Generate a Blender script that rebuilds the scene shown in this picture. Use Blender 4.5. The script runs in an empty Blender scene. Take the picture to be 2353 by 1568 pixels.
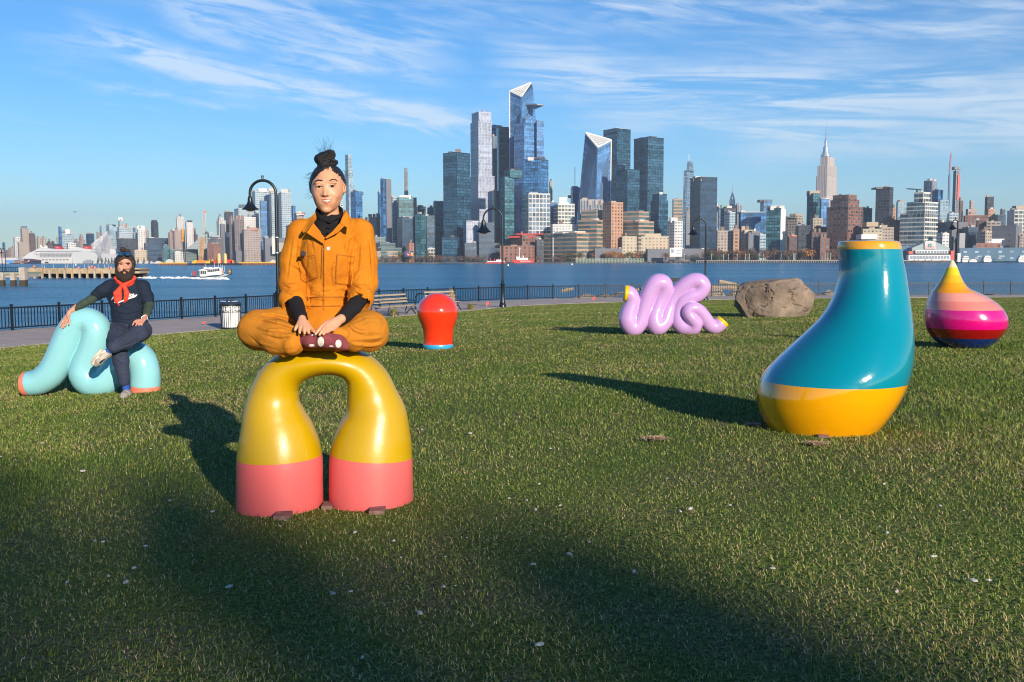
import bpy, bmesh, math, random
import numpy as np
from mathutils import Vector, Matrix
from mathutils.bvhtree import BVHTree
random.seed(7); rng = np.random.default_rng(7)
S = bpy.context.scene; COL = S.collection
R = math.radians
# ------------------------------------------------------------------ camera
F = 2200.0; CX, CY = 1176.5, 784.0; EYE = 5.0
TH = math.atan((CY-599.0)/F); RO = 0.003
fw = Vector((0, math.cos(TH), -math.sin(TH))); r0 = Vector((1, 0, 0)); u0_ = Vector((0, math.sin(TH), math.cos(TH)))
RX = r0*math.cos(RO) - u0_*math.sin(RO); UP = u0_*math.cos(RO) + r0*math.sin(RO)
CAM = Vector((0, 0, EYE))
cd = bpy.data.cameras.new('camera'); cam = bpy.data.objects.new('camera', cd); COL.objects.link(cam)
cd.sensor_width = 36; cd.lens = F/2353*36; cd.clip_start = 0.1; cd.clip_end = 40000
mw = Matrix((RX, UP, -fw)).transposed().to_4x4(); mw.translation = CAM; cam.matrix_world = mw
S.camera = cam
# ------------------------------------------------------------------ light
SUN_EL = R(17.5); SUN_H = Vector((0.45, -0.893, 0)).normalized()
sd = bpy.data.lights.new('sun', 'SUN'); sun = bpy.data.objects.new('sun', sd); COL.objects.link(sun)
sd.energy = 4.6; sd.angle = R(0.53); sd.color = (1.0, 0.86, 0.70)
to_sun = Vector((SUN_H.x*math.cos(SUN_EL), SUN_H.y*math.cos(SUN_EL), math.sin(SUN_EL)))
sun.rotation_euler = to_sun.to_track_quat('Z', 'Y').to_euler(); sun.location = (20, -40, 40)
W = bpy.data.worlds.new('World'); S.world = W; W.use_nodes = True
nt = W.node_tree; N = nt.nodes; L = nt.links; N.clear()
def nd(t, tree=None, **k):
    n = (tree or nt).nodes.new(t)
    for a, b in k.items(): setattr(n, a, b)
    return n
def mth(op, a, b=None, c=None, tree=None, clamp=False):
    tr = tree or nt; n = tr.nodes.new('ShaderNodeMath'); n.operation = op; n.use_clamp = clamp
    for i, v in enumerate((a, b, c)):
        if v is None: continue
        if isinstance(v, (int, float)): n.inputs[i].default_value = v
        else: tr.links.new(v, n.inputs[i])
    return n.outputs[0]
sky = nd('ShaderNodeTexSky'); sky.sky_type = 'NISHITA'; sky.sun_disc = False
sky.sun_elevation = SUN_EL; sky.sun_rotation = math.atan2(SUN_H.x, SUN_H.y)
sky.air_density = 1.0; sky.dust_density = 0.15; sky.ozone_density = 3.5; sky.altitude = 0
tc = nd('ShaderNodeTexCoord'); sx = nd('ShaderNodeSeparateXYZ'); L.new(tc.outputs['Generated'], sx.inputs[0])
hy = mth('SQRT', mth('ADD', mth('MULTIPLY', sx.outputs[0], sx.outputs[0]), mth('MULTIPLY', sx.outputs[1], sx.outputs[1])))
az = mth('ARCTAN2', sx.outputs[0], sx.outputs[1])            # radians right of the view axis
el = mth('ARCTAN2', sx.outputs[2], mth('MAXIMUM', hy, 0.001))
# streaky noise: coordinates rotated along the wind and stretched
def streak(rot, sxx, syy, sc, det, dist, seed):
    ca, sa = math.cos(rot), math.sin(rot)
    p = mth('ADD', mth('MULTIPLY', az, ca), mth('MULTIPLY', el, -sa))
    q = mth('ADD', mth('MULTIPLY', az, sa), mth('MULTIPLY', el, ca))
    c = nd('ShaderNodeCombineXYZ'); L.new(mth('MULTIPLY', p, sxx), c.inputs[0]); L.new(mth('MULTIPLY', q, syy), c.inputs[1]); c.inputs[2].default_value = seed
    n = nd('ShaderNodeTexNoise'); n.inputs['Scale'].default_value = sc; n.inputs['Detail'].default_value = det
    n.inputs['Roughness'].default_value = 0.62; n.inputs['Distortion'].default_value = dist
    L.new(c.outputs[0], n.inputs['Vector']); return n.outputs['Fac']
nA = streak(0.16, 6.0, 40, 1.6, 11, 0.9, 1.3)
nB = streak(0.05, 4.0, 46, 1.5, 11, 0.9, 5.1)
nW = streak(0.2, 4, 7, 2.0, 5, 0.2, 9.7)
def sst(x, lo, hi):
    n = nd('ShaderNodeMapRange'); n.interpolation_type = 'SMOOTHSTEP'; n.inputs['From Min'].default_value = lo; n.inputs['From Max'].default_value = hi
    L.new(x, n.inputs['Value']); return n.outputs[0]
warp = mth('MULTIPLY', mth('SUBTRACT', nW, 0.5), 0.055)
elw = mth('ADD', el, warp)
def band(u1, v1, u2, v2, w, amp, noise, curve=0.0, soft=0.06):
    a1, e1, a2, e2 = (u1-CX)/F, (599-v1)/F, (u2-CX)/F, (599-v2)/F
    m = (e2-e1)/(a2-a1)
    t = mth('SUBTRACT', az, a1)
    e0 = mth('ADD', mth('MULTIPLY', t, m), e1)
    if curve: e0 = mth('ADD', e0, mth('MULTIPLY', mth('MULTIPLY', t, mth('SUBTRACT', az, a2)), curve))
    d = mth('DIVIDE', mth('SUBTRACT', elw, e0), w/F)
    g = mth('EXPONENT', mth('MULTIPLY', mth('MULTIPLY', d, d), -1.0))
    win = mth('MULTIPLY', sst(az, a1-soft*.3, a1+soft), mth('SUBTRACT', 1.0, sst(az, a2-soft, a2+soft*.4)))
    return mth('MULTIPLY', mth('MULTIPLY', g, win), mth('MULTIPLY', noise, amp))
sA = sst(nA, 0.33, 0.64); sB = sst(nB, 0.31, 0.62)
bands = [band(-200, 60, 700, 20, 40, 0.35, sA), band(120, 150, 620, 215, 26, .4, sA), band(420, 90, 1060, 190, 30, 0.5, sA), band(640, 235, 1200, 262, 16, .35, sB), band(240, 118, 1150, 300, 30, 1.15, sA, 0.25), band(380, 30, 1060, 130, 58, 0.62, sA), band(1120, 150, 2700, 300, 62, 1.0, sB, 0.12),
         band(1330, 5, 1760, 75, 40, 0.75, sA), band(1700, 60, 2700, 190, 70, 0.52, sA), band(1650, 318, 2020, 326, 13, 0.8, sB, 0, .04),
         band(1640, 365, 2700, 360, 34, 0.55, sB), band(260, 228, 640, 268, 7, 0.55, sA, 0, .05), band(690, 284, 1060, 305, 8, 0.5, sA, 0, .05),
         band(600, 160, 900, 182, 18, 0.55, sA, 0, .05), band(1300, 300, 1900, 250, 45, 0.45, sB), band(850, 325, 1010, 340, 6, 0.4, sA, 0, .03),
         band(1560, 215, 2353, 95, 40, 0.35, sB), band(900, 30, 1500, 60, 60, 0.35, sA)]
tot = bands[0]
for b in bands[1:]: tot = mth('ADD', tot, b)
# faint high veil everywhere
tot = mth('ADD', tot, mth('MULTIPLY', sst(mth('MULTIPLY', nA, nB), 0.24, 0.55), 0.28))
cm = mth('MULTIPLY', mth('MINIMUM', tot, 1.0), 0.64, clamp=True)
cm = mth('MULTIPLY', cm, sst(el, 0.0, 0.05))
hsv = nd('ShaderNodeHueSaturation'); hsv.inputs['Saturation'].default_value = 1.27; hsv.inputs['Value'].default_value = 1.0
L.new(sky.outputs[0], hsv.inputs['Color'])
gam = nd('ShaderNodeMix', data_type='RGBA', blend_type='MULTIPLY'); gam.inputs[0].default_value = 1.0
L.new(hsv.outputs[0], gam.inputs[6]); gam.inputs[7].default_value = (0.73, 0.93, 1.08, 1)
mx = nd('ShaderNodeMix', data_type='RGBA'); L.new(cm, mx.inputs[0]); L.new(gam.outputs[2], mx.inputs[6]); mx.inputs[7].default_value = (6.0, 6.7, 7.4, 1)
bg = nd('ShaderNodeBackground'); bg.inputs['Strength'].default_value = 0.097; L.new(mx.outputs[2], bg.inputs['Color'])
wo = nd('ShaderNodeOutputWorld'); L.new(bg.outputs[0], wo.inputs['Surface'])
S.view_settings.view_transform = 'Standard'; S.view_settings.look = 'None'; S.view_settings.exposure = 0.6; S.view_settings.gamma = 1.0
S.view_settings.use_curve_mapping = False
S.render.engine = 'CYCLES'; S.cycles.use_denoising = True; S.cycles.max_bounces = 6; S.cycles.diffuse_bounces = 3; S.cycles.glossy_bounces = 3
S.cycles.transparent_max_bounces = 6; S.cycles.volume_bounces = 0; HAZE = 7.5e-5; S.cycles.filter_width = 1.1; S.cycles.caustics_reflective = False; S.cycles.caustics_refractive = False
# ------------------------------------------------------------------ helpers
def P(u, v, Y):
    d = fw + RX*((u-CX)/F) + UP*((CY-v)/F)
    return CAM + d*(Y/d.y)
def proj(p):
    q = Vector(p)-CAM; z = q.dot(fw); return CX+F*q.dot(RX)/z, CY-F*q.dot(UP)/z
def lin(c): return tuple(((x/255)/12.92 if x/255 <= .04045 else ((x/255+.055)/1.055)**2.4) for x in c)
MATS = {}
def mat(name, col, rough=0.6, metal=0.0, spec=0.5, coat=0.0, noise=0.0, nscale=5.0, bump=0.0, bscale=40.0, attr=None, tintamt=0.6, col2=None, coatr=0.05, sss=0.0, stretch=None, obj=False):
    if name in MATS: return MATS[name]
    m = bpy.data.materials.new(name); m.use_nodes = True; t = m.node_tree; b = t.nodes['Principled BSDF']
    b.inputs['Base Color'].default_value = (*col, 1); b.inputs['Roughness'].default_value = rough; b.inputs['Metallic'].default_value = metal
    b.inputs['Specular IOR Level'].default_value = spec; b.inputs['Coat Weight'].default_value = coat; b.inputs['Coat Roughness'].default_value = coatr
    if sss: b.inputs['Subsurface Weight'].default_value = sss; b.inputs['Subsurface Radius'].default_value = (.012, .005, .003); b.inputs['Subsurface Scale'].default_value = 1.0
    cur = None
    tcn = t.nodes.new('ShaderNodeTexCoord'); vec = tcn.outputs['Object']
    if stretch:
        mp = t.nodes.new('ShaderNodeMapping'); mp.inputs['Scale'].default_value = stretch; t.links.new(vec, mp.inputs[0]); vec = mp.outputs[0]
    if noise or col2:
        n = t.nodes.new('ShaderNodeTexNoise'); n.inputs['Scale'].default_value = nscale; n.inputs['Detail'].default_value = 6; n.inputs['Roughness'].default_value = .6
        t.links.new(vec, n.inputs['Vector'])
        mx = t.nodes.new('ShaderNodeMix'); mx.data_type = 'RGBA'
        c2 = col2 or tuple(min(1, c*(1+noise)) for c in col); c1 = col if col2 else tuple(c*(1-noise) for c in col)
        rp = t.nodes.new('ShaderNodeMapRange'); rp.inputs['From Min'].default_value = .35; rp.inputs['From Max'].default_value = .65
        t.links.new(n.outputs['Fac'], rp.inputs['Value']); t.links.new(rp.outputs[0], mx.inputs[0])
        mx.inputs[6].default_value = (*c1, 1); mx.inputs[7].default_value = (*c2, 1); cur = mx.outputs[2]
    if attr:
        a = t.nodes.new('ShaderNodeAttribute'); a.attribute_name = attr
        mx = t.nodes.new('ShaderNodeMix'); mx.data_type = 'RGBA'
        mx.inputs[6].default_value = (*[c*(1-tintamt) for c in col], 1); mx.inputs[7].default_value = (*[min(1, c*(1+tintamt)+.04*tintamt) for c in col], 1)
        t.links.new(a.outputs['Fac'], mx.inputs[0]); cur = mx.outputs[2]
    if cur is not None: t.links.new(cur, b.inputs['Base Color'])
    if bump:
        n = t.nodes.new('ShaderNodeTexNoise'); n.inputs['Scale'].default_value = bscale; n.inputs['Detail'].default_value = 5
        t.links.new(vec, n.inputs['Vector'])
        bp = t.nodes.new('ShaderNodeBump'); bp.inputs['Strength'].default_value = min(1, bump); bp.inputs['Distance'].default_value = .01*max(1, bump)
        t.links.new(n.outputs['Fac'], bp.inputs['Height']); t.links.new(bp.outputs[0], b.inputs['Normal'])
    MATS[name] = m; return m
def link(o, parent=None):
    COL.objects.link(o)
    if parent is not None:
        o.parent = parent; o.matrix_parent_inverse = parent.matrix_basis.inverted() if parent.parent is None else Matrix.Identity(4)
        if parent.parent is not None: o.matrix_parent_inverse = Matrix.Identity(4)
    return o
def mkmesh(name, v, f, m, parent=None, smooth=False, attr=None):
    me = bpy.data.meshes.new(name)
    if isinstance(v, np.ndarray) and isinstance(f, np.ndarray):
        k = f.shape[1]; me.vertices.add(len(v)); me.vertices.foreach_set('co', np.ascontiguousarray(v, dtype=np.float32).ravel())
        me.loops.add(f.size); me.loops.foreach_set('vertex_index', np.ascontiguousarray(f, dtype=np.int32).ravel())
        me.polygons.add(len(f)); me.polygons.foreach_set('loop_start', np.arange(0, f.size, k, dtype=np.int32))
        try: me.polygons.foreach_set('loop_total', np.full(len(f), k, dtype=np.int32))
        except Exception: pass
        me.update(calc_edges=True)
    else:
        me.from_pydata([tuple(p) for p in v], [], [tuple(q) for q in f]); me.update()
    if smooth: me.polygons.foreach_set('use_smooth', [True]*len(me.polygons))
    if attr is not None:
        for an, av in attr.items():
            a = me.attributes.new(an, 'FLOAT', 'FACE'); a.data.foreach_set('value', np.asarray(av, dtype=np.float32))
    for mm in (m if isinstance(m, (list, tuple)) else [m]): me.materials.append(mm)
    o = bpy.data.objects.new(name, me); return link(o, parent)
def tag(o, label=None, cat=None, group=None, kind=None):
    if label: o['label'] = label
    if cat: o['category'] = cat
    if group: o['group'] = group
    if kind: o['kind'] = kind
    return o
def thing(name, label, cat, loc, group=None, rz=0):
    o = bpy.data.objects.new(name, None); o.empty_display_size = .1; COL.objects.link(o)
    o.matrix_basis = Matrix.Translation(Vector(loc)) @ Matrix.Rotation(rz, 4, 'Z')
    o.location = loc; o.rotation_euler = (0, 0, rz)
    return tag(o, label, cat, group)
class MB:
    def __init__(s): s.v = []; s.f = []
    def add(s, v, f):
        n = len(s.v); s.v += [tuple(p) for p in v]; s.f += [tuple(i+n for i in q) for q in f]; return s
    def box(s, c, sz, rz=0, rx=0, ry=0):
        M = Matrix.Rotation(rz, 3, 'Z') @ Matrix.Rotation(ry, 3, 'Y') @ Matrix.Rotation(rx, 3, 'X'); c = Vector(c)
        v = [c + M @ Vector((x*sz[0]/2, y*sz[1]/2, z*sz[2]/2)) for x in (-1, 1) for y in (-1, 1) for z in (-1, 1)]
        return s.add(v, [(0, 1, 3, 2), (4, 6, 7, 5), (0, 4, 5, 1), (2, 3, 7, 6), (0, 2, 6, 4), (1, 5, 7, 3)])
    def prism(s, base, top):
        n = len(base); v = list(base)+list(top)
        return s.add(v, [tuple(range(n-1, -1, -1)), tuple(range(n, 2*n))] + [(i, (i+1) % n, n+(i+1) % n, n+i) for i in range(n)])
    def tube(s, pts, r, n=8, cap=True):
        pts = [Vector(p) for p in pts]; rr = r if isinstance(r, (list, tuple)) else [r]*len(pts)
        ref = None; rings = []
        for i, p in enumerate(pts):
            t = (pts[min(i+1, len(pts)-1)]-pts[max(i-1, 0)])
            t = t.normalized() if t.length > 1e-9 else Vector((0, 0, 1))
            if ref is None: ref = Vector((0, 0, 1)) if abs(t.z) < .9 else Vector((1, 0, 0))
            b = t.cross(ref); b = b.normalized() if b.length > 1e-6 else t.orthogonal().normalized(); a = b.cross(t); ref = a
            rings.append([p + (b*math.cos(2*math.pi*k/n)+a*math.sin(2*math.pi*k/n))*rr[i] for k in range(n)])
        v = [q for g in rings for q in g]; f = []
        for i in range(len(pts)-1):
            for k in range(n): f.append((i*n+k, i*n+(k+1) % n, (i+1)*n+(k+1) % n, (i+1)*n+k))
        if cap: f.append(tuple(range(n-1, -1, -1))); f.append(tuple(range((len(pts)-1)*n, len(pts)*n)))
        return s.add(v, f)
    def lathe(s, prof, c, n=24):
        c = Vector(c); v = []; f = []
        for (r, z) in prof:
            for k in range(n): a = 2*math.pi*k/n; v.append(c+Vector((r*math.cos(a), r*math.sin(a), z)))
        for i in range(len(prof)-1):
            for k in range(n): f.append((i*n+k, i*n+(k+1) % n, (i+1)*n+(k+1) % n, (i+1)*n+k))
        if prof[0][0] > 1e-4: f.append(tuple(range(n-1, -1, -1)))
        if prof[-1][0] > 1e-4: f.append(tuple(range((len(prof)-1)*n, len(prof)*n)))
        return s.add(v, f)
    def build(s, name, m, parent=None, smooth=False):
        return mkmesh(name, s.v, s.f, m, parent, smooth)
def smooth_angle(o, deg=35):
    me = o.data; me.polygons.foreach_set('use_smooth', [True]*len(me.polygons))
    try: me.set_sharp_from_angle(angle=R(deg))
    except Exception: pass
    return o
def crom(pts, n=8):
    pts = np.array(pts, float); out = []
    q = np.vstack([2*pts[0]-pts[1], pts, 2*pts[-1]-pts[-2]])
    for i in range(1, len(q)-2):
        for k in range(n):
            t = k/n; a, b, c, d = q[i-1], q[i], q[i+1], q[i+2]
            out.append(.5*((2*b)+(c-a)*t+(2*a-5*b+4*c-d)*t*t+(3*b-a-3*c+d)*t**3))
    out.append(q[-2]); return np.array(out)
def copy_tree(o, parent=None):
    c = o.copy(); COL.objects.link(c)
    if parent is not None: c.parent = parent
    for ch in [x for x in o.children]: copy_tree(ch, c)
    return c
# ------------------------------------------------------------------ terrain
PZ = EYE-2.6
def plane_hit(u, v, z):
    d = fw + RX*((u-CX)/F) + UP*((CY-v)/F); t = (z-EYE)/d.z; return CAM+d*t
edge_px = [(28.7, 798), (200, 783), (341.6, 771.4), (505, 758), (720, 742), (920, 727), (1055, 716.5), (1163, 706.5), (1206, 703), (1378, 696.2), (1679, 688.5), (1870, 685.8), (2353, 683)]
fence_px = [(28.7, 760), (200, 748), (349, 738.5), (482, 729.5), (720, 713), (944, 700), (1050, 695.5), (1206, 689.7), (1378, 685.7), (1679, 681.6), (1870, 680.2), (2353, 678.3)]
ed = [plane_hit(u, v, PZ) for u, v in edge_px]; fe = [plane_hit(u, v, PZ) for u, v in fence_px]
def ext(l):
    a = l[0]+(l[0]-l[2]).normalized()*16; b = l[-1]+(l[-1]-l[-3]).normalized()*40
    return [a]+l+[b]
ed = ext(ed); fe = ext(fe)
edc = crom([(p.x, p.y) for p in ed], 6); fec = crom([(p.x, p.y) for p in fe], 6)
far_ring = [(-30, 0), (-40, -30), (-60, -80), (0, -120), (70, -90), (120, -20), (120, 40)]
ring = [tuple(p) for p in edc] + [far_ring[6], far_ring[5], far_ring[4], far_ring[3], far_ring[2], far_ring[1], far_ring[0]]
rth = np.array([math.atan2(x, y) for x, y in ring]); rr_ = np.array([math.hypot(x, y) for x, y in ring])
o_ = np.argsort(rth); rth, rr_ = rth[o_], rr_[o_]
def redge(th): return np.interp(th, rth, rr_, period=2*math.pi)
H0 = 1.06
def gz(x, y):
    th = np.arctan2(x, y); t = np.clip(np.hypot(x, y)/redge(th), 0, 1)
    return EYE-(H0+(2.6-H0)*t**1.3)
def G(u, v):
    d = fw + RX*((u-CX)/F) + UP*((CY-v)/F); lo, hi = 0.5, 200.0; t = lo
    while t < hi:
        p = CAM+d*t
        if p.z <= gz(p.x, p.y): break
        t *= 1.004
    return CAM+d*t
# ================================================================== SETTING
def struct(o): o['kind'] = 'structure'; return o
# ---- lawn
def ground_mat():
    m = bpy.data.materials.new('lawn_soil'); m.use_nodes = True; t = m.node_tree; b = t.nodes['Principled BSDF']; b.inputs['Roughness'].default_value = .95; b.inputs['Specular IOR Level'].default_value = .1
    g = t.nodes.new('ShaderNodeNewGeometry')
    def ns(sc, det=5):
        n = t.nodes.new('ShaderNodeTexNoise'); n.inputs['Scale'].default_value = sc; n.inputs['Detail'].default_value = det; t.links.new(g.outputs['Position'], n.inputs['Vector']); return n.outputs['Fac']
    def mxx(f, a, b_, lo=.4, hi=.6):
        r = t.nodes.new('ShaderNodeMapRange'); r.inputs['From Min'].default_value = lo; r.inputs['From Max'].default_value = hi; t.links.new(f, r.inputs['Value'])
        x = t.nodes.new('ShaderNodeMix'); x.data_type = 'RGBA'; t.links.new(r.outputs[0], x.inputs[0])
        for i, c in ((6, a), (7, b_)):
            if isinstance(c, tuple): x.inputs[i].default_value = (*c, 1)
            else: t.links.new(c, x.inputs[i])
        return x.outputs[2]
    c = mxx(ns(60), (.055, .085, .018), (.15, .175, .045)); c = mxx(ns(1.6), c, mxx(ns(50), (.075, .078, .028), (.19, .16, .085)), .46, .66)
    c = mxx(ns(.35, 3), c, mxx(ns(70), (.075, .12, .02), (.15, .20, .04)), .45, .7)
    t.links.new(c, b.inputs['Base Color'])
    bp = t.nodes.new('ShaderNodeBump'); bp.inputs['Strength'].default_value = 1; bp.inputs['Distance'].default_value = .03; t.links.new(ns(45), bp.inputs['Height']); t.links.new(bp.outputs[0], b.inputs['Normal'])
    return m
ths = np.concatenate([np.linspace(-math.pi, rth[0]-0, 2)[:0], np.unique(np.concatenate([np.linspace(-math.pi, math.pi, 140, endpoint=False), np.arctan2(edc[:, 0], edc[:, 1])]))])
ts = np.linspace(0, 1, 60)**1.3
V = [(0, 0, float(gz(np.float64(0), np.float64(1e-6))))]; Fc = []
re = redge(ths)
for t in ts[1:]:
    x = np.sin(ths)*re*t; y = np.cos(ths)*re*t; z = EYE-(H0+(2.6-H0)*t**1.3)
    V += [(a, b, z) for a, b in zip(x, y)]
n = len(ths)
for k in range(n): Fc.append((0, 1+(k+1) % n, 1+k))
for i in range(len(ts)-2):
    for k in range(n): Fc.append((1+i*n+k, 1+i*n+(k+1) % n, 1+(i+1)*n+(k+1) % n, 1+(i+1)*n+k))
LAWN = ground_mat()
struct(mkmesh('lawn', V, Fc, LAWN, smooth=True))
# ---- promenade path: a strip between lawn edge and the quay edge, with slab joints as grooves
pathm = mat('path_concrete', (.36, .30, .265), .9, noise=.12, nscale=.8, bump=.4, bscale=30)
def resample(c, step):
    d = np.concatenate([[0], np.cumsum(np.hypot(*np.diff(c, axis=0).T))]); s = np.arange(0, d[-1], step)
    return np.stack([np.interp(s, d, c[:, 0]), np.interp(s, d, c[:, 1])], 1)
def offset(c, w):
    t = np.gradient(c, axis=0); t /= np.hypot(*t.T)[:, None]; nrm = np.stack([-t[:, 1], t[:, 0]], 1); return c+nrm*w
inner = resample(edc, 1.6)
m_ = min(len(inner), 400)
fq = resample(fec, .5)
def nearest_out(p): return fq[np.argmin(np.hypot(fq[:, 0]-p[0], fq[:, 1]-p[1]))]
outer = []
for p in inner:
    q = nearest_out(p); d = q-p; l = np.hypot(*d); outer.append(q+d/l*.35)
outer = np.array(outer)
fbx = MB()
for i in range(len(inner)-1):
    a, b, c, d = inner[i], inner[i+1], outer[i+1], outer[i]
    ca = (a+b+c+d)/4
    q = [ca+(p-ca)*.996 for p in (a, b, c, d)]
    fbx.add([(x, y, PZ-.12) for x, y in q]+[(x, y, PZ+.015+.004*(i % 3)) for x, y in q], [(4, 5, 6, 7), (0, 1, 5, 4), (2, 3, 7, 6), (1, 2, 6, 5), (3, 0, 4, 7)])
struct(fbx.build('path', pathm))
# bed under the slabs and stone bank down to the water
bank = MB(); bv = []
for i, (p, q) in enumerate(zip(inner, outer)):
    d = (q-p)/np.hypot(*(q-p)); 
    bv += [(*p, PZ-.1), (*q, PZ-.1), (*(q+d*1.2), PZ-.7), (*(q+d*4), PZ-3.4)]
bf = [(i*4+j, i*4+j+1, i*4+j+5, i*4+j+4) for i in range(len(inner)-1) for j in range(3)]
struct(mkmesh('stone_bank', bv, bf, mat('bank_stone', (.10, .09, .08), .9, noise=.3, bump=1, bscale=4)))
# ---- water
def water_mat():
    m = bpy.data.materials.new('river_water'); m.use_nodes = True; t = m.node_tree; b = t.nodes['Principled BSDF']
    b.inputs['Base Color'].default_value = (.012, .07, .17, 1); b.inputs['Roughness'].default_value = .25; b.inputs['IOR'].default_value = 1.33; b.inputs['Specular IOR Level'].default_value = .5
    g = t.nodes.new('ShaderNodeNewGeometry')
    def wv(scx, scy, sc, det):
        mp = t.nodes.new('ShaderNodeMapping'); mp.inputs['Scale'].default_value = (scx, scy, 1); mp.inputs['Rotation'].default_value = (0, 0, .12); t.links.new(g.outputs['Position'], mp.inputs[0])
        n = t.nodes.new('ShaderNodeTexNoise'); n.inputs['Scale'].default_value = sc; n.inputs['Detail'].default_value = det; n.inputs['Roughness'].default_value = .6; t.links.new(mp.outputs[0], n.inputs['Vector']); return n.outputs['Fac']
    a = wv(.35, 1.0, .9, 4); bb = wv(.3, 1.0, .12, 5); big = wv(.2, 1, .012, 4)
    c3 = wv(.22, 1.0, .04, 5); h = mth('ADD', mth('ADD', mth('MULTIPLY', a, .7, tree=t), mth('MULTIPLY', bb, 2.6, tree=t), tree=t), mth('MULTIPLY', c3, 4.0, tree=t), tree=t)
    bp = t.nodes.new('ShaderNodeBump'); bp.inputs['Strength'].default_value = 1.0; bp.inputs['Distance'].default_value = 2.2
    t.links.new(h, bp.inputs['Height']); t.links.new(bp.outputs[0], b.inputs['Normal'])
    r = t.nodes.new('ShaderNodeMapRange'); r.inputs['From Min'].default_value = .38; r.inputs['From Max'].default_value = .62; r.inputs['To Min'].default_value = 0; r.inputs['To Max'].default_value = 1
    t.links.new(big, r.inputs['Value'])
    x = t.nodes.new('ShaderNodeMix'); x.data_type = 'RGBA'; t.links.new(r.outputs[0], x.inputs[0]); x.inputs[6].default_value = (.012, .105, .215, 1); x.inputs[7].default_value = (.030, .165, .30, 1)
    t.links.new(x.outputs[2], b.inputs['Base Color'])
    return m
V = [(-9000, -200, 0), (9000, -200, 0), (9000, 16000, 0), (-9000, 16000, 0)]
struct(mkmesh('water', V, [(0, 1, 2, 3)], water_mat()))
# ---- far shore
SHORE = [(-400, 2950), (0, 2650), (420, 2250), (800, 1900), (1200, 1720), (1700, 1560), (2353, 1460), (2900, 1400)]
def YS(u): return float(np.interp(u, [a for a, b in SHORE], [b for a, b in SHORE]))
def XU(u, Y): return P(u, 600, Y).x
sv = []; sf = []
us = list(range(-400, 2950, 50))
for u in us:
    Y = YS(u)
    sv += [(XU(u, Y), Y, -2), (XU(u, Y), Y, 2.2), (XU(u, Y)*1.0, Y+60, 2.6), (XU(u, Y)*3.2, Y*3.2+3500, 6)]
for i in range(len(us)-1):
    for j in range(3): sf.append((i*4+j, (i+1)*4+j, (i+1)*4+j+1, i*4+j+1))
struct(mkmesh('far_shore_ground', sv, sf, mat('shore_ground', (.16, .14, .11), .9, noise=.3, nscale=.01)))
# distant low hills up the river
hv = []; hf = []
for i, u in enumerate(range(-700, 500, 12)):
    Y = 9000; h = 45+18*math.sin(i*.31)+9*math.sin(i*.83)+5*random.random()
    hv += [(XU(u, Y), Y, 0), (XU(u, Y), Y+500, h), (XU(u, Y), Y+2500, h*.8)]
for i in range(len(hv)//3-1):
    for j in range(2): hf.append((i*3+j, i*3+3+j, i*3+4+j, i*3+1+j))
struct(mkmesh('distant_hills', hv, hf, mat('hill', (.10, .12, .09), .95, noise=.2, nscale=.01)))
# ---- fence
FEN = resample(fec, .05)
iron = mat('black_iron', (.006, .010, .016), .35, spec=.5)
fence = thing('fence', 'black iron picket fence running along the waterside path', 'fence', (float(FEN[0][0]), float(FEN[0][1]), PZ))
def box_mesh(name, sx_, sy_, sz_):
    me = bpy.data.meshes.new(name); b = MB().box((0, 0, sz_/2), (sx_, sy_, sz_)); me.from_pydata(b.v, [], b.f); me.update(); me.materials.append(iron); return me
post_me = bpy.data.meshes.new('post'); b = MB(); b.box((0, 0, .49), (.075, .075, .98)); b.box((0, 0, .99), (.095, .095, .03)); b.box((0, 0, .01), (.16, .16, .03)); post_me.from_pydata(b.v, [], b.f); post_me.materials.append(iron)
pick_me = box_mesh('picket', .027, .027, .76)
def put(name, me, x, y, z, rz, parent):
    o = bpy.data.objects.new(name, me); COL.objects.link(o); o.parent = parent; o.matrix_parent_inverse = parent.matrix_basis.inverted(); o.location = (x, y, z); o.rotation_euler = (0, 0, rz); return o
step = 40; npan = (len(FEN)-1)//step; pick = []; rails = []
for i in range(npan+1):
    a = FEN[i*step]; 
    if i < npan:
        b_ = FEN[(i+1)*step]; ang = math.atan2(b_[1]-a[1], b_[0]-a[0])
        rails.append((a, b_, ang))
        for k in range(1, 15):
            p = a+(b_-a)*k/15; pick.append((p[0], p[1], ang))
    put('post', post_me, a[0], a[1], PZ, ang, fence)
for a, b_, ang in rails:
    Lr = float(np.hypot(*(b_-a)))-.08
    for z, h in ((.87, .06), (.115, .05)):
        m = MB().box(((a[0]+b_[0])/2, (a[1]+b_[1])/2, PZ+z), (Lr, .045, h), rz=ang); m.build('rail', iron, fence)
def vis(x, y):
    u, v = proj((x, y, PZ+.5)); return -30 < u < 2383 and not (545 < u < 895 and 600 < v < 800)
vp = [p for p in pick if vis(p[0], p[1])]; vp.sort(key=lambda p: p[1]); near = set(id(p) for p in vp[:295]); st = MB()
for p in pick:
    if id(p) in near: put('picket', pick_me, p[0], p[1], PZ+.1, p[2], fence)
    else: st.box((p[0], p[1], PZ+.48), (.022, .022, .76), rz=p[2])
tag(st.build('pickets_far', iron, fence), 'far pickets of the fence', kind='stuff')
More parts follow.
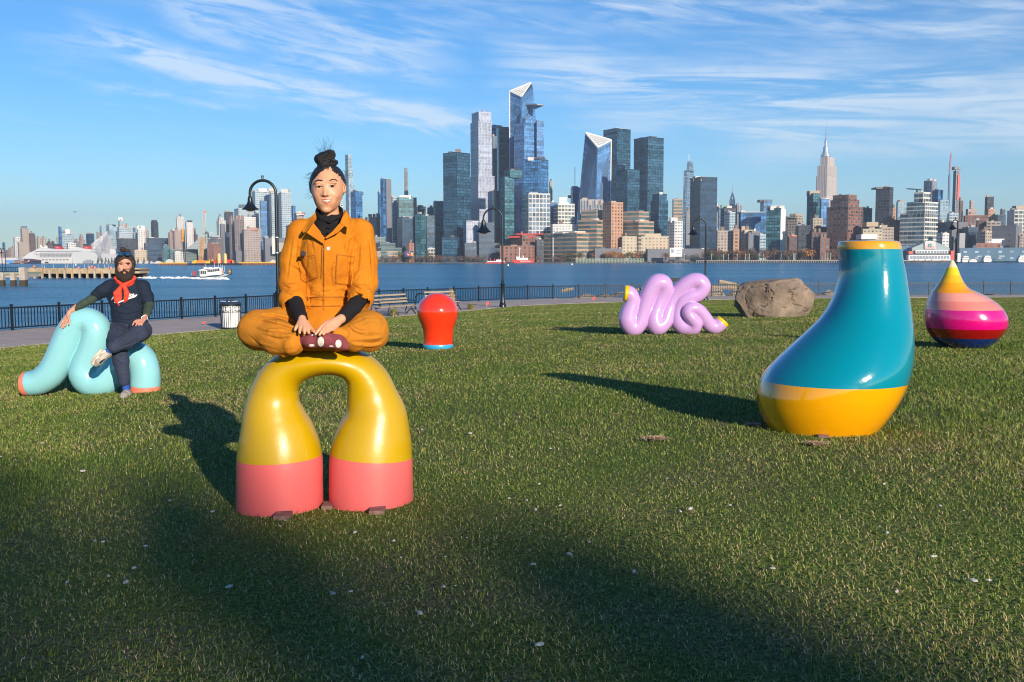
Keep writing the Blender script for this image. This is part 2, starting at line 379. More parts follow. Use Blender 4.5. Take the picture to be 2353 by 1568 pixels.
# ---- riprap boulders behind the fence
stone_m = [mat('riprap_tan', (.34, .28, .21), .9, noise=.25, nscale=3, bump=1, bscale=8), mat('riprap_grey', (.20, .18, .16), .9, noise=.25, nscale=3, bump=1, bscale=8)]
rock_me = []
for k in range(5):
    bm = bmesh.new(); bmesh.ops.create_icosphere(bm, subdivisions=2, radius=.5)
    for v in bm.verts:
        v.co = Vector((v.co.x*(1+.3*math.sin(k+v.co.y*5)), v.co.y*(.85+.2*random.random()), v.co.z*(.7+.25*random.random())))
        for ax in range(3): v.co[ax] = max(-.42, min(.42, v.co[ax]))
    me = bpy.data.meshes.new('rock'); bm.to_mesh(me); bm.free(); me.materials.append(stone_m[k % 2]); rock_me.append(me)
def loc_behind(u, off, drop):
    # point behind the fence on column u
    a = (u-CX)/F; th = math.atan2(a, 1.0); k = np.argmin(abs(np.arctan2(FEN[:, 0], FEN[:, 1])-th)); p = FEN[k]; d = p/np.hypot(*p); return Vector((p[0]+d[0]*off, p[1]+d[1]*off, PZ-drop))
big = [(1392, 2.4, .1, 1.8, .9), (1350, 1.8, .15, 2.3, 1.0, ), (1275, 2.0, .35, 1.9, .9), (1640, 2.6, .0, 2.6, 1.25), (1700, 2.2, .0, 2.0, 1.2), (1890, 2.5, .2, 1.9, .9), (2060, 2.3, .3, 1.7, .6), (2275, 2.2, .2, 2.4, .8), (1905, 2.2, .1, 1.1, 1.1), (130, 1.6, .3, .9, .55), (152, 1.8, .35, 1.0, .5)]
names = ['pale boulder behind the fence left of the purple sculpture', 'largest angular pale boulder behind the fence left of the lilac sculpture', 'rounded tan boulder behind the fence right of the second lamp post', 'sunlit slab boulder behind the fence between lilac sculpture and big rock', 'tan boulder right behind the fence beside the big rock', 'grey boulder behind the fence left of the teal sculpture', 'flat boulder behind the fence right of the teal sculpture', 'wide dark boulder behind the fence at far right', 'upright small boulder behind the fence left of the teal sculpture', 'pointed grey stone behind the fence above the light blue sculpture', 'low grey stone behind the fence by the light blue sculpture']
for (u, off, dr, w, h), nm in zip(big, names):
    p = loc_behind(u, off, dr+.25); me = rock_me[0 if 'dark' not in nm and 'grey' not in nm else 1]
    o = bpy.data.objects.new('boulder', me); COL.objects.link(o); o.location = p; o.scale = (w, w*.7, h*1.6); o.rotation_euler = (0, 0, random.random()*3)
    tag(o, nm, 'boulder', 'boulders behind the fence')
st = MB()
for i in range(0, len(FEN), 8):
    for k in range(3):
        p = FEN[i]; d = p/np.hypot(*p); off = .5+k*.8+random.random()*.6; s_ = .25+.4*random.random()
        c = Vector((p[0]+d[0]*off+random.uniform(-.3, .3), p[1]+d[1]*off, PZ-.28-.3*off+.1*random.random()))
        me = rock_me[random.randrange(5)]; a = random.random()*6
        vs = [c+Matrix.Rotation(a, 3, 'Z') @ Vector((v.co.x*s_*1.8, v.co.y*s_*1.5, v.co.z*s_*1.3)) for v in me.vertices]
        st.add(vs, [tuple(q.vertices) for q in me.polygons])
tag(st.build('riprap', mat('riprap_mix', (.22, .195, .17), .9, col2=(.36, .31, .25), nscale=.9, bump=1, bscale=8)), 'rubble of grey and tan stones below the fence', kind='stuff')
# driftwood planks
dw = mat('driftwood', (.30, .23, .16), .9, noise=.3, nscale=4, stretch=(1, 8, 8))
for (u1, v1, u2, v2, off, w, nm) in ((1628, 661, 1722, 664, 2.4, .3, 'long weathered plank lying on boulders behind the fence'), (1652, 647.5, 1745, 668, 2.9, .32, 'upper grey plank lying tilted across the boulders behind the fence'), (1405, 680, 1500, 659, 2.0, .2, 'slanting driftwood beam behind the fence left of the lilac sculpture'), (1290, 670, 1318, 664, 2.2, .25, 'short driftwood board on a boulder behind the fence')):
    Y = loc_behind((u1+u2)/2, off, 0).y; a, b_ = P(u1, v1, Y), P(u2, v2, Y)
    m = MB().tube([a, (a+b_)/2+Vector((0, 0, .03)), b_], [w*.55, w*.5, w*.4], 6)
    tag(m.build('driftwood_log', dw), nm, 'driftwood', 'driftwood behind the fence')
# ================================================================== CITY
def M_(k, c, **kw): return mat(k, c, **kw)
ST = {  # wall colour, window colour, storey, bay, fill x, fill z, window rough, tint
 'gdark': ((.008, .022, .04), (.018, .085, .15), 4.2, 3.4, .86, .84, .12, .75),
 'gnavy': ((.007, .016, .034), (.014, .05, .105), 4.2, 3.6, .9, .82, .15, .6),
 'gblue': ((.02, .06, .13), (.04, .16, .36), 4.2, 3.6, .88, .84, .12, .7),
 'gbright': ((.07, .14, .26), (.09, .24, .50), 4.2, 3.2, .86, .84, .12, .6),
 'gteal': ((.015, .055, .07), (.04, .15, .19), 4.0, 3.6, .86, .78, .12, .7),
 'gpale': ((.38, .44, .47), (.13, .22, .29), 3.6, 3.4, .80, .52, .15, .7),
 'gpale2': ((.30, .38, .42), (.22, .34, .42), 3.8, 3.6, .7, .7, .15, .7),
 'gviolet': ((.46, .46, .50), (.27, .33, .45), 4.4, 2.6, .70, .88, .18, .55),
 'wgrid': ((.62, .60, .57), (.07, .12, .18), 8.4, 7.2, .80, .80, .15, .9),
 'wgrids': ((.66, .63, .55), (.09, .13, .15), 6.6, 6.6, .80, .68, .15, .7),
 'white': ((.60, .58, .55), (.16, .19, .23), 3.8, 4.4, .55, .42, .3, .7),
 'beige': ((.40, .33, .27), (.09, .09, .10), 3.8, 3.8, .50, .45, .35, .8),
 'stone': ((.50, .44, .38), (.20, .18, .18), 60, 4.2, .42, .97, .4, .5),
 'pink': ((.38, .29, .26), (.12, .10, .11), 3.6, 3.6, .52, .42, .35, .8),
 'pinkg': ((.36, .29, .26), (.07, .07, .08), 3.8, 4.6, .62, .50, .35, .95),
 'brick': ((.24, .105, .065), (.07, .09, .11), 4.0, 4.8, .55, .62, .25, .9),
 'brickw': ((.34, .165, .115), (.08, .09, .10), 4.4, 6.5, .34, .5, .3, .9),
 'brown': ((.13, .075, .065), (.05, .05, .06), 3.8, 4.0, .5, .5, .3, .8),
 'grey': ((.16, .17, .19), (.06, .07, .09), 4.0, 5.0, .4, .45, .3, .8),
 'dgrey': ((.045, .052, .07), (.02, .025, .035), 4.2, 4.2, .7, .6, .2, .8),
 'blank': ((.15, .155, .18), (.05, .06, .08), 9, 22, .12, .2, .3, .8),
 'orange': ((.46, .25, .15), (.10, .09, .09), 4.4, 5.0, .42, .52, .3, .9),
 'band': ((.46, .29, .19), (.09, .14, .14), 5.6, 9.0, .985, .60, .2, .5),
 'cream': ((.50, .42, .30), (.16, .14, .11), 4.2, 5.0, .45, .45, .35, .8),
 'ribs': ((.30, .32, .36), (.10, .13, .18), 90, 5.0, .55, .98, .2, .6),
 'pier': ((.10, .19, .27), (.35, .42, .48), 12, 16, .3, .28, .3, .4),
 'greenp': ((.10, .15, .15), (.06, .11, .11), 6, 8, .93, .62, .2, .5)}
def wmat(st): c = ST[st]; return mat('wall_'+st, c[0], .75 if st[0] != 'g' else .45, noise=.10, nscale=.03)
def gmat(st): c = ST[st]; return mat('window_'+st, c[1], c[6]+.05, spec=.55, attr='tint', tintamt=c[7])
def cells(b0, b1, t1, t0, st, out, tints):
    b0, b1, t1, t0 = [np.array(p, float) for p in (b0, b1, t1, t0)]
    w = np.linalg.norm(b1-b0); h = max(t0[2]-b0[2], t1[2]-b1[2])
    _, _, fh, bay, fx, fz, _, _ = ST[st]; kf = 1.3 if fh < 6 else 1; fh, bay = fh*kf, bay*kf
    nx = max(1, round(w/bay)); nz = max(1, round(h/fh)); nx = min(nx, 60); nz = min(nz, 75)
    nrm = np.cross(b1-b0, t0-b0); nrm /= np.linalg.norm(nrm)
    if nrm[1] > 0 and abs(nrm[1]) > .05: nrm = -nrm
    I, J = np.meshgrid(np.arange(nx), np.arange(nz), indexing='ij'); I = I.ravel(); J = J.ravel()
    s0 = (I+(1-fx)/2)/nx; s1 = (I+1-(1-fx)/2)/nx; z0 = (J+(1-fz)/2)/nz; z1 = (J+1-(1-fz)/2)/nz
    def pt(s, z):
        s = s[:, None]; z = z[:, None]; return (b0*(1-s)+b1*s)*(1-z)+(t0*(1-s)+t1*s)*z
    off = nrm*.35
    v = np.stack([pt(s0, z0)+off, pt(s1, z0)+off, pt(s1, z1)+off, pt(s0, z1)+off], 1)
    out.append(v.reshape(-1, 3)); r = rng.random(len(I)); row = rng.random(nz)[J]; tints.append(np.clip(.5+(r-.5)*(.45 if st[0] == 'g' else .8)+(row-.5)*.5, 0, 1))
def frame3(u0, um, u1, Y, al):
    """footprint: nearest corner on column um at depth Y, faces running back to columns u0 and u1"""
    a0, am, a1 = [(XU(u, Y)/Y) for u in (u0, um, u1)]
    c = Vector((am*Y, Y, 0)); ca, sa = math.cos(al), math.sin(al)
    Lf = (c.x-a0*Y)/(ca+a0*sa) if u0 < um else None
    den = sa-a1*ca
    lft = Vector((-ca, sa, 0)); rgt = Vector((sa, ca, 0))
    if u1 > um:
        if den < .12:     # right face would be edge on: turn the corner out
            rgt = Vector((.92, .39, 0)); den = .92-a1*.39
            if u0 < um: lft = Vector((-.39, .92, 0)); Lf = (c.x-a0*Y)/(.39+a0*.92)
        den = rgt.x-a1*rgt.y; Rt = (a1*Y-c.x)/den
    else: Rt = 30.0
    if Lf is None: Lf = min(Rt*.5, 30); 
    if u0 >= um: lft = Vector((-rgt.y, rgt.x, 0))
    return c, c+lft*Lf, c+lft*Lf+rgt*Rt, c+rgt*Rt     # near, left, back, right
def zof(u, v, Y): return P(u, v, Y).z
def bld(label, st, dY, tiers, al=None, boxes=(), name='tower_block', cat='building', group='skyline buildings', Y=None, taper=None, cap=None, st2=None):
    um0 = tiers[0][1]; Yb = Y or YS(um0)+dY; z0 = 1.5
    root = thing(name, label, cat, (XU(um0, Yb), Yb, z0), group)
    t0_ = tiers[0]; ra = (t0_[2]-t0_[1])/max(.5, t0_[1]-t0_[0])
    al = max(18, min(80 if len(tiers) == 1 else 66, math.degrees(math.atan(ra))))+math.degrees(math.atan(XU(um0, Yb)/Yb))
    wv = MB(); out = []; ti = []; zb = z0; info = None
    for _k, (a, m, c_, v) in enumerate(tiers):
        n, l, bk, r = frame3(a, m, c_, Yb, R(al)); zt = zof(m, v, n.y)
        base = [Vector((p.x, p.y, zb)) for p in (n, r, bk, l)]; top = [Vector((p.x, p.y, zt)) for p in (n, r, bk, l)]
        wv.prism(base, top)
        if a < m: cells(base[3], base[0], top[0], top[3], st, out, ti)
        if c_ > m: cells(base[0], base[1], top[1], top[0], st2 or st, out, ti)
        # parapet
        ctr = (top[0]+top[1]+top[2]+top[3])/4
        wv.prism([ctr+(p-ctr)*1.01 for p in top], [ctr+(p-ctr)*1.01+Vector((0, 0, 1.2)) for p in top])
        zb = zt-1; info = (n, l, bk, r, zt)
    wv.build('wall', wmat(st), root)
    v = np.concatenate(out); f = np.arange(len(v)).reshape(-1, 4)
    tag(mkmesh('windows', v, f, gmat(st), root, attr={'tint': np.concatenate(ti)}), kind='stuff')
    n, l, bk, r, zt = info; e1, e2 = (l-n), (r-n); masonry = st in ('white', 'beige', 'pink', 'pinkg', 'brick', 'brickw', 'brown', 'orange', 'cream', 'grey')
    for _q in range(random.choice((1, 2, 3)) if len(tiers) == 1 or masonry else 1):
        sz_ = random.uniform(.14, .3); a_, b_ = random.uniform(.12, .7), random.uniform(.08, .6); c_ = Vector((n.x, n.y, 0))+Vector((e1.x, e1.y, 0))*a_*.9+Vector((e2.x, e2.y, 0))*b_*.9; w_ = min(26, max(3, sz_*min(e1.length, e2.length)*1.6)); h_ = random.uniform(2.2, 5)
        ang = math.atan2(e2.y, e2.x)
        if masonry and random.random() < .45:
            MB().lathe([(2.2, 2.5), (2.3, 6.5), (0, 8.3)], (c_.x, c_.y, zt), 8).box((c_.x, c_.y, zt+1.3), (3, 3, 2.8)).build('roof_tank', mat('tank_brown', (.24, .18, .14), .9), root)
        else: MB().box((c_.x, c_.y, zt+h_/2), (w_, w_*random.uniform(.5, 1), h_), rz=ang).build('roof_unit', random.choice((offw, grey_m, beige_m, mat('roof_dark', (.10, .13, .17), .5))), root)
    for bx in boxes:
        a, c_, v, cm_ = bx[:4]; Yb2 = Yb+bx[4] if len(bx) > 4 else Yb+6
        x0, x1 = XU(a, Yb2), XU(c_, Yb2); zt = zof((a+c_)/2, v, Yb2); zl = info[4]-2 if len(bx) < 6 else zof((a+c_)/2, bx[5], Yb2)
        nm = bx[6] if len(bx) > 6 else 'roof_box'
        MB().box(((x0+x1)/2, Yb2+(x1-x0)/2, (zl+zt)/2), (x1-x0, min(x1-x0, 25), zt-zl)).build(nm, cm_, root)
    return root, info
white_m = mat('white_paint', (.74, .73, .70), .5); offw = mat('off_white', (.55, .53, .50), .7, noise=.1); red_m = mat('red_paint', (.55, .03, .025), .45)
grey_m = mat('grey_metal', (.25, .27, .30), .5); dark_m = mat('dark_metal', (.03, .035, .045), .45); orange_m = mat('orange_paint', (.75, .22, .03), .5)
yellow_m = mat('yellow_paint', (.75, .45, .02), .5); beige_m = mat('beige_box', (.42, .33, .25), .8); pink_m = mat('pink_box', (.48, .25, .2), .8)
bronze_m = mat('bronze_panel', (.20, .15, .14), .4, metal=.3); steel_m = mat('bright_steel', (.55, .57, .6), .3, metal=.8); navyp = mat('navy_hull', (.012, .02, .05), .35)
glassm = mat('boat_glass', (.02, .03, .04), .1); tealm = mat('teal_metal', (.06, .16, .17), .4); brickm = mat('brick_flat', (.30, .13, .08), .85, noise=.15)
B = bld
# --- far left
B('slim far blue glass tower at the left edge of the skyline', 'gblue', 600, [(7, 10, 14, 558)])
B('low row of pinkish apartment houses at the far left edge', 'pink', 260, [(-20, 8, 22, 575)])
B('low pinkish apartment house left of the white riverside tower', 'pink', 240, [(20, 26, 36, 571)])
B('white residential tower furthest left above the cruise ship bow', 'white', 60, [(33, 36, 48, 546)])
B('grey low tower with teal roof in front of the tall beige tower', 'beige', 30, [(42, 45, 56, 557)], boxes=((45, 52, 555, tealm),))
B('tall beige tower with two blue caps on the far left skyline', 'beige', 110, [(50, 54, 69, 526)], boxes=((51.5, 56, 520, tealm), (58, 63, 520, mat('blue_cap', (.1, .2, .3), .4))))
B('purple brown tower right of the tall beige tower', 'brown', 140, [(68, 70, 84, 541), (69, 71, 82, 537)])
B('tan tower with a dome roof above the ship mast, left twin', 'beige', 180, [(86, 89, 97.5, 549)], boxes=((88, 95, 546.5, beige_m),))
B('tan tower with a dome roof above the ship mast, right twin', 'beige', 190, [(97.8, 100, 108.5, 549)], boxes=((99.5, 106, 546.5, beige_m),))
B('small brown block with pyramid top left of the first red funnel', 'brown', 160, [(108, 113, 122, 559), (111, 114, 118, 555)])
B('narrow grey block behind the first red ship funnel', 'dgrey', 260, [(120, 122, 127, 556)])
B('slim beige block left of the white slanting roofed tower', 'beige', 260, [(132, 134, 138.5, 546)])
B('white patterned tower with slanting roof and blue glass edge', 'gpale', 90, [(137.5, 145, 172, 537)], boxes=((153, 163, 527, white_m), (145, 153, 530, grey_m, 10)))
B('blue glass fin tower on the left side of the white slanting tower', 'gblue', 70, [(137, 139, 144.5, 523)])
B('low white block right below the slanting roofed tower', 'white', 40, [(155, 158, 176, 560)])
B('low dark block between the white slanting tower and the beige stepped block', 'grey', 130, [(172, 175, 186, 555)], boxes=((175, 182, 553, white_m),))
B('beige stepped tower with twin rooftop peaks left of the dark blue block', 'pink', 150, [(181, 187, 197, 552), (183.5, 188, 194, 545)], boxes=((185, 187, 540, pink_m), (189.5, 191.5, 540, pink_m)))
B('dark blue glass block with an orange rooftop box left of the white pyramid building', 'gnavy', 130, [(200, 207, 218.5, 538)], boxes=((204, 210, 535, pink_m),))
B('narrow beige block behind the left slope of the white pyramid building', 'beige', 170, [(224, 227, 231.5, 535)])
B('pale blue curved glass tower behind the white pyramid building', 'gpale2', 200, [(231.5, 236, 247, 521)], boxes=((231.8, 234, 518, mat('pale_glass', (.3, .4, .46), .3)),))
B('pale turquoise glass cluster tower right of the white pyramid apex', 'gpale2', 120, [(246.5, 254, 273, 518)], boxes=((249, 253, 514.5, grey_m), (261, 267, 516.5, dark_m)))
B('tall slender white topped tower left of the wide grey slab', 'gpale', 400, [(275, 278, 286, 508)], boxes=((275.5, 285, 500, white_m, 6),))
B('wide blue grey slab block behind the bearded man, upper', 'gpale', 100, [(272, 276.5, 308.5, 522)], boxes=((289, 293, 514, pink_m),))
B('lower blue grey block in front of the wide slab behind the man', 'dgrey', 40, [(272, 281, 317, 549)])
B('small blue tower right of the wide grey slab', 'gblue', 180, [(308.5, 310, 314, 525)])
B('short white and blue block left of the white gridded tower', 'gpale2', 130, [(309, 311, 317, 536)])
B('white tower with dark window rows behind the man', 'white', 90, [(317, 319, 336.5, 527)], boxes=((318, 335, 519, white_m),))
B('pinkish stepped tower half hidden behind the white gridded tower', 'pink', 210, [(335, 337, 344, 530), (335, 336.5, 340, 525)])
B('dark banded tower with chamfered top above the black exchange block', 'dgrey', 200, [(349.5, 356, 366.5, 511), (351, 357, 364, 507)], boxes=((356, 359, 505.5, white_m),))
B('long low black block crossed by white vertical lines', 'gnavy', 60, [(336, 341, 388, 548)])
for i, u in enumerate((344, 350.5, 357, 363.5, 370, 376.5, 383)): pass
B('pale pink tower of the twin pair, left one', 'pink', 70, [(388, 393, 400, 535)])
B('pale pink tower of the twin pair, right one', 'pink', 75, [(397, 403, 418, 531)])
B('white fluted tower with rounded crown behind the pile driver', 'white', 160, [(407, 410, 426.5, 504), (409, 411, 425, 499)])
B('white tower with a black roof box between pile driver and crane', 'white', 120, [(428.5, 431, 446.5, 512)], boxes=((433, 442, 507, dark_m),))
B('brown peaked roof block left of the tall crane', 'brown', 210, [(446, 449, 456, 540), (447, 449, 452, 531)])
B('greenish glass block right of the crane boom', 'gteal', 120, [(468, 477, 481, 536)])
B('pale glass block with rounded top right of the crane boom', 'gpale2', 130, [(478, 482, 494, 537)])
B('stone and white tower with a crown and clock like dark panel', 'white', 200, [(500, 506, 521, 508), (502, 507, 517, 503), (504, 507, 511, 499.5)])
B('plain white slab below the crowned tower', 'blank', 90, [(507, 509, 520, 516)])
B('white office block with brick face above the yellow barge', 'blank', 20, [(478.5, 497, 515, 546)], boxes=((479, 507, 549, white_m),))
B('brick power house with tall piers left of the yellow tanks', 'brickw', 8, [(477, 493.5, 508, 561)])
B('square white block and purple base between white office and beige flats', 'pink', 110, [(516, 518, 529, 544)], boxes=((516, 529, 534, white_m, -2),))
B('grey faceted tower behind the beige apartment blocks', 'dgrey', 250, [(518, 522, 539, 488)], boxes=((519, 525, 485, grey_m),))
B('beige gridded tower furthest left of the beige apartment group', 'pinkg', 60, [(529, 534, 541, 504)])
B('beige gridded tower with pink roof box left of the lamp head', 'pinkg', 40, [(541, 553, 563, 504)], boxes=((545, 557, 496, pink_m),))
B('wide beige gridded slab with pink roof box below the lamp head', 'pinkg', 10, [(558, 562, 602, 528)], boxes=((572, 593, 524, pink_m),))
B('pale glass block with a dark roof box behind the lamp head', 'gpale', 150, [(541, 551, 588, 480)], boxes=((551, 579, 470, mat('roof_dark', (.10, .13, .17), .5)),))
B('white gridded block behind the first lamp post head', 'white', 120, [(562, 563.5, 590, 500)])
B('tall blue glass tower with a white crown behind the first lamp post', 'gpale', 190, [(583, 590, 623, 440)], boxes=((598, 617, 433.5, white_m),))
B('deep blue glass slab in front of the tall tower by the lamp pole', 'gblue', 120, [(600, 602, 616, 463)])
B('tall pale glass tower with a white box roof, middle of three', 'gpale', 180, [(622, 627, 645, 443)], boxes=((622, 638, 431.5, offw),))
B('tall pale glass tower with a white box roof, rightmost of three', 'gpale', 170, [(644, 650, 672, 443)], boxes=((649, 666, 434.5, offw),))
B('narrow dark blue tower behind the woman\'s right shoulder', 'gblue', 240, [(672, 675, 682, 475)])
B('red and white striped block beside the woman\'s shoulder', 'pinkg', 120, [(679, 684, 701, 490)], boxes=((683, 700, 489, red_m), (683, 700, 494, white_m, -1)))
B('long grey low warehouse left of the woman behind the barge', 'blank', 12, [(541, 543, 607, 578)], boxes=((578, 590, 577, offw),))
B('grey cube hall behind the first lamp pole', 'blank', 30, [(606, 610, 660, 548)], boxes=((628, 656, 558, mat('tan_panel', (.42, .38, .30), .8), -20, 579),))
B('beige long low pier shed buildings right of the bearded man', 'cream', 30, [(308, 310, 358, 576)])
B('teal low exhibition building left of the pile driver', 'gteal', 10, [(373, 376, 390, 565)])
B('grey low shed with green windows behind the pile driver', 'greenp', 15, [(388, 392, 452, 574)])
B('white low shed between crane and pile driver', 'white', 5, [(398, 402, 425, 580)])
B('tiny white building seen beside the woman\'s ear', 'white', 400, [(781, 784, 791, 470), (783, 785, 789, 455)])
# --- centre left
B('very tall slim blue white tower right of the woman\'s head', 'gpale2', 750, [(797, 804, 818, 425), (797, 804, 815, 385), (797, 804, 812, 356)])
B('blue glass tower with silver top below the very tall slim tower', 'gblue', 300, [(808, 819, 835, 441)], boxes=((808.5, 834, 440.5, grey_m, 12, 447),))
B('beige apartment block beside the woman\'s left shoulder', 'beige', 180, [(841, 846, 867, 500)], boxes=((858, 864, 492, dark_m),))
B('dark narrow block right of the beige apartment block', 'dgrey', 170, [(866, 868, 875, 494)])
B('tower with a blue glass side and red construction hoist', 'gblue', 120, [(876.5, 882, 889, 413)], al=40)
B('flat grey unfinished concrete side of the hoist tower', 'blank', 124, [(887, 889.5, 901.5, 413)])
B('narrow blue glass strip tower left of the hoist tower', 'gblue', 200, [(870, 873, 877, 443)])
B('pale glass tower right of the grey hoist tower', 'gpale', 190, [(901.5, 904, 913, 453)])
B('dark green glass block with a white roof box', 'gteal', 160, [(913, 918, 959, 455)], boxes=((920, 946, 449, white_m),))
B('dark navy glass tower in front of the green block', 'gnavy', 60, [(914, 925, 957, 500)], boxes=((932, 949, 497, grey_m),))
B('grey violet tower with a small white sign panel', 'dgrey', 260, [(959, 962, 980, 476)], boxes=((967, 979, 477, white_m, -6, 481),))
B('pale green balcony tower left of the dark pair', 'gteal', 70, [(955, 968, 979, 493)], al=45)
B('dark tower with balconies right of the pale balcony tower', 'gdark', 90, [(978, 981, 1003, 497)])
B('dark blue tower left of the glassy step block', 'gdark', 170, [(983, 990, 1001, 478)])
B('speckled glass tower left of the big blue tower', 'gteal', 120, [(997, 1002, 1021, 466)], boxes=((1001, 1019, 462, grey_m),))
B('low green glass pavilion block right of the woman', 'greenp', 40, [(857, 860, 886, 546)])
B('stepped green exhibition hall beside the woman, upper step', 'greenp', 26, [(859, 873, 909, 560)])
B('stepped green exhibition hall beside the woman, lower step', 'greenp', 12, [(861, 876, 924, 571)])
B('long low grey building with pale stripes behind the bare trees', 'band', 4, [(861, 863, 915, 579)])
B('small orange brick house behind the mural board', 'brickw', 30, [(933, 941, 952, 560)])
B('white framed little building left of the big blue tower base', 'wgrids', 20, [(983, 996, 1000, 572)])
# --- centre towers
B('big dark blue square tower with a bronze top band', 'gdark', 60, [(1020, 1051, 1082, 351)], al=45, boxes=((1048, 1060, 343, bronze_m, 25),))
B('dark gridded podium of the big square blue tower', 'gdark', 30, [(1016, 1052, 1057, 545)], al=45)
B('tall whitish violet rounded tower left of the peaked tower', 'gviolet', 180, [(1082, 1100, 1137, 405), (1083, 1101, 1131.5, 280), (1086, 1102, 1130, 258)], al=40)
B('low violet glass block in front of the whitish tower', 'gviolet', 20, [(1065, 1072, 1101, 509)])
B('dark striped glass block behind the second lamp head', 'gnavy', 14, [(1099, 1101, 1136, 513)])
B('long dark glass base behind the second lamp head', 'gnavy', 4, [(1065, 1068, 1160, 560)])
B('blue glass tower seen behind the whitish rounded tower', 'gblue', 420, [(1129, 1132, 1158, 289)])
B('dark teal rectangular tower left of the peaked tower', 'gteal', 330, [(1142, 1147, 1171, 293)])
B('dark narrow stepped tower right of the whitish tower', 'gdark', 300, [(1131, 1133, 1143, 314)])
B('dark blue lower tower behind the second lamp pole', 'gdark', 90, [(1132, 1135, 1155, 440)])
B('rounded silver blue tower in front of the peaked tower', 'gbright', 200, [(1182, 1205, 1234, 300), (1184, 1205, 1232, 282), (1200, 1208, 1234, 275)], al=42)
B('right wing of the rounded silver blue tower', 'gbright', 214, [(1231, 1233, 1256, 365), (1232, 1234, 1250, 279)])
B('blue glass block with rooftop plant below the rounded tower', 'gblue', 90, [(1204, 1241, 1260, 366)], al=50, boxes=((1213, 1228, 361.5, offw), (1234, 1252, 361, dark_m)))
B('teal glass tower with balcony stack right of the second lamp', 'gteal', 60, [(1149, 1160, 1182, 407), (1160, 1172, 1200, 391)], al=40)
B('white gridded office block below the blue glass block', 'wgrid', 40, [(1199.5, 1215, 1264, 446)], al=50)
B('narrow blue block right of the white gridded office', 'gblue', 120, [(1263, 1265, 1280, 467)])
B('far beige slim tower right of the silver blue tower', 'beige', 700, [(1262, 1264, 1269.5, 418)])
B('white balcony block cluster with a tall white box', 'wgrids', 70, [(1272, 1282, 1320, 470)], boxes=((1285, 1303, 454, white_m),))
B('low white terrace of the white balcony cluster', 'white', 30, [(1264, 1270, 1326, 517)])
B('angular blue tower behind the white cluster with antenna', 'gblue', 330, [(1311, 1316, 1335, 432)], boxes=((1320, 1321.3, 384, white_m, 8, 432, 'antenna'), (1305, 1312, 449, red_m, -2, 455, 'sign')))
B('bright blue block left of the triangle topped tower base', 'gbright', 300, [(1333, 1338, 1358, 431)])
B('tall blue tower behind the triangle topped tower', 'gdark', 420, [(1385, 1416, 1447, 296)], al=45)
B('dark blue stepped tower in front of the tall blue pair', 'gdark', 220, [(1414, 1440, 1468, 390), (1416, 1434, 1447, 380)], al=45)
B('tall dark blue rectangular tower right of the pair', 'gdark', 420, [(1454.5, 1486, 1522.5, 316)], al=45)
B('dark glass block with an open frame top', 'gdark', 110, [(1494, 1512, 1534, 462), (1498, 1512, 1531, 447)], al=40)
B('beige striped slab left of the spired blue tower', 'band', 520, [(1543.5, 1546, 1567, 459)])
B('dark navy office tower with a gold numeral one', 'gnavy', 330, [(1584, 1607, 1645.5, 408)], al=58)
B('slim grey slab below the navy tower', 'grey', 260, [(1574, 1576, 1584, 486)])
B('white block with regular windows left of the third lamp', 'white', 60, [(1533, 1549, 1568, 509)], boxes=((1540, 1556, 500, offw),))
B('grey ribbed block with water tanks on the roof', 'ribs', 120, [(1328, 1333, 1384, 460)])
B('lower left wing of the orange brick terminal', 'band', 24, [(1328, 1371, 1400, 507)], al=45)
B('upper left wing of the orange brick terminal', 'band', 50, [(1335, 1370, 1392, 484)], al=45)
B('central orange brick tower of the terminal', 'orange', 28, [(1384, 1404, 1431, 466)], al=40)
B('right wing with ribbon windows of the orange terminal', 'band', 55, [(1428, 1467, 1490, 487)], al=45)
B('lower right wing of the orange terminal', 'band', 40, [(1431, 1467, 1502, 510)], al=45)
B('long banded terrace building in front of the terminal', 'band', 2, [(1249.5, 1325, 1404, 536)], al=40)
B('red steel framed floors above a brick warehouse', 'brick', 18, [(1170, 1200, 1249, 541)], al=30, boxes=((1229, 1288, 530, orange_m, 30, 533), (1185, 1249, 536.5, red_m, -2, 539), (1168, 1228, 543, red_m, -4, 546)))
B('long brick warehouse behind the red ships', 'brickw', 4, [(1149, 1222, 1234, 566)], al=20)
B('dark shaded hall between brick warehouse and banded building', 'dgrey', 16, [(1230, 1233, 1250, 552)])
B('cream colored long low hall with a raised centre', 'cream', 30, [(1424, 1430, 1547, 545)], boxes=((1480, 1519, 537, mat('cream_box', (.5, .42, .3), .8)),))
B('white and grey low pier hall right of the banded building', 'blank', 6, [(1364, 1367, 1486, 573)], boxes=((1364, 1486, 568, offw, -3, 573),))
B('long grey shed with white parapet and a red stripe', 'blank', -4, [(1484, 1488, 1683, 574)], boxes=((1484, 1683, 569.5, white_m, -2, 574), (1500, 1620, 580.5, red_m, -3, 583)))
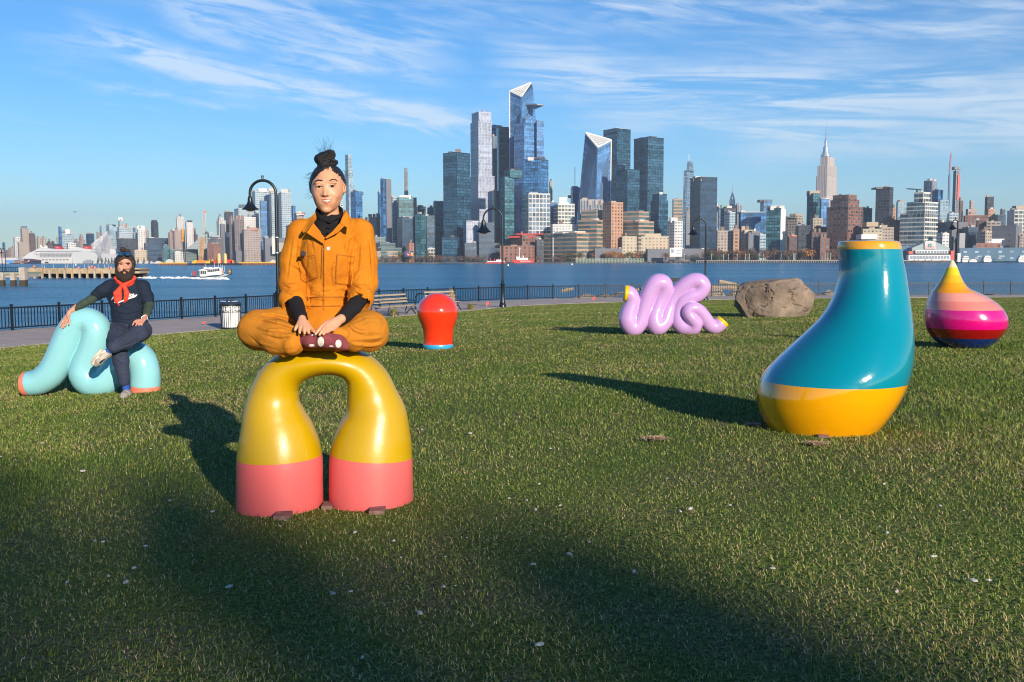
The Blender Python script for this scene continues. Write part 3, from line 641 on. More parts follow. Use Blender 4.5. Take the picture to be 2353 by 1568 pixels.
# --- right of centre
B('slim beige tower right of the navy office tower', 'beige', 420, [(1644.5, 1646, 1649, 474)])
B('small blue tower behind the dark balcony hotel', 'gblue', 400, [(1648, 1650, 1657, 477)], boxes=((1656, 1667, 471, mat('green_roof', (.18, .36, .28), .7)),))
B('dark framed hotel block with pale balconies', 'dgrey', 120, [(1654, 1662, 1689, 480)])
B('pale balcony front right of the third lamp arch', 'gpale', 90, [(1662, 1675, 1688, 489)])
B('grey ribbed slim tower right of the spired art deco tower', 'ribs', 220, [(1689.5, 1692, 1704, 471)])
B('blue glass hotel with white fins along its top', 'gblue', 110, [(1696, 1700, 1759.5, 490)], boxes=((1697, 1759, 486.5, white_m, -1, 490),))
B('dark blue far tower with a flared crown', 'gblue', 600, [(1744.5, 1752, 1772, 462)], boxes=((1744, 1772.5, 459, dark_m, 4),))
B('white framed glass tower with a blank white side', 'gteal', 50, [(1759.5, 1791, 1793, 480)], al=30, boxes=((1768, 1800, 473, offw), (1792, 1803, 480.5, white_m, 0, 600)))
B('ornate beige stone loft building with pinnacles', 'beige', 20, [(1644, 1648, 1684, 532)], boxes=((1646, 1650, 525, beige_m), (1657, 1661, 527, beige_m), (1672, 1676, 527, beige_m)))
B('orange brick narrow building beside the ornate loft', 'orange', 18, [(1683, 1684.5, 1698, 528)])
B('pale green block of flats behind the autumn trees', 'cream', 30, [(1703, 1710, 1733, 530)], boxes=((1703, 1711, 520, beige_m),))
B('plain grey block with a curved top left of the white framed tower', 'blank', 18, [(1714, 1719, 1746, 536), (1722, 1726, 1744, 532)])
B('small white glass box building left of the white framed tower', 'gpale', 10, [(1743, 1745, 1759, 540)])
B('thin balcony strip right of the blank white side', 'dgrey', 90, [(1801, 1802, 1808, 499)])
B('beige masonry block with a roof hut in the right distance', 'beige', 170, [(1806, 1830, 1843, 500), (1812, 1826, 1842, 493)], al=25)
B('dark brick low buildings with an orange roof level', 'brown', 20, [(1808, 1812, 1831, 545)], boxes=((1811, 1830, 541, orange_m, 2, 546),))
B('dark grey block with a few pale windows', 'dgrey', 24, [(1830, 1833, 1861.5, 520)])
B('tan masonry hut building above the dark grey block', 'beige', 140, [(1860, 1866, 1889, 503)])
B('bright red brick upper storeys left of the big brick tower', 'brick', 90, [(1869, 1874, 1897, 523)])
B('dark maroon warehouse left of the big brick tower', 'brown', 16, [(1861, 1864, 1899, 536)])
B('low framed brick house beside the big brick tower', 'brick', 4, [(1880, 1884, 1905, 549)])
B('green glass tower with cream top left of the famous spire', 'gteal', 200, [(1851, 1865, 1881, 446)], boxes=((1857, 1880, 438.5, beige_m),))
B('light blue glass block at the foot of the stone skyscraper', 'gbright', 170, [(1880, 1884, 1902, 459)], boxes=((1881, 1901, 456, white_m),))
B('big brown brick apartment tower with setbacks', 'brick', 30, [(1897, 1946, 1979, 476), (1905, 1946, 1971, 460), (1910, 1946, 1965, 449)], al=25)
B('teal far block right of the big brick tower', 'gteal', 300, [(1973, 1982, 2001, 480)])
B('tall dark slate tower between brick tower and white grid tower', 'dgrey', 260, [(2008, 2040, 2048, 431)], al=20, boxes=((2010, 2046, 430, dark_m),))
B('slim orange brick block right of the dark slate tower', 'orange', 210, [(2046, 2048, 2055, 480)])
B('pale glass block left of the white gridded tower', 'gpale2', 170, [(2055.5, 2059, 2080, 465)])
B('white gridded apartment tower with stepped terraces', 'wgrids', 20, [(2065, 2122, 2152, 490), (2079, 2122, 2151, 465), (2095.5, 2117, 2133, 443)], al=28)
B('pale ribbed tower with a crane behind the white grid tower', 'ribs', 500, [(2117, 2136, 2147, 416)], al=30)
B('teal ribbed tower right of the pale ribbed tower', 'gblue', 420, [(2137, 2150, 2162, 438)], al=30)
B('light glass tower with a dark gridded crown', 'gpale2', 260, [(2152, 2156, 2175, 462)])
B('slender unfinished concrete tower with a red hoist', 'grey', 420, [(2183.5, 2190, 2199, 394)], boxes=((2186, 2200, 383, mat('lattice_grey', (.12, .15, .18), .5), 4, 390), (2194.5, 2199.5, 403, red_m, -1, 460), ))
B('dark brown tower behind the slender unfinished tower', 'brown', 330, [(2198.5, 2201, 2208.5, 463)])
B('white and blue stepped block below the unfinished tower', 'gpale', 150, [(2173, 2178, 2199, 492)])
B('ornate tan tower with a small cupola', 'pink', 320, [(2215, 2220, 2240.5, 482), (2223, 2226, 2233, 464)])
B('wide brown deco block above the fourth lamp', 'brick', 190, [(2210, 2214, 2268, 497)])
B('dark tower with a ribbed head behind the tan block', 'dgrey', 330, [(2258, 2263, 2278.5, 454)])
B('orange tan block with a round top', 'orange', 230, [(2260, 2267, 2282, 482)])
B('dark glass block with a raised box near the right edge', 'gnavy', 260, [(2282, 2288, 2307.5, 495), (2294, 2297, 2305.5, 482)])
B('grey and white gridded slab at the right edge', 'wgrids', 190, [(2310, 2327, 2375, 484)], boxes=((2330, 2348, 473, beige_m),))
B('maroon brick block in front of the brown deco block', 'brown', 110, [(2240, 2243, 2262, 508)])
B('white topped brick block near the right edge', 'pinkg', 100, [(2260, 2264, 2296, 511)])
B('large plain grey wall building near the right edge', 'blank', 40, [(2276, 2332, 2345, 520)], al=15)
B('dark curved glass building right of the fourth lamp', 'gnavy', 40, [(2208, 2222, 2244, 524)], boxes=((2203, 2216, 536, grey_m, -6, 600),))
B('big plain grey sloping shaded block left of the fourth lamp', 'blank', 50, [(2150, 2185, 2220, 512)], al=20)
B('yellow grey office with small windows and a billboard', 'cream', 20, [(1977, 1981, 2026, 528)], boxes=((1989, 2016, 510.5, mat('tan_sign', (.42, .32, .2), .7), -1, 521), (1978, 2014, 539, white_m, -6, 550, 'billboard')))
B('tan brick warehouse right of the yellow grey office', 'beige', 26, [(2019, 2024, 2052, 524)])
B('pinkish brick block with a water tank', 'brick', 70, [(2028, 2034, 2065, 507)])
B('little pale gabled house in front of the grey sloping block', 'white', 10, [(2150, 2164, 2179, 538)], al=15)
B('brick house above the pale gabled house', 'brick', 80, [(2151, 2155, 2167, 516)], boxes=((2161, 2166, 506, offw),))
B('cream flat block right of the dark curved glass building', 'beige', 16, [(2243, 2262, 2277, 533)], al=15)
B('long pink brick low building with a white penthouse', 'brickw', 4, [(2238, 2242, 2301, 561)], boxes=((2261, 2309, 549, white_m, 12),))
B('tan brick building at the right edge of the picture', 'beige', 4, [(2337, 2341, 2380, 544)])
B('long blue pier shed behind the white yachts', 'pier', -20, [(2200, 2204, 2420, 572)], name='pier_shed')
B('blue pier shed part left of the striped ferry house', 'pier', -16, [(2068, 2071, 2098, 567)], name='pier_shed')
# ================================================================== LANDMARKS
def Q(u, v, Y): return Vector(P(u, v, Y))
def facade(root, quads, st, name='windows'):
    out = []; ti = []
    for q in quads: cells(*q, st, out, ti)
    v = np.concatenate(out); tag(mkmesh(name, v, np.arange(len(v)).reshape(-1, 4), gmat(st), root, attr={'tint': np.concatenate(ti)}), kind='stuff')
def rod(root, name, a, b_, r, m, n=6): return MB().tube([a, b_], r, n).build(name, m, root)
# --- peaked tower with deck
Y = YS(1200)+270; root = thing('peaked_tower', 'tallest blue glass tower with a slanted triangular crown and observation deck', 'skyscraper', (XU(1200, Y), Y, 1.5), 'skyline buildings')
nb, lb, bb, rb = frame3(1171, 1198, 1264, Y, R(38)); z0 = 1.5
n_t, l_t = Q(1198, 224, Y), Q(1171, 211.5, Y+25); r_t = Q(1224, 199, Y+40); k_t = Q(1220, 192, Y+50); r_t2 = r_t
for p in (nb, lb, bb, rb): p.z = z0
back_b = bb; back_t = Q(1205, 200, Y+70)
v = [nb, rb, bb, lb, n_t, r_t, k_t, l_t]
mkmesh('wall', v, [(3, 2, 1, 0), (0, 1, 5, 4), (1, 2, 6, 5), (2, 3, 7, 6), (3, 0, 4, 7), (4, 5, 6, 7)], wmat('gblue'), root)
facade(root, [(lb, nb, n_t, l_t), (nb, rb, r_t, n_t)], 'gbright')
fr = MB()
for a, b_ in ((n_t, l_t), (l_t, k_t), (k_t, n_t)): fr.tube([a+Vector((0, -2, 1)), b_+Vector((0, -2, 1))], 1.5, 5)
for k in range(1, 6): fr.tube([n_t.lerp(l_t, k/6)+Vector((0, -2, .5)), n_t.lerp(k_t, k/6)+Vector((0, -2, .5))], .5, 4)
for k in range(5): fr.tube([n_t.lerp(l_t, k/5)+Vector((0, -2, .5)), n_t.lerp(k_t, (k+1)/5)+Vector((0, -2, .5))], .5, 4)
fr.build('crown_frame', white_m, root); mkmesh('crown_panel', [n_t+Vector((0, -1, .2)), l_t+Vector((0, -1, .2)), k_t+Vector((0, -1, .2))], [(0, 1, 2)], mat('crown_grey', (.35, .36, .36), .6), root)
rod(root, 'edge_fin', lb+Vector((0, -3, 0)), l_t+Vector((0, -3, 0)), 1.2, white_m)
dk = [Q(1207, 240, Y+18), Q(1229, 247, Y+30), Q(1251, 243, Y-10), Q(1234, 240.5, Y-12)]
MB().prism([dk[0]+Vector((0, 0, -1.5)), dk[3]+Vector((0, 0, -1)), dk[2], dk[1]+Vector((0, 0, -4))], [dk[0]+Vector((0, 0, 1.5)), dk[3]+Vector((0, 0, 1.5)), dk[2]+Vector((0, 0, 1)), dk[1]+Vector((0, 0, 1.5))]).build('deck', grey_m, root)
# --- triangle topped tower
Y = YS(1370)+250; root = thing('peaked_tower', 'blue glass tower leaning inward with a white framed triangle at its top', 'skyscraper', (XU(1370, Y), Y, 1.5), 'skyline buildings')
nb, lb, bb, rb = frame3(1316, 1366, 1400.5, Y, R(40))
for p in (nb, lb, bb, rb): p.z = z0
n_t, l_t, r_t, k_t = Q(1373, 339, Y), Q(1345, 306, Y+30), Q(1404, 323, Y+30), Q(1375, 314, Y+60)
mkmesh('wall', [nb, rb, bb, lb, n_t, r_t, k_t, l_t], [(3, 2, 1, 0), (0, 1, 5, 4), (1, 2, 6, 5), (2, 3, 7, 6), (3, 0, 4, 7), (4, 5, 6), (4, 6, 7)], wmat('gbright'), root)
facade(root, [(lb, nb, n_t, l_t), (nb, rb, r_t, n_t)], 'gbright')
fr = MB()
for a, b_ in ((n_t, l_t), (l_t, r_t), (r_t, n_t)): fr.tube([a+Vector((0, -3, 0)), b_+Vector((0, -3, 0))], 2.0, 5)
for k in range(1, 6): fr.tube([n_t.lerp(l_t, k/6)+Vector((0, -2, 0)), n_t.lerp(r_t, k/6)+Vector((0, -2, 0))], .6, 4); fr.tube([n_t.lerp(l_t, k/6)+Vector((0, -2, 0)), n_t.lerp(r_t, (k-1)/6)+Vector((0, -2, 0))], .5, 4)
fr.build('crown_frame', white_m, root); mkmesh('crown_panel', [n_t+Vector((0, -1, 0)), l_t+Vector((0, -1, 0)), r_t+Vector((0, -1, 0))], [(0, 1, 2)], mat('crown_grey', (.35, .36, .36), .6), root)
rod(root, 'edge_fin', rb+Vector((0, -3, 0)), r_t+Vector((0, -3, 0)), 1.3, white_m)
bl = MB(); 
for k in range(1, 14): 
    a, b_ = lb.lerp(l_t, .62+.03*k*.9), nb.lerp(n_t, .62+.03*k*.9); bl.tube([a+Vector((-.8, -.8, 0)), b_+Vector((-.8, -.8, 0))], .35, 4)
bl.build('louvre_bands', dark_m, root)
# --- stone skyscraper with spire
Y = YS(1890)+900; root = thing('spired_skyscraper', 'pale stone art deco skyscraper with tall metal mast and antenna', 'skyscraper', (XU(1895, Y), Y, 1.5), 'skyline buildings')
wv = MB(); out = []; ti = []; zb = z0
for a, m, c_, vt in ((1871, 1896, 1919.5, 403), (1873.5, 1896, 1918, 380), (1880, 1896.5, 1913, 361)):
    n, l, bk, r = frame3(a, m, c_, Y, R(42)); zt = zof(m, vt, n.y)
    base = [Vector((p.x, p.y, zb)) for p in (n, r, bk, l)]; top = [Vector((p.x, p.y, zt)) for p in (n, r, bk, l)]
    wv.prism(base, top); cells(base[3], base[0], top[0], top[3], 'stone', out, ti); cells(base[0], base[1], top[1], top[0], 'stone', out, ti); zb = zt-1
wv.build('wall', mat('pale_stone', (.62, .56, .52), .7), root)
v = np.concatenate(out); tag(mkmesh('windows', v, np.arange(len(v)).reshape(-1, 4), mat('stone_bay', (.33, .30, .31), .5, attr='tint', tintamt=.3), root, attr={'tint': np.concatenate(ti)}), kind='stuff')
c = Q(1896.8, 361, Y+25); sc = Y/F
def zrel(v): return zof(1897, v, Y+25)-c.z
MB().lathe([(11*sc, 0), (11*sc, zrel(356)), (8*sc, zrel(355)), (8*sc, zrel(351)), (6.5*sc, zrel(350)), (5.5*sc, zrel(338)), (3.2*sc, zrel(337)), (3.0*sc, zrel(326)), (2.2*sc, zrel(322)), (.9*sc, zrel(319))], c, 12).build('mast_crown', steel_m, root)
MB().lathe([(1.0*sc, zrel(319)), (.9*sc, zrel(305)), (.5*sc, zrel(304)), (.45*sc, zrel(290)), (.2*sc, zrel(289)), (.15*sc, zrel(278))], c, 8).build('antenna', grey_m, root)
# --- tapering art deco spire
Y = YS(1682)+1200; root = thing('spired_skyscraper', 'distant grey tower with a scalloped needle spire', 'skyscraper', (XU(1682, Y), Y, 1.5), 'skyline buildings'); sc = Y/F
n, l, bk, r = frame3(1675, 1682, 1690, Y, R(42)); zt = zof(1682, 470, Y)
MB().prism([Vector((p.x, p.y, z0)) for p in (n, r, bk, l)], [Vector((p.x, p.y, zt)) for p in (n, r, bk, l)]).build('wall', wmat('grey'), root)
c = Q(1682.6, 470, Y+8*sc); zr = lambda v: zof(1682.6, v, Y+8*sc)-c.z
MB().lathe([(7*sc, 0), (6.8*sc, zr(464)), (5.2*sc, zr(456)), (3.2*sc, zr(449)), (1.5*sc, zr(443)), (.5*sc, zr(436)), (.15*sc, zr(425))], c, 10).build('spire', mat('spire_grey', (.3, .32, .35), .35, metal=.6), root)
# --- tapering blue tower with spire
Y = YS(1578)+1150; root = thing('spired_skyscraper', 'tapering blue white tower with a white mast left of the navy office tower', 'skyscraper', (XU(1578, Y), Y, 1.5), 'skyline buildings')
wv = MB(); qs = []; zb = z0
for (a, m, c_, vb), (a2, m2, c2, vt) in (((1565, 1573, 1600, 0), (1569, 1576, 1592, 392)), ((1575, 1580, 1592, 392), (1577, 1582, 1589, 371))):
    n, l, bk, r = frame3(a, m, c_, Y, R(35)); n2, l2, b2, r2 = frame3(a2, m2, c2, Y, R(35)); zt = zof(m2, vt, Y)
    base = [Vector((p.x, p.y, zb)) for p in (n, r, bk, l)]; top = [Vector((p.x, p.y, zt)) for p in (n2, r2, b2, l2)]
    wv.prism(base, top); qs += [(base[3], base[0], top[0], top[3]), (base[0], base[1], top[1], top[0])]; zb = zt-.5
wv.build('wall', wmat('gbright'), root); facade(root, qs, 'gpale2'); rod(root, 'mast', Q(1583, 373, Y+8), Q(1583, 354, Y+8), .9, white_m)
# --- slanted bronze tower
Y = YS(935)+500; root = thing('leaning_tower', 'very thin dark tower narrowing towards its slanted top', 'skyscraper', (XU(935, Y), Y, 1.5), 'skyline buildings')
b4 = [Vector((XU(u, Y+d), Y+d, z0)) for u, d in ((928.5, 0), (942.5, 0), (942.5, 25), (928.5, 25))]; t4 = [Q(929, 385.5, Y), Q(936.5, 386.5, Y), Q(936.5, 386.5, Y+20), Q(929, 385.5, Y+20)]
MB().prism(b4, t4).build('wall', bronze_m, root); facade(root, [(b4[0].lerp(b4[1], .35), b4[1], t4[1], t4[0].lerp(t4[1], .35))], 'gpale2')
# --- white sloping pyramid building
Y = YS(240)+90; root = thing('pyramid_building', 'white sail shaped pyramid building with rows of dark slots', 'building', (XU(240, Y), Y, 1.5), 'skyline buildings')
ap = Q(254.5, 524, Y+30); L0 = Vector((XU(198, Y), Y+5, z0)); M0 = Vector((XU(238, Y-30), Y-30, z0)); R0 = Vector((XU(263, Y), Y+20, z0)); K0 = Vector((XU(240, Y+90), Y+90, z0)); Lt = Q(203, 567, Y+4)
mkmesh('wall', [L0, M0, R0, K0, ap, Lt], [(0, 1, 4, 5), (1, 2, 4), (2, 3, 4), (3, 0, 5, 4)], mat('pyramid_white', (.50, .50, .52), .5), root)
out = []; ti = []
for k in range(1, 17):
    t0, t1 = k/18, (k+.35)/18
    for (A, B_, n_) in ((Lt, M0, 12), (M0, R0, 6)):
        for j in range(n_):
            if random.random() < .25: continue
            s0, s1 = (j+.2)/n_, (j+.8)/n_
            p = [A.lerp(B_, s).lerp(ap, t) for s, t in ((s0, t0), (s1, t0), (s1, t1), (s0, t1))]
            out.append([tuple(q+Vector((0, -.8, 0))) for q in p]); ti.append(random.random())
v = np.array(out).reshape(-1, 3); tag(mkmesh('windows', v, np.arange(len(v)).reshape(-1, 4), mat('slot_grey', (.12, .13, .16), .4, attr='tint', tintamt=.5), root, attr={'tint': ti}), kind='stuff')
# --- green sloping glass building
Y = YS(450)+70; root = thing('sloping_building', 'grey green glass building whose roof slopes up behind the crane', 'building', (XU(450, Y), Y, 1.5), 'skyline buildings')
pts_ = [(429, 572), (462, 544), (476, 536), (480, 575)]
f4 = [Q(u, v, Y) for u, v in pts_]; bk4 = [Q(u, v, Y+40) for u, v in pts_]
mkmesh('wall', f4+bk4, [(0, 1, 2, 3), (7, 6, 5, 4), (0, 4, 5, 1), (1, 5, 6, 2), (2, 6, 7, 3)], mat('slope_glass', (.28, .36, .36), .3), root)
sl = MB()
for k in range(1, 10): a = f4[0].lerp(f4[3], .05).lerp(f4[2], 0); v_ = 572-k*3.4; u_ = 429+(572-v_)*1.2; sl.tube([Q(u_, v_, Y-.6), Q(478, v_+1, Y-.6)], .5, 4)
sl.build('floor_bands', offw, root)
# --- numerals and signs on buildings
def text_on(body, u, v, Y, px_h, m, name, parent=None, shear=0.0, al=0.0, bold=0.0):
    c = bpy.data.curves.new(name, 'FONT'); c.body = body; c.size = px_h*Y/F*1.35; c.extrude = .02*px_h*Y/F; c.offset = bold*c.size; c.shear = shear; c.align_x = 'CENTER'
    o = bpy.data.objects.new(name, c); COL.objects.link(o); dg = bpy.context.evaluated_depsgraph_get(); me = bpy.data.meshes.new_from_object(o.evaluated_get(dg)); bpy.data.objects.remove(o)
    me.materials.clear(); me.materials.append(m); p = Q(u, v, Y)
    M = Matrix.Translation(p) @ Matrix.Rotation(al, 4, 'Z') @ Matrix.Rotation(R(90), 4, 'X'); me.transform(M)
    o2 = bpy.data.objects.new(name, me); link(o2, parent); return o2
gold = mat('gold_sign', (.6, .45, .12), .4)
navy_root = [o for o in COL.objects if o.get('label', '').startswith('dark navy office')][0]
text_on('1', 1593, 417, YS(1607)+324, 7, gold, 'numeral', navy_root, al=-R(32)); text_on('1', 1611, 417, YS(1607)+322, 7, gold, 'numeral', navy_root, al=R(10))
# ================================================================== WATERFRONT
# poster wall on the shed, mural
Yp = YS(1550)-30; pr = thing('poster_board', 'tall white poster wall with figures beside the red striped shed', 'billboard', (XU(1553, Yp), Yp, 2))
MB().box((XU(1553, Yp), Yp, (zof(1553, 570, Yp)+zof(1553, 590, Yp))/2), (28*Yp/F, 1, 20*Yp/F)).build('board', white_m, pr)
MB().box((XU(1545, Yp), Yp-.8, zof(1545, 577, Yp)), (6*Yp/F, .3, 11*Yp/F)).build('picture', mat('poster_grey', (.15, .16, .19), .7, col2=(.6, .6, .62), nscale=.4), pr)
for k in range(3): MB().box((XU(1559, Yp), Yp-.8, zof(1559, 576+k*3.5, Yp)), (10*Yp/F, .3, .8)).build('text_line', grey_m, pr)
Yp = YS(940)-8; pr = thing('mural_board', 'dark blue painted mural board with red and yellow figures above the bare trees', 'billboard', (XU(940, Yp), Yp, 2))
MB().box((XU(940, Yp), Yp, zof(940, 583.5, Yp)), (20*Yp/F, 1, 13*Yp/F)).build('board', mat('mural_blue', (.05, .06, .13), .7), pr)
for (u, v, s, c_) in ((936, 583, 2.4, (.6, .1, .2)), (938, 586, 2.2, (.7, .4, .5)), (943, 586.5, 2.6, (.7, .1, .05)), (946, 583, 2.4, (.8, .6, .1)), (947, 587, 2.4, (.85, .35, .05)), (941, 580, 1.5, (.5, .5, .7))):
    MB().lathe([(s*Yp/F, -.1), (s*Yp/F*.8, .4), (0, .5)], (0, 0, 0), 8).build('painted_shape', mat('mural_%d' % (u*10+v), c_, .7), pr).data.transform(Matrix.Translation(Q(u, v, Yp-.8)) @ Matrix.Rotation(R(90), 4, 'X'))
# --- cruise ships
def ship(name, label, stern_u, Y, prof, hull_prof, funnels):
    root = thing(name, label, 'cruise ship', (XU(100, Y), Y, 0), 'cruise ships')
    w = 34
    def slab(nm, pts, m, dy=0, wd=w):
        a = [Q(u, v, Y+dy) for u, v in pts]; b_ = [p+Vector((0, wd, 0)) for p in a]; n = len(a)
        return mkmesh(nm, a+b_, [tuple(range(n)), tuple(range(2*n-1, n-1, -1))]+[(i, n+i, n+(i+1) % n, (i+1) % n) for i in range(n)], m, root)
    slab('superstructure', prof, mat('ship_white', (.56, .57, .57), .5)); slab('hull', hull_prof, navyp, -2, w+4)
    return root, slab
Ys = YS(120)-60
root, slab = ship('cruise_ship', 'large white cruise ship with navy bow and two red funnels', 215, Ys,
  [(52, 592), (60, 587), (68, 581), (78, 577), (84, 573), (92, 570.5), (108, 570.5), (120, 573), (150, 573.5), (165, 570.5), (178, 568), (188, 571), (212, 574), (220, 577), (222, 604), (54, 604)],
  [(51, 596.5), (56, 594.8), (74, 595.2), (88, 597), (100, 598), (222, 598), (222, 606.5), (53, 606.5)], 2)
deck = MB(); 
for v, ua, ub, h in ((577.5, 82, 190, 1.3), (581.5, 78, 178, .5), (585, 80, 178, .35), (588, 84, 178, .35), (591, 88, 178, .35)):
    deck.box(((XU(ua, Ys)+XU(ub, Ys))/2, Ys-.6, zof(130, v, Ys)), ((ub-ua)*Ys/F, 1.2, h*Ys/F))
deck.build('deck_lines', mat('deck_grey', (.14, .15, .17), .5), root)
b_ = MB()
for u in range(94, 178, 3):
    for v in (583.3, 586.6, 589.6): b_.box((XU(u, Ys), Ys-.7, zof(130, v, Ys)), (1.7*Ys/F, 1.2, 1.5*Ys/F))
tag(b_.build('balconies', mat('balcony_shade', (.30, .31, .34), .5), root), kind='stuff')
for nm, dx in (('funnel', 0), ('funnel', 67)):
    f = slab(nm, [(124.5+dx, 566), (136+dx, 566), (139.5+dx, 573.5), (127.5+dx, 573.5)], red_m, 6, 18)
    slab('funnel_top', [(122.5+dx, 561), (133.5+dx, 561), (136+dx, 566), (124.5+dx, 566)], dark_m, 6, 18)
    c = Q(131.5+dx, 569.6, Ys+5); s_ = .62*Ys/F
    hp = [Vector((c.x+16*math.sin(t)**3*s_/8, c.y, c.z+(13*math.cos(t)-5*math.cos(2*t)-2*math.cos(3*t)-math.cos(4*t))*s_/8)) for t in np.linspace(0, 2*math.pi, 18)[:-1]]
    mkmesh('heart_emblem', hp, [tuple(range(len(hp)))], white_m, root)
slab('mast', [(90.5, 562.5), (93, 563), (97, 568), (103, 568), (103, 565), (107, 565), (108, 570), (94, 570)], white_m, 8, 6)
slab('bow_stripe', [(55, 597.4), (95, 597.6), (95, 598.2), (55, 598)], orange_m, -3, .6)
slab('bow_scroll', [(62, 604), (64, 600), (69, 597.6), (66, 601.5)], white_m, -3, .6)
Y2 = Ys+40
root, slab = ship('cruise_ship', 'second white cruise ship partly hidden by the man\'s head', 290, Y2,
  [(205, 584), (213, 576), (222, 573), (222, 567.5), (226, 567), (230, 572), (240, 571), (244, 573), (262, 573), (272, 577), (283, 580), (283, 604), (205, 604)], [(205, 600), (292, 600), (292, 606.3), (205, 606.3)], 0)
# terminal roofs
def shed(name, label, pts, Y, m, dep=30, cat='pier building', group=None):
    root = thing(name, label, cat, (XU(pts[0][0], Y), Y, 1)); 
    if group: root['group'] = group
    a = [Q(u, v, Y) for u, v in pts]; b_ = [p+Vector((0, dep, 0)) for p in a]; n = len(a)
    mkmesh('hall', a+b_, [tuple(range(n)), tuple(range(2*n-1, n-1, -1))]+[(i, n+i, n+(i+1) % n, (i+1) % n) for i in range(n)], m, root); return root
Yt = YS(150)-130
shed('pier_building', 'white rounded roof pier terminal in front of the cruise ship', [(164, 606), (164, 588), (168, 581), (178, 578.5), (195, 577), (208, 578), (218, 581), (224, 588), (224, 606)], Yt, mat('white_roof', (.50, .51, .51), .5))
rr = shed('pier_building', 'low white terminal with dark door openings beside the navy bow', [(95, 606), (95, 594.5), (166, 594.5), (166, 606)], Yt-4, offw)
for k in range(8): MB().box((XU(99+k*8, Yt-5), Yt-5, zof(100, 597.3, Yt-5)), (4.5*Yt/F, .6, 1.6*Yt/F)).build('opening', dark_m, rr)
MB().box((XU(107, Yt-5), Yt-5, zof(107, 603.5, Yt-5)), (8*Yt/F, .6, 3*Yt/F)).build('doorway', dark_m, rr)
shed('pier_building', 'grey roofed hall behind the terminal near the man\'s head', [(233, 606), (233, 586), (236, 583.5), (264, 583.5), (268, 588), (268, 606)], Yt-2, mat('grey_roof', (.45, .46, .48), .6))
shed('pier_building', 'long white shed with blue door at the far left shore', [(-10, 606), (-10, 592.5), (34, 592.5), (41, 596), (41, 606)], Yt+30, offw)
shed('pier_building', 'blue sided shed at the far left shore', [(12, 604.5), (12, 598), (33, 598), (33, 604.5)], Yt-10, mat('shed_blue', (.10, .28, .55), .6))
shed('pier_building', 'small orange brick hut left of the navy bow', [(33, 604.5), (33, 600), (50, 600), (50, 604.5)], Yt-10, brickm)
for i, (ua, ub, vt, nm) in enumerate(((190, 212, 597, 'low grey dock shed left of the white museum tents'), (213, 240, 600, 'white moored yacht nearest the man on his left'), (243, 264, 599, 'white covered boat shed just left of the man'), (310, 331, 600, 'white excursion boat moored right of the man'), (332, 352, 599.5, 'white moored motor yacht beside the excursion boat'), (353, 372, 600, 'white moored boat behind the yellow pier end'), (380, 398, 596, 'white boxy dock shed behind yellow pier railing'), (620, 634, 597, 'white domed tent at the end of the yellow pier'))):
    Yq = YS((ua+ub)/2)-100; m = offw if 'grey' not in nm else grey_m
    shed('moored_boat' if 'boat' in nm or 'yacht' in nm else 'dock_shed', nm, [(ua, 606), (ua+1, vt+3), (ua+(ub-ua)*.25, vt+2.6), (ua+(ub-ua)*.35, vt), (ua+(ub-ua)*.7, vt+.3), (ua+(ub-ua)*.8, vt+2.6), (ub, vt+3), (ub-1, 606)], Yq, m, 8, 'moored boat' if 'boat' in nm or 'yacht' in nm else 'dock shed')
# --- yellow edged piers, barge, crane
Yb = 1265
def pierbar(label, ua, ub):
    r = thing('construction_pier', label, 'pier', (XU(ua, Yb), Yb, 0)); w = (ub-ua)*Yb/F; xc = (XU(ua, Yb)+XU(ub, Yb))/2
    MB().box((xc, Yb+8, 1.2), (w, 16, 2.4)).build('rusty_sheet', mat('rust', (.14, .05, .035), .9, noise=.3, nscale=.2), r)
    MB().box((xc, Yb+8, 3.0), (w+.5, 16.5, 1.1)).build('yellow_edge', yellow_m, r)
    m = MB()
    for k in range(int(w/3)+1): m.box((xc-w/2+3*k, Yb, 4.1), (.35, .35, 1.3))
    tag(m.build('railing_posts', yellow_m, r), kind='stuff'); 
    m = MB()
    for k in range(int(w/5)+1): m.box((xc-w/2+5*k, Yb-.6, .9), (.9, .9, 2.0))
    tag(m.build('fender_piles', brickm, r), kind='stuff')
pierbar('yellow edged construction pier left of the black barge', 366, 432); pierbar('yellow edged construction pier right of the black barge', 549, 662)
bg_ = thing('barge', 'black barge with tyre fenders carrying a crane and yellow tanks', 'barge', (XU(490, Yb), Yb-20, 0))
x0, x1 = XU(432, Yb-20), XU(551, Yb-20); MB().box(((x0+x1)/2, Yb-14, 1.3), (x1-x0, 12, 2.6)).build('hull', navyp, bg_)
m = MB()
for k in range(26): m.tube([(x0+(x1-x0)*(k+.5)/26, Yb-20.3, 1.5), (x0+(x1-x0)*(k+.5)/26, Yb-19.9, 1.5)], .95, 8)
tag(m.build('tyres', mat('tyre', (.02, .02, .02), .9), bg_), kind='stuff')
for u, c_, w, h, nm in ((447, yellow_m, 9, 5, 'yellow box container on the left end of the barge'), (482, yellow_m, 14, 6, 'yellow machine on the barge beside the crane foot'), (492, red_m, 11, 5, 'red machine on the barge nearest the crane'), (505, red_m, 9, 6, 'red machine left of the yellow tanks'), (524, red_m, 17, 6, 'red machine right of the yellow tanks'), (534, orange_m, 6, 5, 'orange machine at the right end of the barge'), (434, mat('blue_box', (.05, .15, .4), .5), 6, 3, 'small blue box on the left barge corner')):
    Yc = Yb-14; tag(MB().box((XU(u, Yc), Yc, 2.6+h*.25), (w*Yc/F*1.2, 3, h*.5)).box((XU(u, Yc)+w*.15, Yc, 2.6+h*.6), (w*Yc/F*.6, 2.4, h*.4)).build('machine', c_), nm, 'machine')
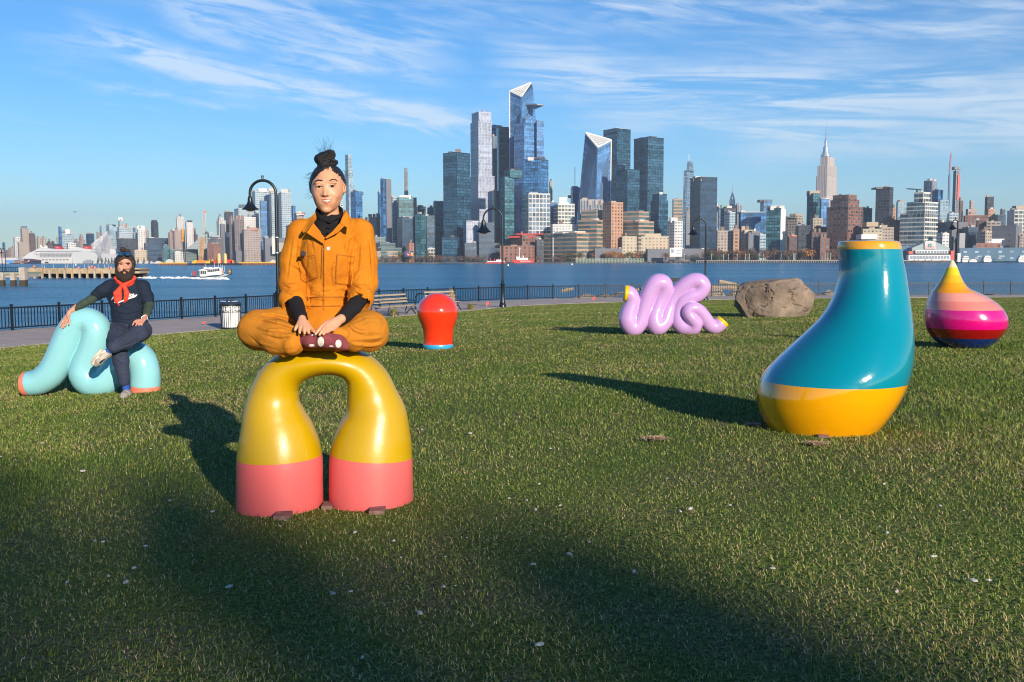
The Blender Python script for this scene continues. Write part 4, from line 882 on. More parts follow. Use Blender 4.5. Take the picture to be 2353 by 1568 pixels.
for u, nm in ((503.5, 'yellow cylindrical tank on the barge, left one'), (518, 'yellow cylindrical tank on the barge, right one')):
    Yc = Yb-16; c = Vector((XU(u, Yc), Yc, 2.6)); h = zof(u, 582, Yc)-2.6
    t_ = thing('tank', nm, 'tank', c, 'yellow tanks on the barge'); MB().lathe([(2.2, 0), (2.2, h*.75), (1.4, h*.9), (.9, h)], c, 14).build('body', mat('tank_yellow', (.65, .48, .16), .5), t_); MB().lathe([(.5, h), (.5, h+1)], c, 8).build('valve', dark_m, t_)
cr = thing('crane', 'tall lattice boom crane standing on the barge', 'crane', (XU(464, Yb-14), Yb-14, 2.6))
def lattice(a, b_, w, nseg, m, parent, nm, r=.22):
    a, b_ = Vector(a), Vector(b_); d = (b_-a).normalized(); sx2 = Vector((1, 0, 0)); sy2 = d.cross(sx2).normalized(); sx2 = sy2.cross(d)
    mb = MB(); cs = []
    for k in range(nseg+1):
        t = k/nseg; ww = w*(1 if .08 < t < .93 else .5); c = a.lerp(b_, t); cs.append([c+sx2*sx_*ww/2+sy2*sy_*ww/2 for sx_, sy_ in ((-1, -1), (1, -1), (1, 1), (-1, 1))])
    for k in range(nseg):
        for j in range(4): mb.tube([cs[k][j], cs[k+1][j]], r, 4, False); mb.tube([cs[k][j], cs[k+1][(j+1) % 4]], r*.8, 4, False)
        mb.tube([cs[k][0], cs[k][1]], r*.8, 4, False)
    return mb.build(nm, m, parent)
lattice(Q(461, 602, Yb-14), Q(466, 545, Yb-14), 4.2, 14, mat('crane_orange', (.62, .30, .08), .5), cr, 'lower_boom', .3)
lattice(Q(466, 545, Yb-14), Q(470.5, 487, Yb-14), 3.2, 16, mat('crane_pale', (.55, .52, .48), .5), cr, 'upper_boom', .28)
MB().box(Q(463, 602, Yb-14), (12, 5, 3.5)).build('cab', orange_m, cr); MB().box(Q(470.5, 487, Yb-14), (2.6, 2, 2.4)).build('boom_head', orange_m, cr)
m = MB(); 
for k in range(3): m.tube([Q(470.5, 487, Yb-14), Q(472+k*.3, 560, Yb-16)], .07, 4)
m.build('cables', dark_m, cr)
pd = thing('pile_driver', 'pile driving rig with orange hammer on the yellow pier', 'machine', (XU(422, Yb), Yb, 3))
lattice(Q(425, 603, Yb+2), Q(420.5, 528, Yb+2), 2.4, 18, dark_m, pd, 'leader', .25); rod(pd, 'guide', Q(418.5, 603, Yb+2), Q(417, 527, Yb+2), .3, dark_m)
for v, h in ((532, 6), (541, 3.5), (551, 5), (547, 3)): MB().box(Q(420.5-.3*(v-532)/20, v, Yb), (2.4, 2, h)).build('hammer', mat('hammer_orange', (.8, .33, .02), .5), pd)
m = MB().tube([Q(485, 604, Yb-18), Q(484.5, 555, Yb-18)], .8, 8); tag(m.build('steel_pile', mat('pile_rust', (.22, .10, .06), .8)), 'tall rusty steel pile standing right of the crane', 'pile')
# --- red ships
def boat_hull(root, ua, ub, v0, vt, vb, Y, m, wd=8, bow='r', nm='hull'):
    f = [(ua, vt), (ub, vt-(.8 if bow == 'r' else 0)), (ub-(2 if bow == 'r' else 0), vb), (ua+(0 if bow == 'r' else 2), vb)]
    a = [Q(u, v, Y) for u, v in f]; b_ = [p+Vector((0, wd, 0)) for p in a]
    c = [(p+q)/2 for p, q in zip(a, b_)]
    return mkmesh(nm, a+b_, [(0, 1, 2, 3), (7, 6, 5, 4), (0, 4, 5, 1), (1, 5, 6, 2), (2, 6, 7, 3), (3, 7, 4, 0)], m, root)
Yr = YS(1200)-40
rs = thing('lightship', 'red hulled lightship with white letters and a tall mast', 'ship', (XU(1202, Yr), Yr, 0), 'red ships')
a = [Q(u, v, Yr) for u, v in ((1177, 596), (1182, 597.5), (1190, 598), (1215, 598), (1228, 596.5), (1226, 604.5), (1181, 605))]; b_ = [p+Vector((0, 9, 0)) for p in a]; n = 7
mkmesh('hull', a+b_, [tuple(range(n)), tuple(range(2*n-1, n-1, -1))]+[(i, n+i, n+(i+1) % n, (i+1) % n) for i in range(n)], red_m, rs)
MB().box(Q(1200, 595.5, Yr+4), (26*Yr/F, 6, 4)).box(Q(1190, 592.5, Yr+4), (8*Yr/F, 5, 3.5)).build('cabin', white_m, rs); rod(rs, 'mast', Q(1194, 597, Yr+4), Q(1194, 571, Yr+4), .7, white_m, 8); MB().lathe([(.9, 0), (1.6, .8), (1.6, 2.2), (.6, 3)], Q(1194, 573, Yr+4), 10).build('lantern', white_m, rs); rod(rs, 'funnel', Q(1202, 596, Yr+4), Q(1202, 588, Yr+4), 1, white_m, 8)
text_on('FRYING PAN', 1207, 602.6, Yr-.6, 3.1, white_m, 'lettering', rs, bold=.02)
rs = thing('fireboat', 'low red and white fireboat left of the lightship', 'ship', (XU(1137, Yr), Yr, 0), 'red ships')
a = [Q(u, v, Yr) for u, v in ((1114, 602.5), (1125, 602.8), (1162, 601.8), (1161, 605.5), (1118, 605.8))]; b_ = [p+Vector((0, 7, 0)) for p in a]; n = 5
mkmesh('hull', a+b_, [tuple(range(n)), tuple(range(2*n-1, n-1, -1))]+[(i, n+i, n+(i+1) % n, (i+1) % n) for i in range(n)], red_m, rs)
MB().box(Q(1140, 601.3, Yr+3), (40*Yr/F, 5, 1.6)).box(Q(1146, 599, Yr+3), (12*Yr/F, 4, 3)).build('cabin', white_m, rs)
for u in (1127, 1136, 1145): MB().tube([Q(u, 601, Yr+2), Q(u, 594.5, Yr+2)], .9, 8).build('funnel', red_m, rs)
# --- striped ferry house
Yf = YS(2130)-30
fh = thing('ferry_house', 'grey gabled ferry house with white window walls and a red tower', 'building', (XU(2135, Yf), Yf, 1))
def fslab(nm, pts, m, dy=0, dep=20):
    a = [Q(u, v, Yf+dy) for u, v in pts]; b_ = [p+Vector((0, dep, 0)) for p in a]; n = len(a)
    return mkmesh(nm, a+b_, [tuple(range(n)), tuple(range(2*n-1, n-1, -1))]+[(i, n+i, n+(i+1) % n, (i+1) % n) for i in range(n)], m, fh)
fslab('gable', [(2096, 604), (2096, 570), (2120, 560), (2138, 554.5), (2154, 558), (2182, 570), (2182, 604)], mat('ferry_green', (.26, .33, .34), .6), 4)
fslab('striped_front', [(2125, 572.5), (2125, 556), (2137, 553.5), (2149.5, 556), (2149.5, 572.5)], white_m, 2, 4)
for k in range(6): fslab('stripe', [(2125.5, 558+k*2.6), (2149, 558+k*2.6), (2149, 559+k*2.6), (2125.5, 559+k*2.6)], mat('stripe_pink', (.55, .16, .18), .6), 1.5, .6)
for k in range(2): fslab('pane', [(2133+k*5, 560), (2136.5+k*5, 560), (2136.5+k*5, 568), (2133+k*5, 568)], mat('ferry_glass', (.12, .25, .28), .2), 1.2, .6)
fslab('upper_wall', [(2104, 582.5), (2104, 575.5), (2179, 575.5), (2179, 582.5)], white_m, 0, 6); fslab('lower_wall', [(2088, 598), (2088, 586), (2184, 586), (2184, 598)], white_m, -6, 10)
for k in range(11): fslab('window', [(2106.5+k*6.6, 581.5), (2106.5+k*6.6, 576.7), (2111+k*6.6, 576.7), (2111+k*6.6, 581.5)], mat('ferry_pane', (.16, .19, .28), .2), -.4, .6)
for k in range(13): fslab('window', [(2092+k*7, 595.5), (2092+k*7, 588.5), (2097.5+k*7, 588.5), (2097.5+k*7, 595.5)], mat('ferry_pane2', (.2, .25, .3), .2), -6.4, .6)
fslab('eave', [(2086, 585.8), (2094, 584), (2180, 584), (2186, 585.8)], dark_m, -7, 8); fslab('red_box', [(2088, 584), (2088, 577.5), (2098, 577.5), (2098, 584)], red_m, -3, 6); fslab('red_tower', [(2185.5, 598), (2185.5, 576.3), (2193, 576.3), (2193, 598)], red_m, -3, 6)
fslab('deck', [(2070, 600), (2200, 599), (2200, 597.6), (2070, 598.6)], offw, -12, 20); fslab('pile_row', [(2072, 603.5), (2072, 600), (2198, 599), (2198, 602.8)], dark_m, -9, 6)
for u in (2086, 2102, 2110, 2127, 2140, 2167): MB().tube([Q(u, 604, Yf-14), Q(u, 594.5, Yf-14)], .45, 6).build('mooring_pile', mat('old_wood', (.2, .14, .1), .9), fh)
# --- yachts by the blue shed
def yacht(label, ua, ub, vt, vb, group='white yachts moored at the blue pier'):
    Yy = YS(ua)-45; r = thing('yacht', label, 'yacht', (XU(ua, Yy), Yy, 0), group); s_ = (ub-ua)
    for nm, a, b_, v0, v1, m, dp in (('hull', 0, 1, .66, 1, white_m, 8), ('window_band', .08, .95, .56, .66, glassm, 7), ('upper_deck', .05, .93, .40, .56, white_m, 7), ('window_band', .15, .85, .32, .40, glassm, 6), ('bridge', .2, .85, .16, .32, white_m, 6)):
        u1, u2 = ua+s_*a, ua+s_*b_; z1, z2 = vt+(vb-vt)*v1, vt+(vb-vt)*v0
        q = [Q(u1+s_*.06*(nm == 'hull'), z1, Yy), Q(u2-s_*.06*(nm == 'hull'), z1, Yy), Q(u2, z2, Yy), Q(u1, z2, Yy)]
        mkmesh(nm, q+[p+Vector((0, dp, 0)) for p in q], [(0, 1, 2, 3), (7, 6, 5, 4), (0, 4, 5, 1), (1, 5, 6, 2), (2, 6, 7, 3), (3, 7, 4, 0)], m, r)
    rod(r, 'mast', Q((ua+ub)/2, vt+(vb-vt)*.16, Yy+3), Q((ua+ub)/2, vt-.5, Yy+3), .25, white_m)
yacht('white three deck yacht moored nearest the ferry house', 2211, 2228, 586, 602.6); yacht('white rounded yacht moored in the middle of the blue pier', 2260, 2279, 585.5, 602)
yacht('grey white ferry moored at the right edge by the pier', 2340, 2362, 585, 602.6); yacht('small low white boat between the two yachts', 2227, 2246, 595, 602.6)
psh = [o for o in COL.objects if o.get('label', '').startswith('long blue pier shed')][0]; Ysh = YS(2204)-20-1.2
for k, u in enumerate((2222, 2231, 2240, 2245, 2264, 2271, 2278, 2286, 2293, 2301, 2308)): MB().box(Q(u, 579, Ysh), (3.6*Ysh/F, .5, 2.6*Ysh/F)).build('shed_window', offw, psh)
text_on('PIER 59 -', 2252, 590.5, Ysh-25, 2.4, white_m, 'lettering', psh, bold=.02); text_on('CHELSEA', 2302.5, 590, Ysh-25, 2.4, white_m, 'lettering', psh, bold=.02)
MB().box(Q(2300, 598, Ysh-4), (120*Ysh/F, 3, 5)).build('shed_base', dark_m, psh)
# --- wooden pier with green rails
Yw = YS(1400)-35; wp = thing('timber_pier', 'long timber pier with pale green piles in front of autumn trees', 'pier', (XU(1324, Yw), Yw, 0))
pg = mat('pile_green', (.32, .38, .30), .8); m = MB(); n_ = 46
for k in range(n_+1): u = 1324+k*(1478-1324)/n_; m.tube([(XU(u, Yw), Yw, -.5), (XU(u, Yw), Yw, 8.5-.0*k)], .55, 6)
tag(m.build('piles', pg, wp), kind='stuff'); xa, xb = XU(1322, Yw), XU(1480, Yw)
for z, h in ((6.8, .7), (4.2, .6), (2.2, .6)): MB().box(((xa+xb)/2, Yw-.5, z), (xb-xa, .5, h)).build('rail', pg, wp)
MB().box(((xa+xb)/2, Yw+3, 2.4), (xb-xa, 4, 3.5)).build('deck', dark_m, wp)
# --- seawall on the right with dark openings and edge rail
Yw2 = YS(1800)-6
sw = thing('sea_wall', 'long esplanade wall with row of dark openings below the autumn trees', 'wall', (XU(1800, Yw2), Yw2, 0))
def along(ua, ub, n): return [(u, YS(u)-8) for u in np.linspace(ua, ub, n)]
m = MB(); m2 = MB(); m3 = MB(); pts_ = along(1600, 2070, 90)
for (ua, ya), (ub, yb_) in zip(pts_[:-1], pts_[1:]):
    a, b_ = Vector((XU(ua, ya), ya, 0)), Vector((XU(ub, yb_), yb_, 0)); 
    m.prism([a+Vector((0, 0, 3.2)), b_+Vector((0, 0, 3.2)), b_+Vector((0, 6, 3.2)), a+Vector((0, 6, 3.2))], [p+Vector((0, 0, 1.2)) for p in (a+Vector((0, 0, 3.2)), b_+Vector((0, 0, 3.2)), b_+Vector((0, 6, 3.2)), a+Vector((0, 6, 3.2)))])
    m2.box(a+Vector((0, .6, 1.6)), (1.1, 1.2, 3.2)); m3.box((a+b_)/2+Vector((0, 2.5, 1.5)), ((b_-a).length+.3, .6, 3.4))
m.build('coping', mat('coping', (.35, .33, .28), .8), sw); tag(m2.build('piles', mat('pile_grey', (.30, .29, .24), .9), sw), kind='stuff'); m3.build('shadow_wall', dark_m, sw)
# shoreline bulkhead stones for the rest
m = MB(); pts_ = along(-100, 1600, 150)
for (ua, ya), (ub, yb_) in zip(pts_[:-1], pts_[1:]):
    if 0 < ua: m.box((XU(ua, ya), ya, 1.1+.3*random.random()), (XU(ub, yb_)-XU(ua, ya)+1, 3+2*random.random(), 2.2))
tag(m.build('bulkhead', mat('bulkhead_stone', (.10, .085, .07), .95, noise=.3, nscale=.05)), 'dark low stone bulkhead along the far shore', kind='stuff')
# --- trees of the far shore
def crown_mesh(seed, n=260, kind='leafy'):
    r = random.Random(seed); v = []; f = []
    lobes = [(r.uniform(-.3, .3), r.uniform(-.3, .3), r.uniform(-.25, .3), r.uniform(.28, .42)) for _ in range(7)]
    for i in range(n):
        if kind == 'cone':
            z = r.random()**1.4; a = r.random()*6.283; rad = (1-z)*.42*(.6+.4*r.random()); c = Vector((rad*math.cos(a), rad*math.sin(a), z-.5))
        elif kind == 'full':
            c = Vector((r.gauss(0, 1), r.gauss(0, 1), r.gauss(0, 1))).normalized()*.5*(r.random()**.4)*r.uniform(.85, 1.0)
        else:
            l = r.choice(lobes); d = Vector((r.gauss(0, 1), r.gauss(0, 1), r.gauss(0, 1))).normalized()*l[3]*(r.random()**.35); c = Vector(l[:3])+d
        s_ = r.uniform(.035, .075); ax = Vector((r.gauss(0, 1), r.gauss(0, 1), r.gauss(0, 1))).normalized(); a1 = ax.orthogonal().normalized(); a2 = ax.cross(a1)
        k = len(v); v += [c+a1*s_, c+a2*s_*.8, c-a1*s_, c-a2*s_*.8]; f.append((k, k+1, k+2, k+3))
    me = bpy.data.meshes.new('crown'); me.from_pydata([tuple(p) for p in v], [], f); me.update(); return me
leafc = {'orange': (.40, .17, .03), 'rust': (.22, .10, .045), 'olive': (.13, .115, .04), 'green': (.05, .075, .03), 'bare': (.16, .11, .09), 'dark': (.03, .05, .03), 'brown': (.17, .10, .06)}
crowns = {}
for i, (k, c_) in enumerate(leafc.items()):
    for j in range(3):
        me = crown_mesh(i*10+j, 300, 'leafy' if k != 'dark' else 'cone'); me.materials.append(mat('leaves_'+k, c_, .8, noise=.45, nscale=1.5)); crowns[(k, j)] = me
trunk_me = bpy.data.meshes.new('trunk'); b = MB()
b.tube([(0, 0, 0), (.01, 0, .45), (0, .01, .8)], [.03, .02, .008], 6)
for a in range(5): an = a*1.26; b.tube([(0, 0, .35+.06*a), (.16*math.cos(an), .16*math.sin(an), .55+.07*a)], [.012, .004], 4)
trunk_me.from_pydata(b.v, [], b.f); trunk_me.materials.append(mat('bark_grey', (.10, .08, .065), .9))
def tree(x, y, z, h, w, kind, label, group, name='tree', leafless=False):
    t = thing(name, label, 'tree', (x, y, z), group)
    for me, nm, sc_, zz in ((trunk_me, 'trunk', (h*.9, h*.9, h*.95), 0), (crowns[(kind, random.randrange(3))], 'crown', (w, w, h*.78), h*.6 if kind != 'dark' else h*.5)):
        o = bpy.data.objects.new(nm, me); COL.objects.link(o); o.parent = t; o.location = (0, 0, zz); o.scale = sc_; o.rotation_euler = (0, 0, random.random()*6)
    return t
kl = {'orange': 'bright orange autumn tree', 'rust': 'rust brown autumn tree', 'olive': 'olive brown autumn tree', 'green': 'dark green shrubby tree', 'bare': 'greyish bare branched tree', 'brown': 'brown fading tree', 'dark': 'dark cone shaped conifer'}
places = {'A': 'behind the timber pier', 'B': 'on the far esplanade', 'C': 'below the towers', 'D': 'by the museum ship'}
def tt(u, kind, pl, vt, w_px, dY=10):
    Yy = YS(u)+dY; h = zof(u, vt, Yy)-2.3; g = '%s %s' % (kl[kind]+'s', places[pl]); tree(XU(u, Yy), Yy, 2.3, h, w_px*Yy/F, kind, kl[kind]+' '+places[pl], g)
for i, u in enumerate(np.arange(1366, 1540, 9.5)): tt(u+random.uniform(-2, 2), random.choice(['orange', 'orange', 'rust', 'olive'] if u < 1500 else ['rust', 'olive', 'green']), 'A', random.uniform(575, 581), random.uniform(15, 20), random.uniform(0, 18))
for i, u in enumerate(np.arange(1618, 1915, 7.6)): tt(u+random.uniform(-2, 2), random.choice(['rust', 'olive', 'olive', 'brown', 'bare', 'brown'] + (['orange']*2 if 1830 < u < 1868 else [])), 'B', random.uniform(570, 577), random.uniform(15, 21), random.uniform(5, 26))
for u in (1560, 1575, 1590, 1597, 1645, 1658, 1738): tt(u, 'green', 'B', random.uniform(582, 586), 14, 0)
tt(1857, 'orange', 'B', 569, 28, 0)
for u in np.arange(868, 1115, 7): tt(u+random.uniform(-3, 3), random.choice(['bare', 'bare', 'brown', 'rust']), 'C', random.uniform(586, 591), random.uniform(9, 13), random.uniform(0, 12))
for u in (920, 988, 1300, 1315, 1333): tt(u, 'olive', 'C', 580, 20, 5)
for u in (1237, 1275, 1290): tt(u, 'rust', 'C', 588, 13, 0)
for u in (225, 234.5, 243, 249.5, 257, 263, 317, 331, 344): tt(u, 'dark', 'D', random.uniform(589, 593), 7, -110)
# --- white esplanade lamps
lm_me = bpy.data.meshes.new('pole'); b = MB(); b.tube([(0, 0, 0), (0, 0, 11)], .28, 6); b.box((.5, 0, 11.0), (1.8, .5, .5)); lm_me.from_pydata(b.v, [], b.f); lm_me.materials.append(mat('pale_green_pole', (.55, .66, .6), .5))
for i, u in enumerate((1572, 1635, 1662.5, 1673.5, 1693.5, 1713, 1721.5, 1744, 1753.5, 1794.5, 1823, 1825.5, 1828.5, 1896, 1902, 1908)):
    Yy = YS(u)-3; o = bpy.data.objects.new('street_lamp', lm_me); COL.objects.link(o); o.location = (XU(u, Yy), Yy, 3.2)
    tag(o, 'small pale green lamp post on the far esplanade among autumn trees', 'street lamp', 'lamp posts on the far esplanade')
# --- buoys, gulls
for u, v, nm in ((1167.5, 610.5, 'white round buoy left of the red lightship'), (1314.5, 608.5, 'white round buoy left of the timber pier'), (174, 609.5, 'white round buoy above the old concrete pier')):
    p = plane_hit(u, v+1, 0); s_ = p.y/F; tag(smooth_angle(MB().lathe([(0, -.5*s_), (1.9*s_, 0), (2.2*s_, 1.2*s_), (1.2*s_, 2.8*s_), (.8*s_, 4*s_), (0, 4.6*s_)], p, 12).build('buoy', white_m)), nm, 'buoy', 'mooring buoys')
for u, v, nm, m_ in ((172, 487.5, 'dark gull flying left of the man\'s head, wings bent', dark_m), (86, 495.5, 'white gull gliding above the cruise ship', white_m), (580, 351, 'tiny white gull high above the first lamp post', white_m)):
    p = Q(u, v, 260); s_ = .55; tag(MB().add([p+Vector((-.9*s_, 0, .05)), p+Vector((-.35*s_, -.1, .28*s_)), p+Vector((0, -.15, 0)), p+Vector((.35*s_, -.1, .28*s_)), p+Vector((.9*s_, 0, .0)), p+Vector((0, .25, .02)), p+Vector((0, 0, -.12))], [(0, 1, 2, 5), (2, 3, 4, 5), (0, 5, 6, 2), (2, 6, 5, 4)]).build('gull', m_), nm, 'bird', 'gulls in the sky')
# cranes on roofs
Yc = YS(2120)+60; tc_ = thing('tower_crane', 'small tower crane with long jib on the white gridded tower', 'crane', Q(2107, 443, Yc)); lattice(Q(2107, 443, Yc), Q(2107, 436, Yc), 1.6, 4, dark_m, tc_, 'mast', .3); lattice(Q(2083, 434, Yc), Q(2118, 436.5, Yc), 1.3, 14, dark_m, tc_, 'jib', .28)
Yc = YS(2190)+415; tc_ = thing('tower_crane', 'very tall red and white luffing crane beside the slender unfinished tower', 'crane', Q(2180, 480, Yc)); lattice(Q(2179.5, 480, Yc), Q(2182, 395, Yc), 2.4, 30, mat('mast_blue', (.2, .28, .42), .5), tc_, 'mast', .5); lattice(Q(2181.5, 398, Yc), Q(2185.7, 352, Yc), 1.8, 16, mat('jib_red', (.55, .3, .32), .5), tc_, 'jib', .4)
Yc = YS(1370)+70
for u, nm in ((1354, 'round grey roof water tank, left of three on the terminal'), (1369.5, 'round pale roof water tank, middle of three on the terminal'), (1382, 'round brown roof water tank, right of three on the terminal')):
    p = Q(u, 478, Yc); t_ = thing('water_tank', nm, 'water tank', p, 'roof water tanks'); s_ = Yc/F; MB().lathe([(4.6*s_, 6*s_), (4.8*s_, 15*s_), (3.2*s_, 18*s_), (0, 19.5*s_)], p, 12).build('barrel', mat('tank_wood', (.38, .33, .29), .8), t_)
    [MB().box(p+Vector((dx*3*s_, dy*3*s_, 3*s_)), (.8*s_, .8*s_, 7*s_)).build('leg', dark_m, t_) for dx in (-1, 1) for dy in (-1, 1)]
ORD = ['first', 'second', 'third', 'fourth', 'fifth', 'sixth', 'seventh', 'eighth', 'ninth', 'tenth', 'eleventh', 'twelfth', 'thirteenth', 'fourteenth', 'fifteenth', 'sixteenth', 'seventeenth', 'eighteenth', 'nineteenth', 'twentieth', 'twenty first', 'twenty second', 'twenty third', 'twenty fourth', 'twenty fifth']
def number_labels(prefixes, tail=''):
    for pr_ in prefixes:
        l = [o for o in COL.objects if o.get('label') == pr_ and o.parent is None]
        if len(l) < 2: continue
        l.sort(key=lambda o: proj(o.location if o.location.length > .01 else Vector(o.bound_box[0]))[0])
        for i, o in enumerate(l): o['label'] = (ORD[i] if i < len(l)-1 else 'rightmost')+' from the left, '+pr_
number_labels(sorted({o['label'] for o in COL.objects if o.get('category') in ('tree', 'street lamp') and o.get('label')}))
# ================================================================== RIVER PIERS ON THE LEFT, PATROL BOAT
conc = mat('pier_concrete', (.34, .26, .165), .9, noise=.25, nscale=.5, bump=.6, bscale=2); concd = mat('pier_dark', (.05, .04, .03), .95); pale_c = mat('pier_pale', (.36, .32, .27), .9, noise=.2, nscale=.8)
pA = plane_hit(60, 641.5, 0); pB = plane_hit(318, 638, 0); Ya = (pA.y+pB.y)/2; sc = Ya/F
op = thing('old_pier', 'old crumbling tan concrete pier standing in the river behind the man', 'pier', (pA.x, Ya, 0))
xa, xb = XU(62, Ya), XU(320, Ya); n_ = 15; wz = (xb-xa)/n_
zt = zof(200, 618, Ya); zm = zof(200, 629, Ya)
for k in range(n_):
    h = random.uniform(-.25, .15); MB().box((xa+wz*(k+.5), Ya+4, (zt+zm)/2+h/2), (wz*.97, 8, zt-zm+h)).build('beam', conc, op)
    if k < 13: MB().box((xa+wz*(k+.5), Ya+4, zt+h+.12), (wz*random.uniform(.5, .95), 7.4, .3)).build('cap', mat('cap_brown', (.33, .25, .17), .9, noise=.2), op)
    MB().box((xa+wz*(k+.02), Ya-.2, (zt-.6)/2), (.5, .7, zt-.6)).build('pile', pale_c if k % 2 else conc, op)
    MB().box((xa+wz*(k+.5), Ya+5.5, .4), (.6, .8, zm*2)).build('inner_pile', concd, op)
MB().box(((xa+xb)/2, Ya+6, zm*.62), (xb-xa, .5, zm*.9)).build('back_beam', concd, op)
MB().box((XU(303, Ya), Ya+4, zt-.5), (34*sc, 8, .5)).build('end_slab', mat('slab_dark', (.12, .09, .07), .9), op)
pink_f = mat('float_pink', (.75, .25, .28), .6)
for i, u in enumerate((181, 206, 218, 255, 300)): p = Q(u, 616.5, Ya+1); tag(smooth_angle(MB().lathe([(0, 0), (.24, .1), (.3, .4), (.12, .7), (0, .9)], p-Vector((0, 0, .3)), 10).build('float', pink_f)), 'pink mooring float sitting on the old concrete pier', 'float', 'pink floats on the old pier')
for i, u in enumerate((97, 102, 124, 150.5, 156, 169.5, 194, 203, 226, 240, 249)): tag(MB().tube([Q(u, 619, Ya+1), Q(u-.6, 608, Ya+1)], .05, 5).build('pole', offw), 'thin white pole standing on the old concrete pier', 'pole', 'thin poles on the old pier')
for u, nm in ((79, 'rusty mushroom shaped bollard left on the old pier'), (211, 'rusty mushroom shaped bollard in the middle of the old pier')): p = Q(u, 618, Ya+1); tag(smooth_angle(MB().lathe([(.3, 0), (.2, .3), (.5, .5), (.5, .85), (.2, 1.05), (0, 1.1)], p, 10).build('bollard', mat('rust_tan', (.4, .22, .14), .8))), nm, 'bollard')
# nearer pier corner at the left edge
pC = plane_hit(30, 657, 0); Yn = pC.y; sn = Yn/F
npz = thing('near_pier', 'nearer pier corner on thick posts with railing at the left edge', 'pier', (XU(0, Yn), Yn, 0)); xl, xr = XU(-60, Yn), XU(60, Yn)
zd = zof(30, 626, Yn); zl = zof(30, 634, Yn)
MB().box(((xl+XU(48, Yn))/2, Yn+4, zd-.25), (XU(48, Yn)-xl, 9, .5)).build('deck', mat('deck_green', (.22, .26, .2), .9), npz); MB().box(((xl+XU(48, Yn))/2, Yn+4.2, (zd+zl)/2-.4), (XU(48, Yn)-xl, 8.4, zd-zl-.2)).build('beam', pale_c, npz)
for u, w_, vt in ((6, 10, 626.5), (32, 10, 627), (55, 13, 615)):
    z1 = zof(u, vt, Yn); MB().box((XU(u, Yn), Yn-.6, z1/2), (w_*sn, w_*sn, z1)).build('post', pale_c, npz); MB().box((XU(u, Yn), Yn-.6, .55), (w_*sn*1.06, w_*sn*1.06, 1.3)).build('wet_base', concd, npz)
m = MB(); zr1 = zof(20, 614.5, Yn)
m.box(((xl+XU(44, Yn))/2, Yn-.2, zr1), (XU(44, Yn)-xl, .12, .12)); m.box(((xl+XU(44, Yn))/2, Yn-.2, zd+.15), (XU(44, Yn)-xl, .1, .1))
for k in range(26): m.box((xl+k*(XU(44, Yn)-xl)/25, Yn-.2, (zr1+zd)/2), (.06, .06, zr1-zd))
m.build('railing', iron, npz)
def gooseneck(name, label, base, H, rad, pole_r, head_r, ped=True, side=-1, m=iron, group=None, extra=None):
    base = Vector(base); t = thing(name, label, 'lamp post', base, group)
    if ped:
        k = H/5.4
        smooth_angle(MB().lathe([(.20*k, 0), (.20*k, .12*k), (.155*k, .2*k), (.17*k, .26*k), (.135*k, .36*k), (.115*k, .45*k), (.11*k, 1.22*k), (.13*k, 1.27*k), (.10*k, 1.34*k), (.06*k, 1.43*k), (.085*k, 1.46*k), (.085*k, 1.50*k), (.045*k, 1.53*k)], base, 16).build('pedestal', m, t))
    zt_ = H-rad; pts_ = [base+Vector((0, 0, (1.4*H/5.4 if ped else 0)))] + [base+Vector((0, 0, zt_*.8))]
    for a in np.linspace(0, math.pi, 17): pts_.append(base+Vector((side*(rad-rad*math.cos(a)), 0, zt_+rad*math.sin(a)*1.0)))
    pts_.append(pts_[-1]+Vector((0, 0, -rad*.42)))
    rr2 = [pole_r, pole_r*.85]+[pole_r*.75]*18
    smooth_angle(MB().tube(pts_, rr2, 12).build('pole', m, t)); tip = pts_[-1]
    h = head_r
    smooth_angle(MB().lathe([(pole_r*.8, h*.32), (h*.24, h*.22), (h*.28, h*.02), (h*.30, -h*.28), (h*.42, -h*.6), (h*.66, -h*.92), (h, -h*1.2), (h*.98, -h*1.25), (h*.6, -h*1.22)], tip, 24).build('lamp_shade', m, t))
    smooth_angle(MB().lathe([(h*.6, -h*1.20), (h*.5, -h*1.36), (h*.25, -h*1.46), (0, -h*1.48)], tip, 16).build('lens', mat('lamp_lens', (.25, .15, .07), .3), t))
    top = base+Vector((side*rad, 0, H)); MB().lathe([(pole_r*.5, -.02), (pole_r*.5, .10*H/5.4), (pole_r*.7, .11*H/5.4), (pole_r*.7, .18*H/5.4), (0, .185*H/5.4)], top, 8).build('finial', m, t)
    return t
zd1 = Vector((XU(12.5, Yn+.5), Yn+.5, zd)); Hn = zof(12, 571.5, Yn)-zd
gooseneck('pier_lamp', 'dark arched lamp on the near pier, left half of the double lamp', (XU(4.7, Yn+1), Yn+1, zd), Hn, 3.5*sn, .09, .36, ped=False, side=-1, group='double lamp on the near pier'); gooseneck('pier_lamp', 'dark arched lamp on the near pier, right half of the double lamp', (XU(12.5, Yn+1), Yn+1, zd), Hn, 4*sn, .09, .36, ped=False, side=-1, group='double lamp on the near pier')
number_labels(['pink mooring float sitting on the old concrete pier', 'thin white pole standing on the old concrete pier'])
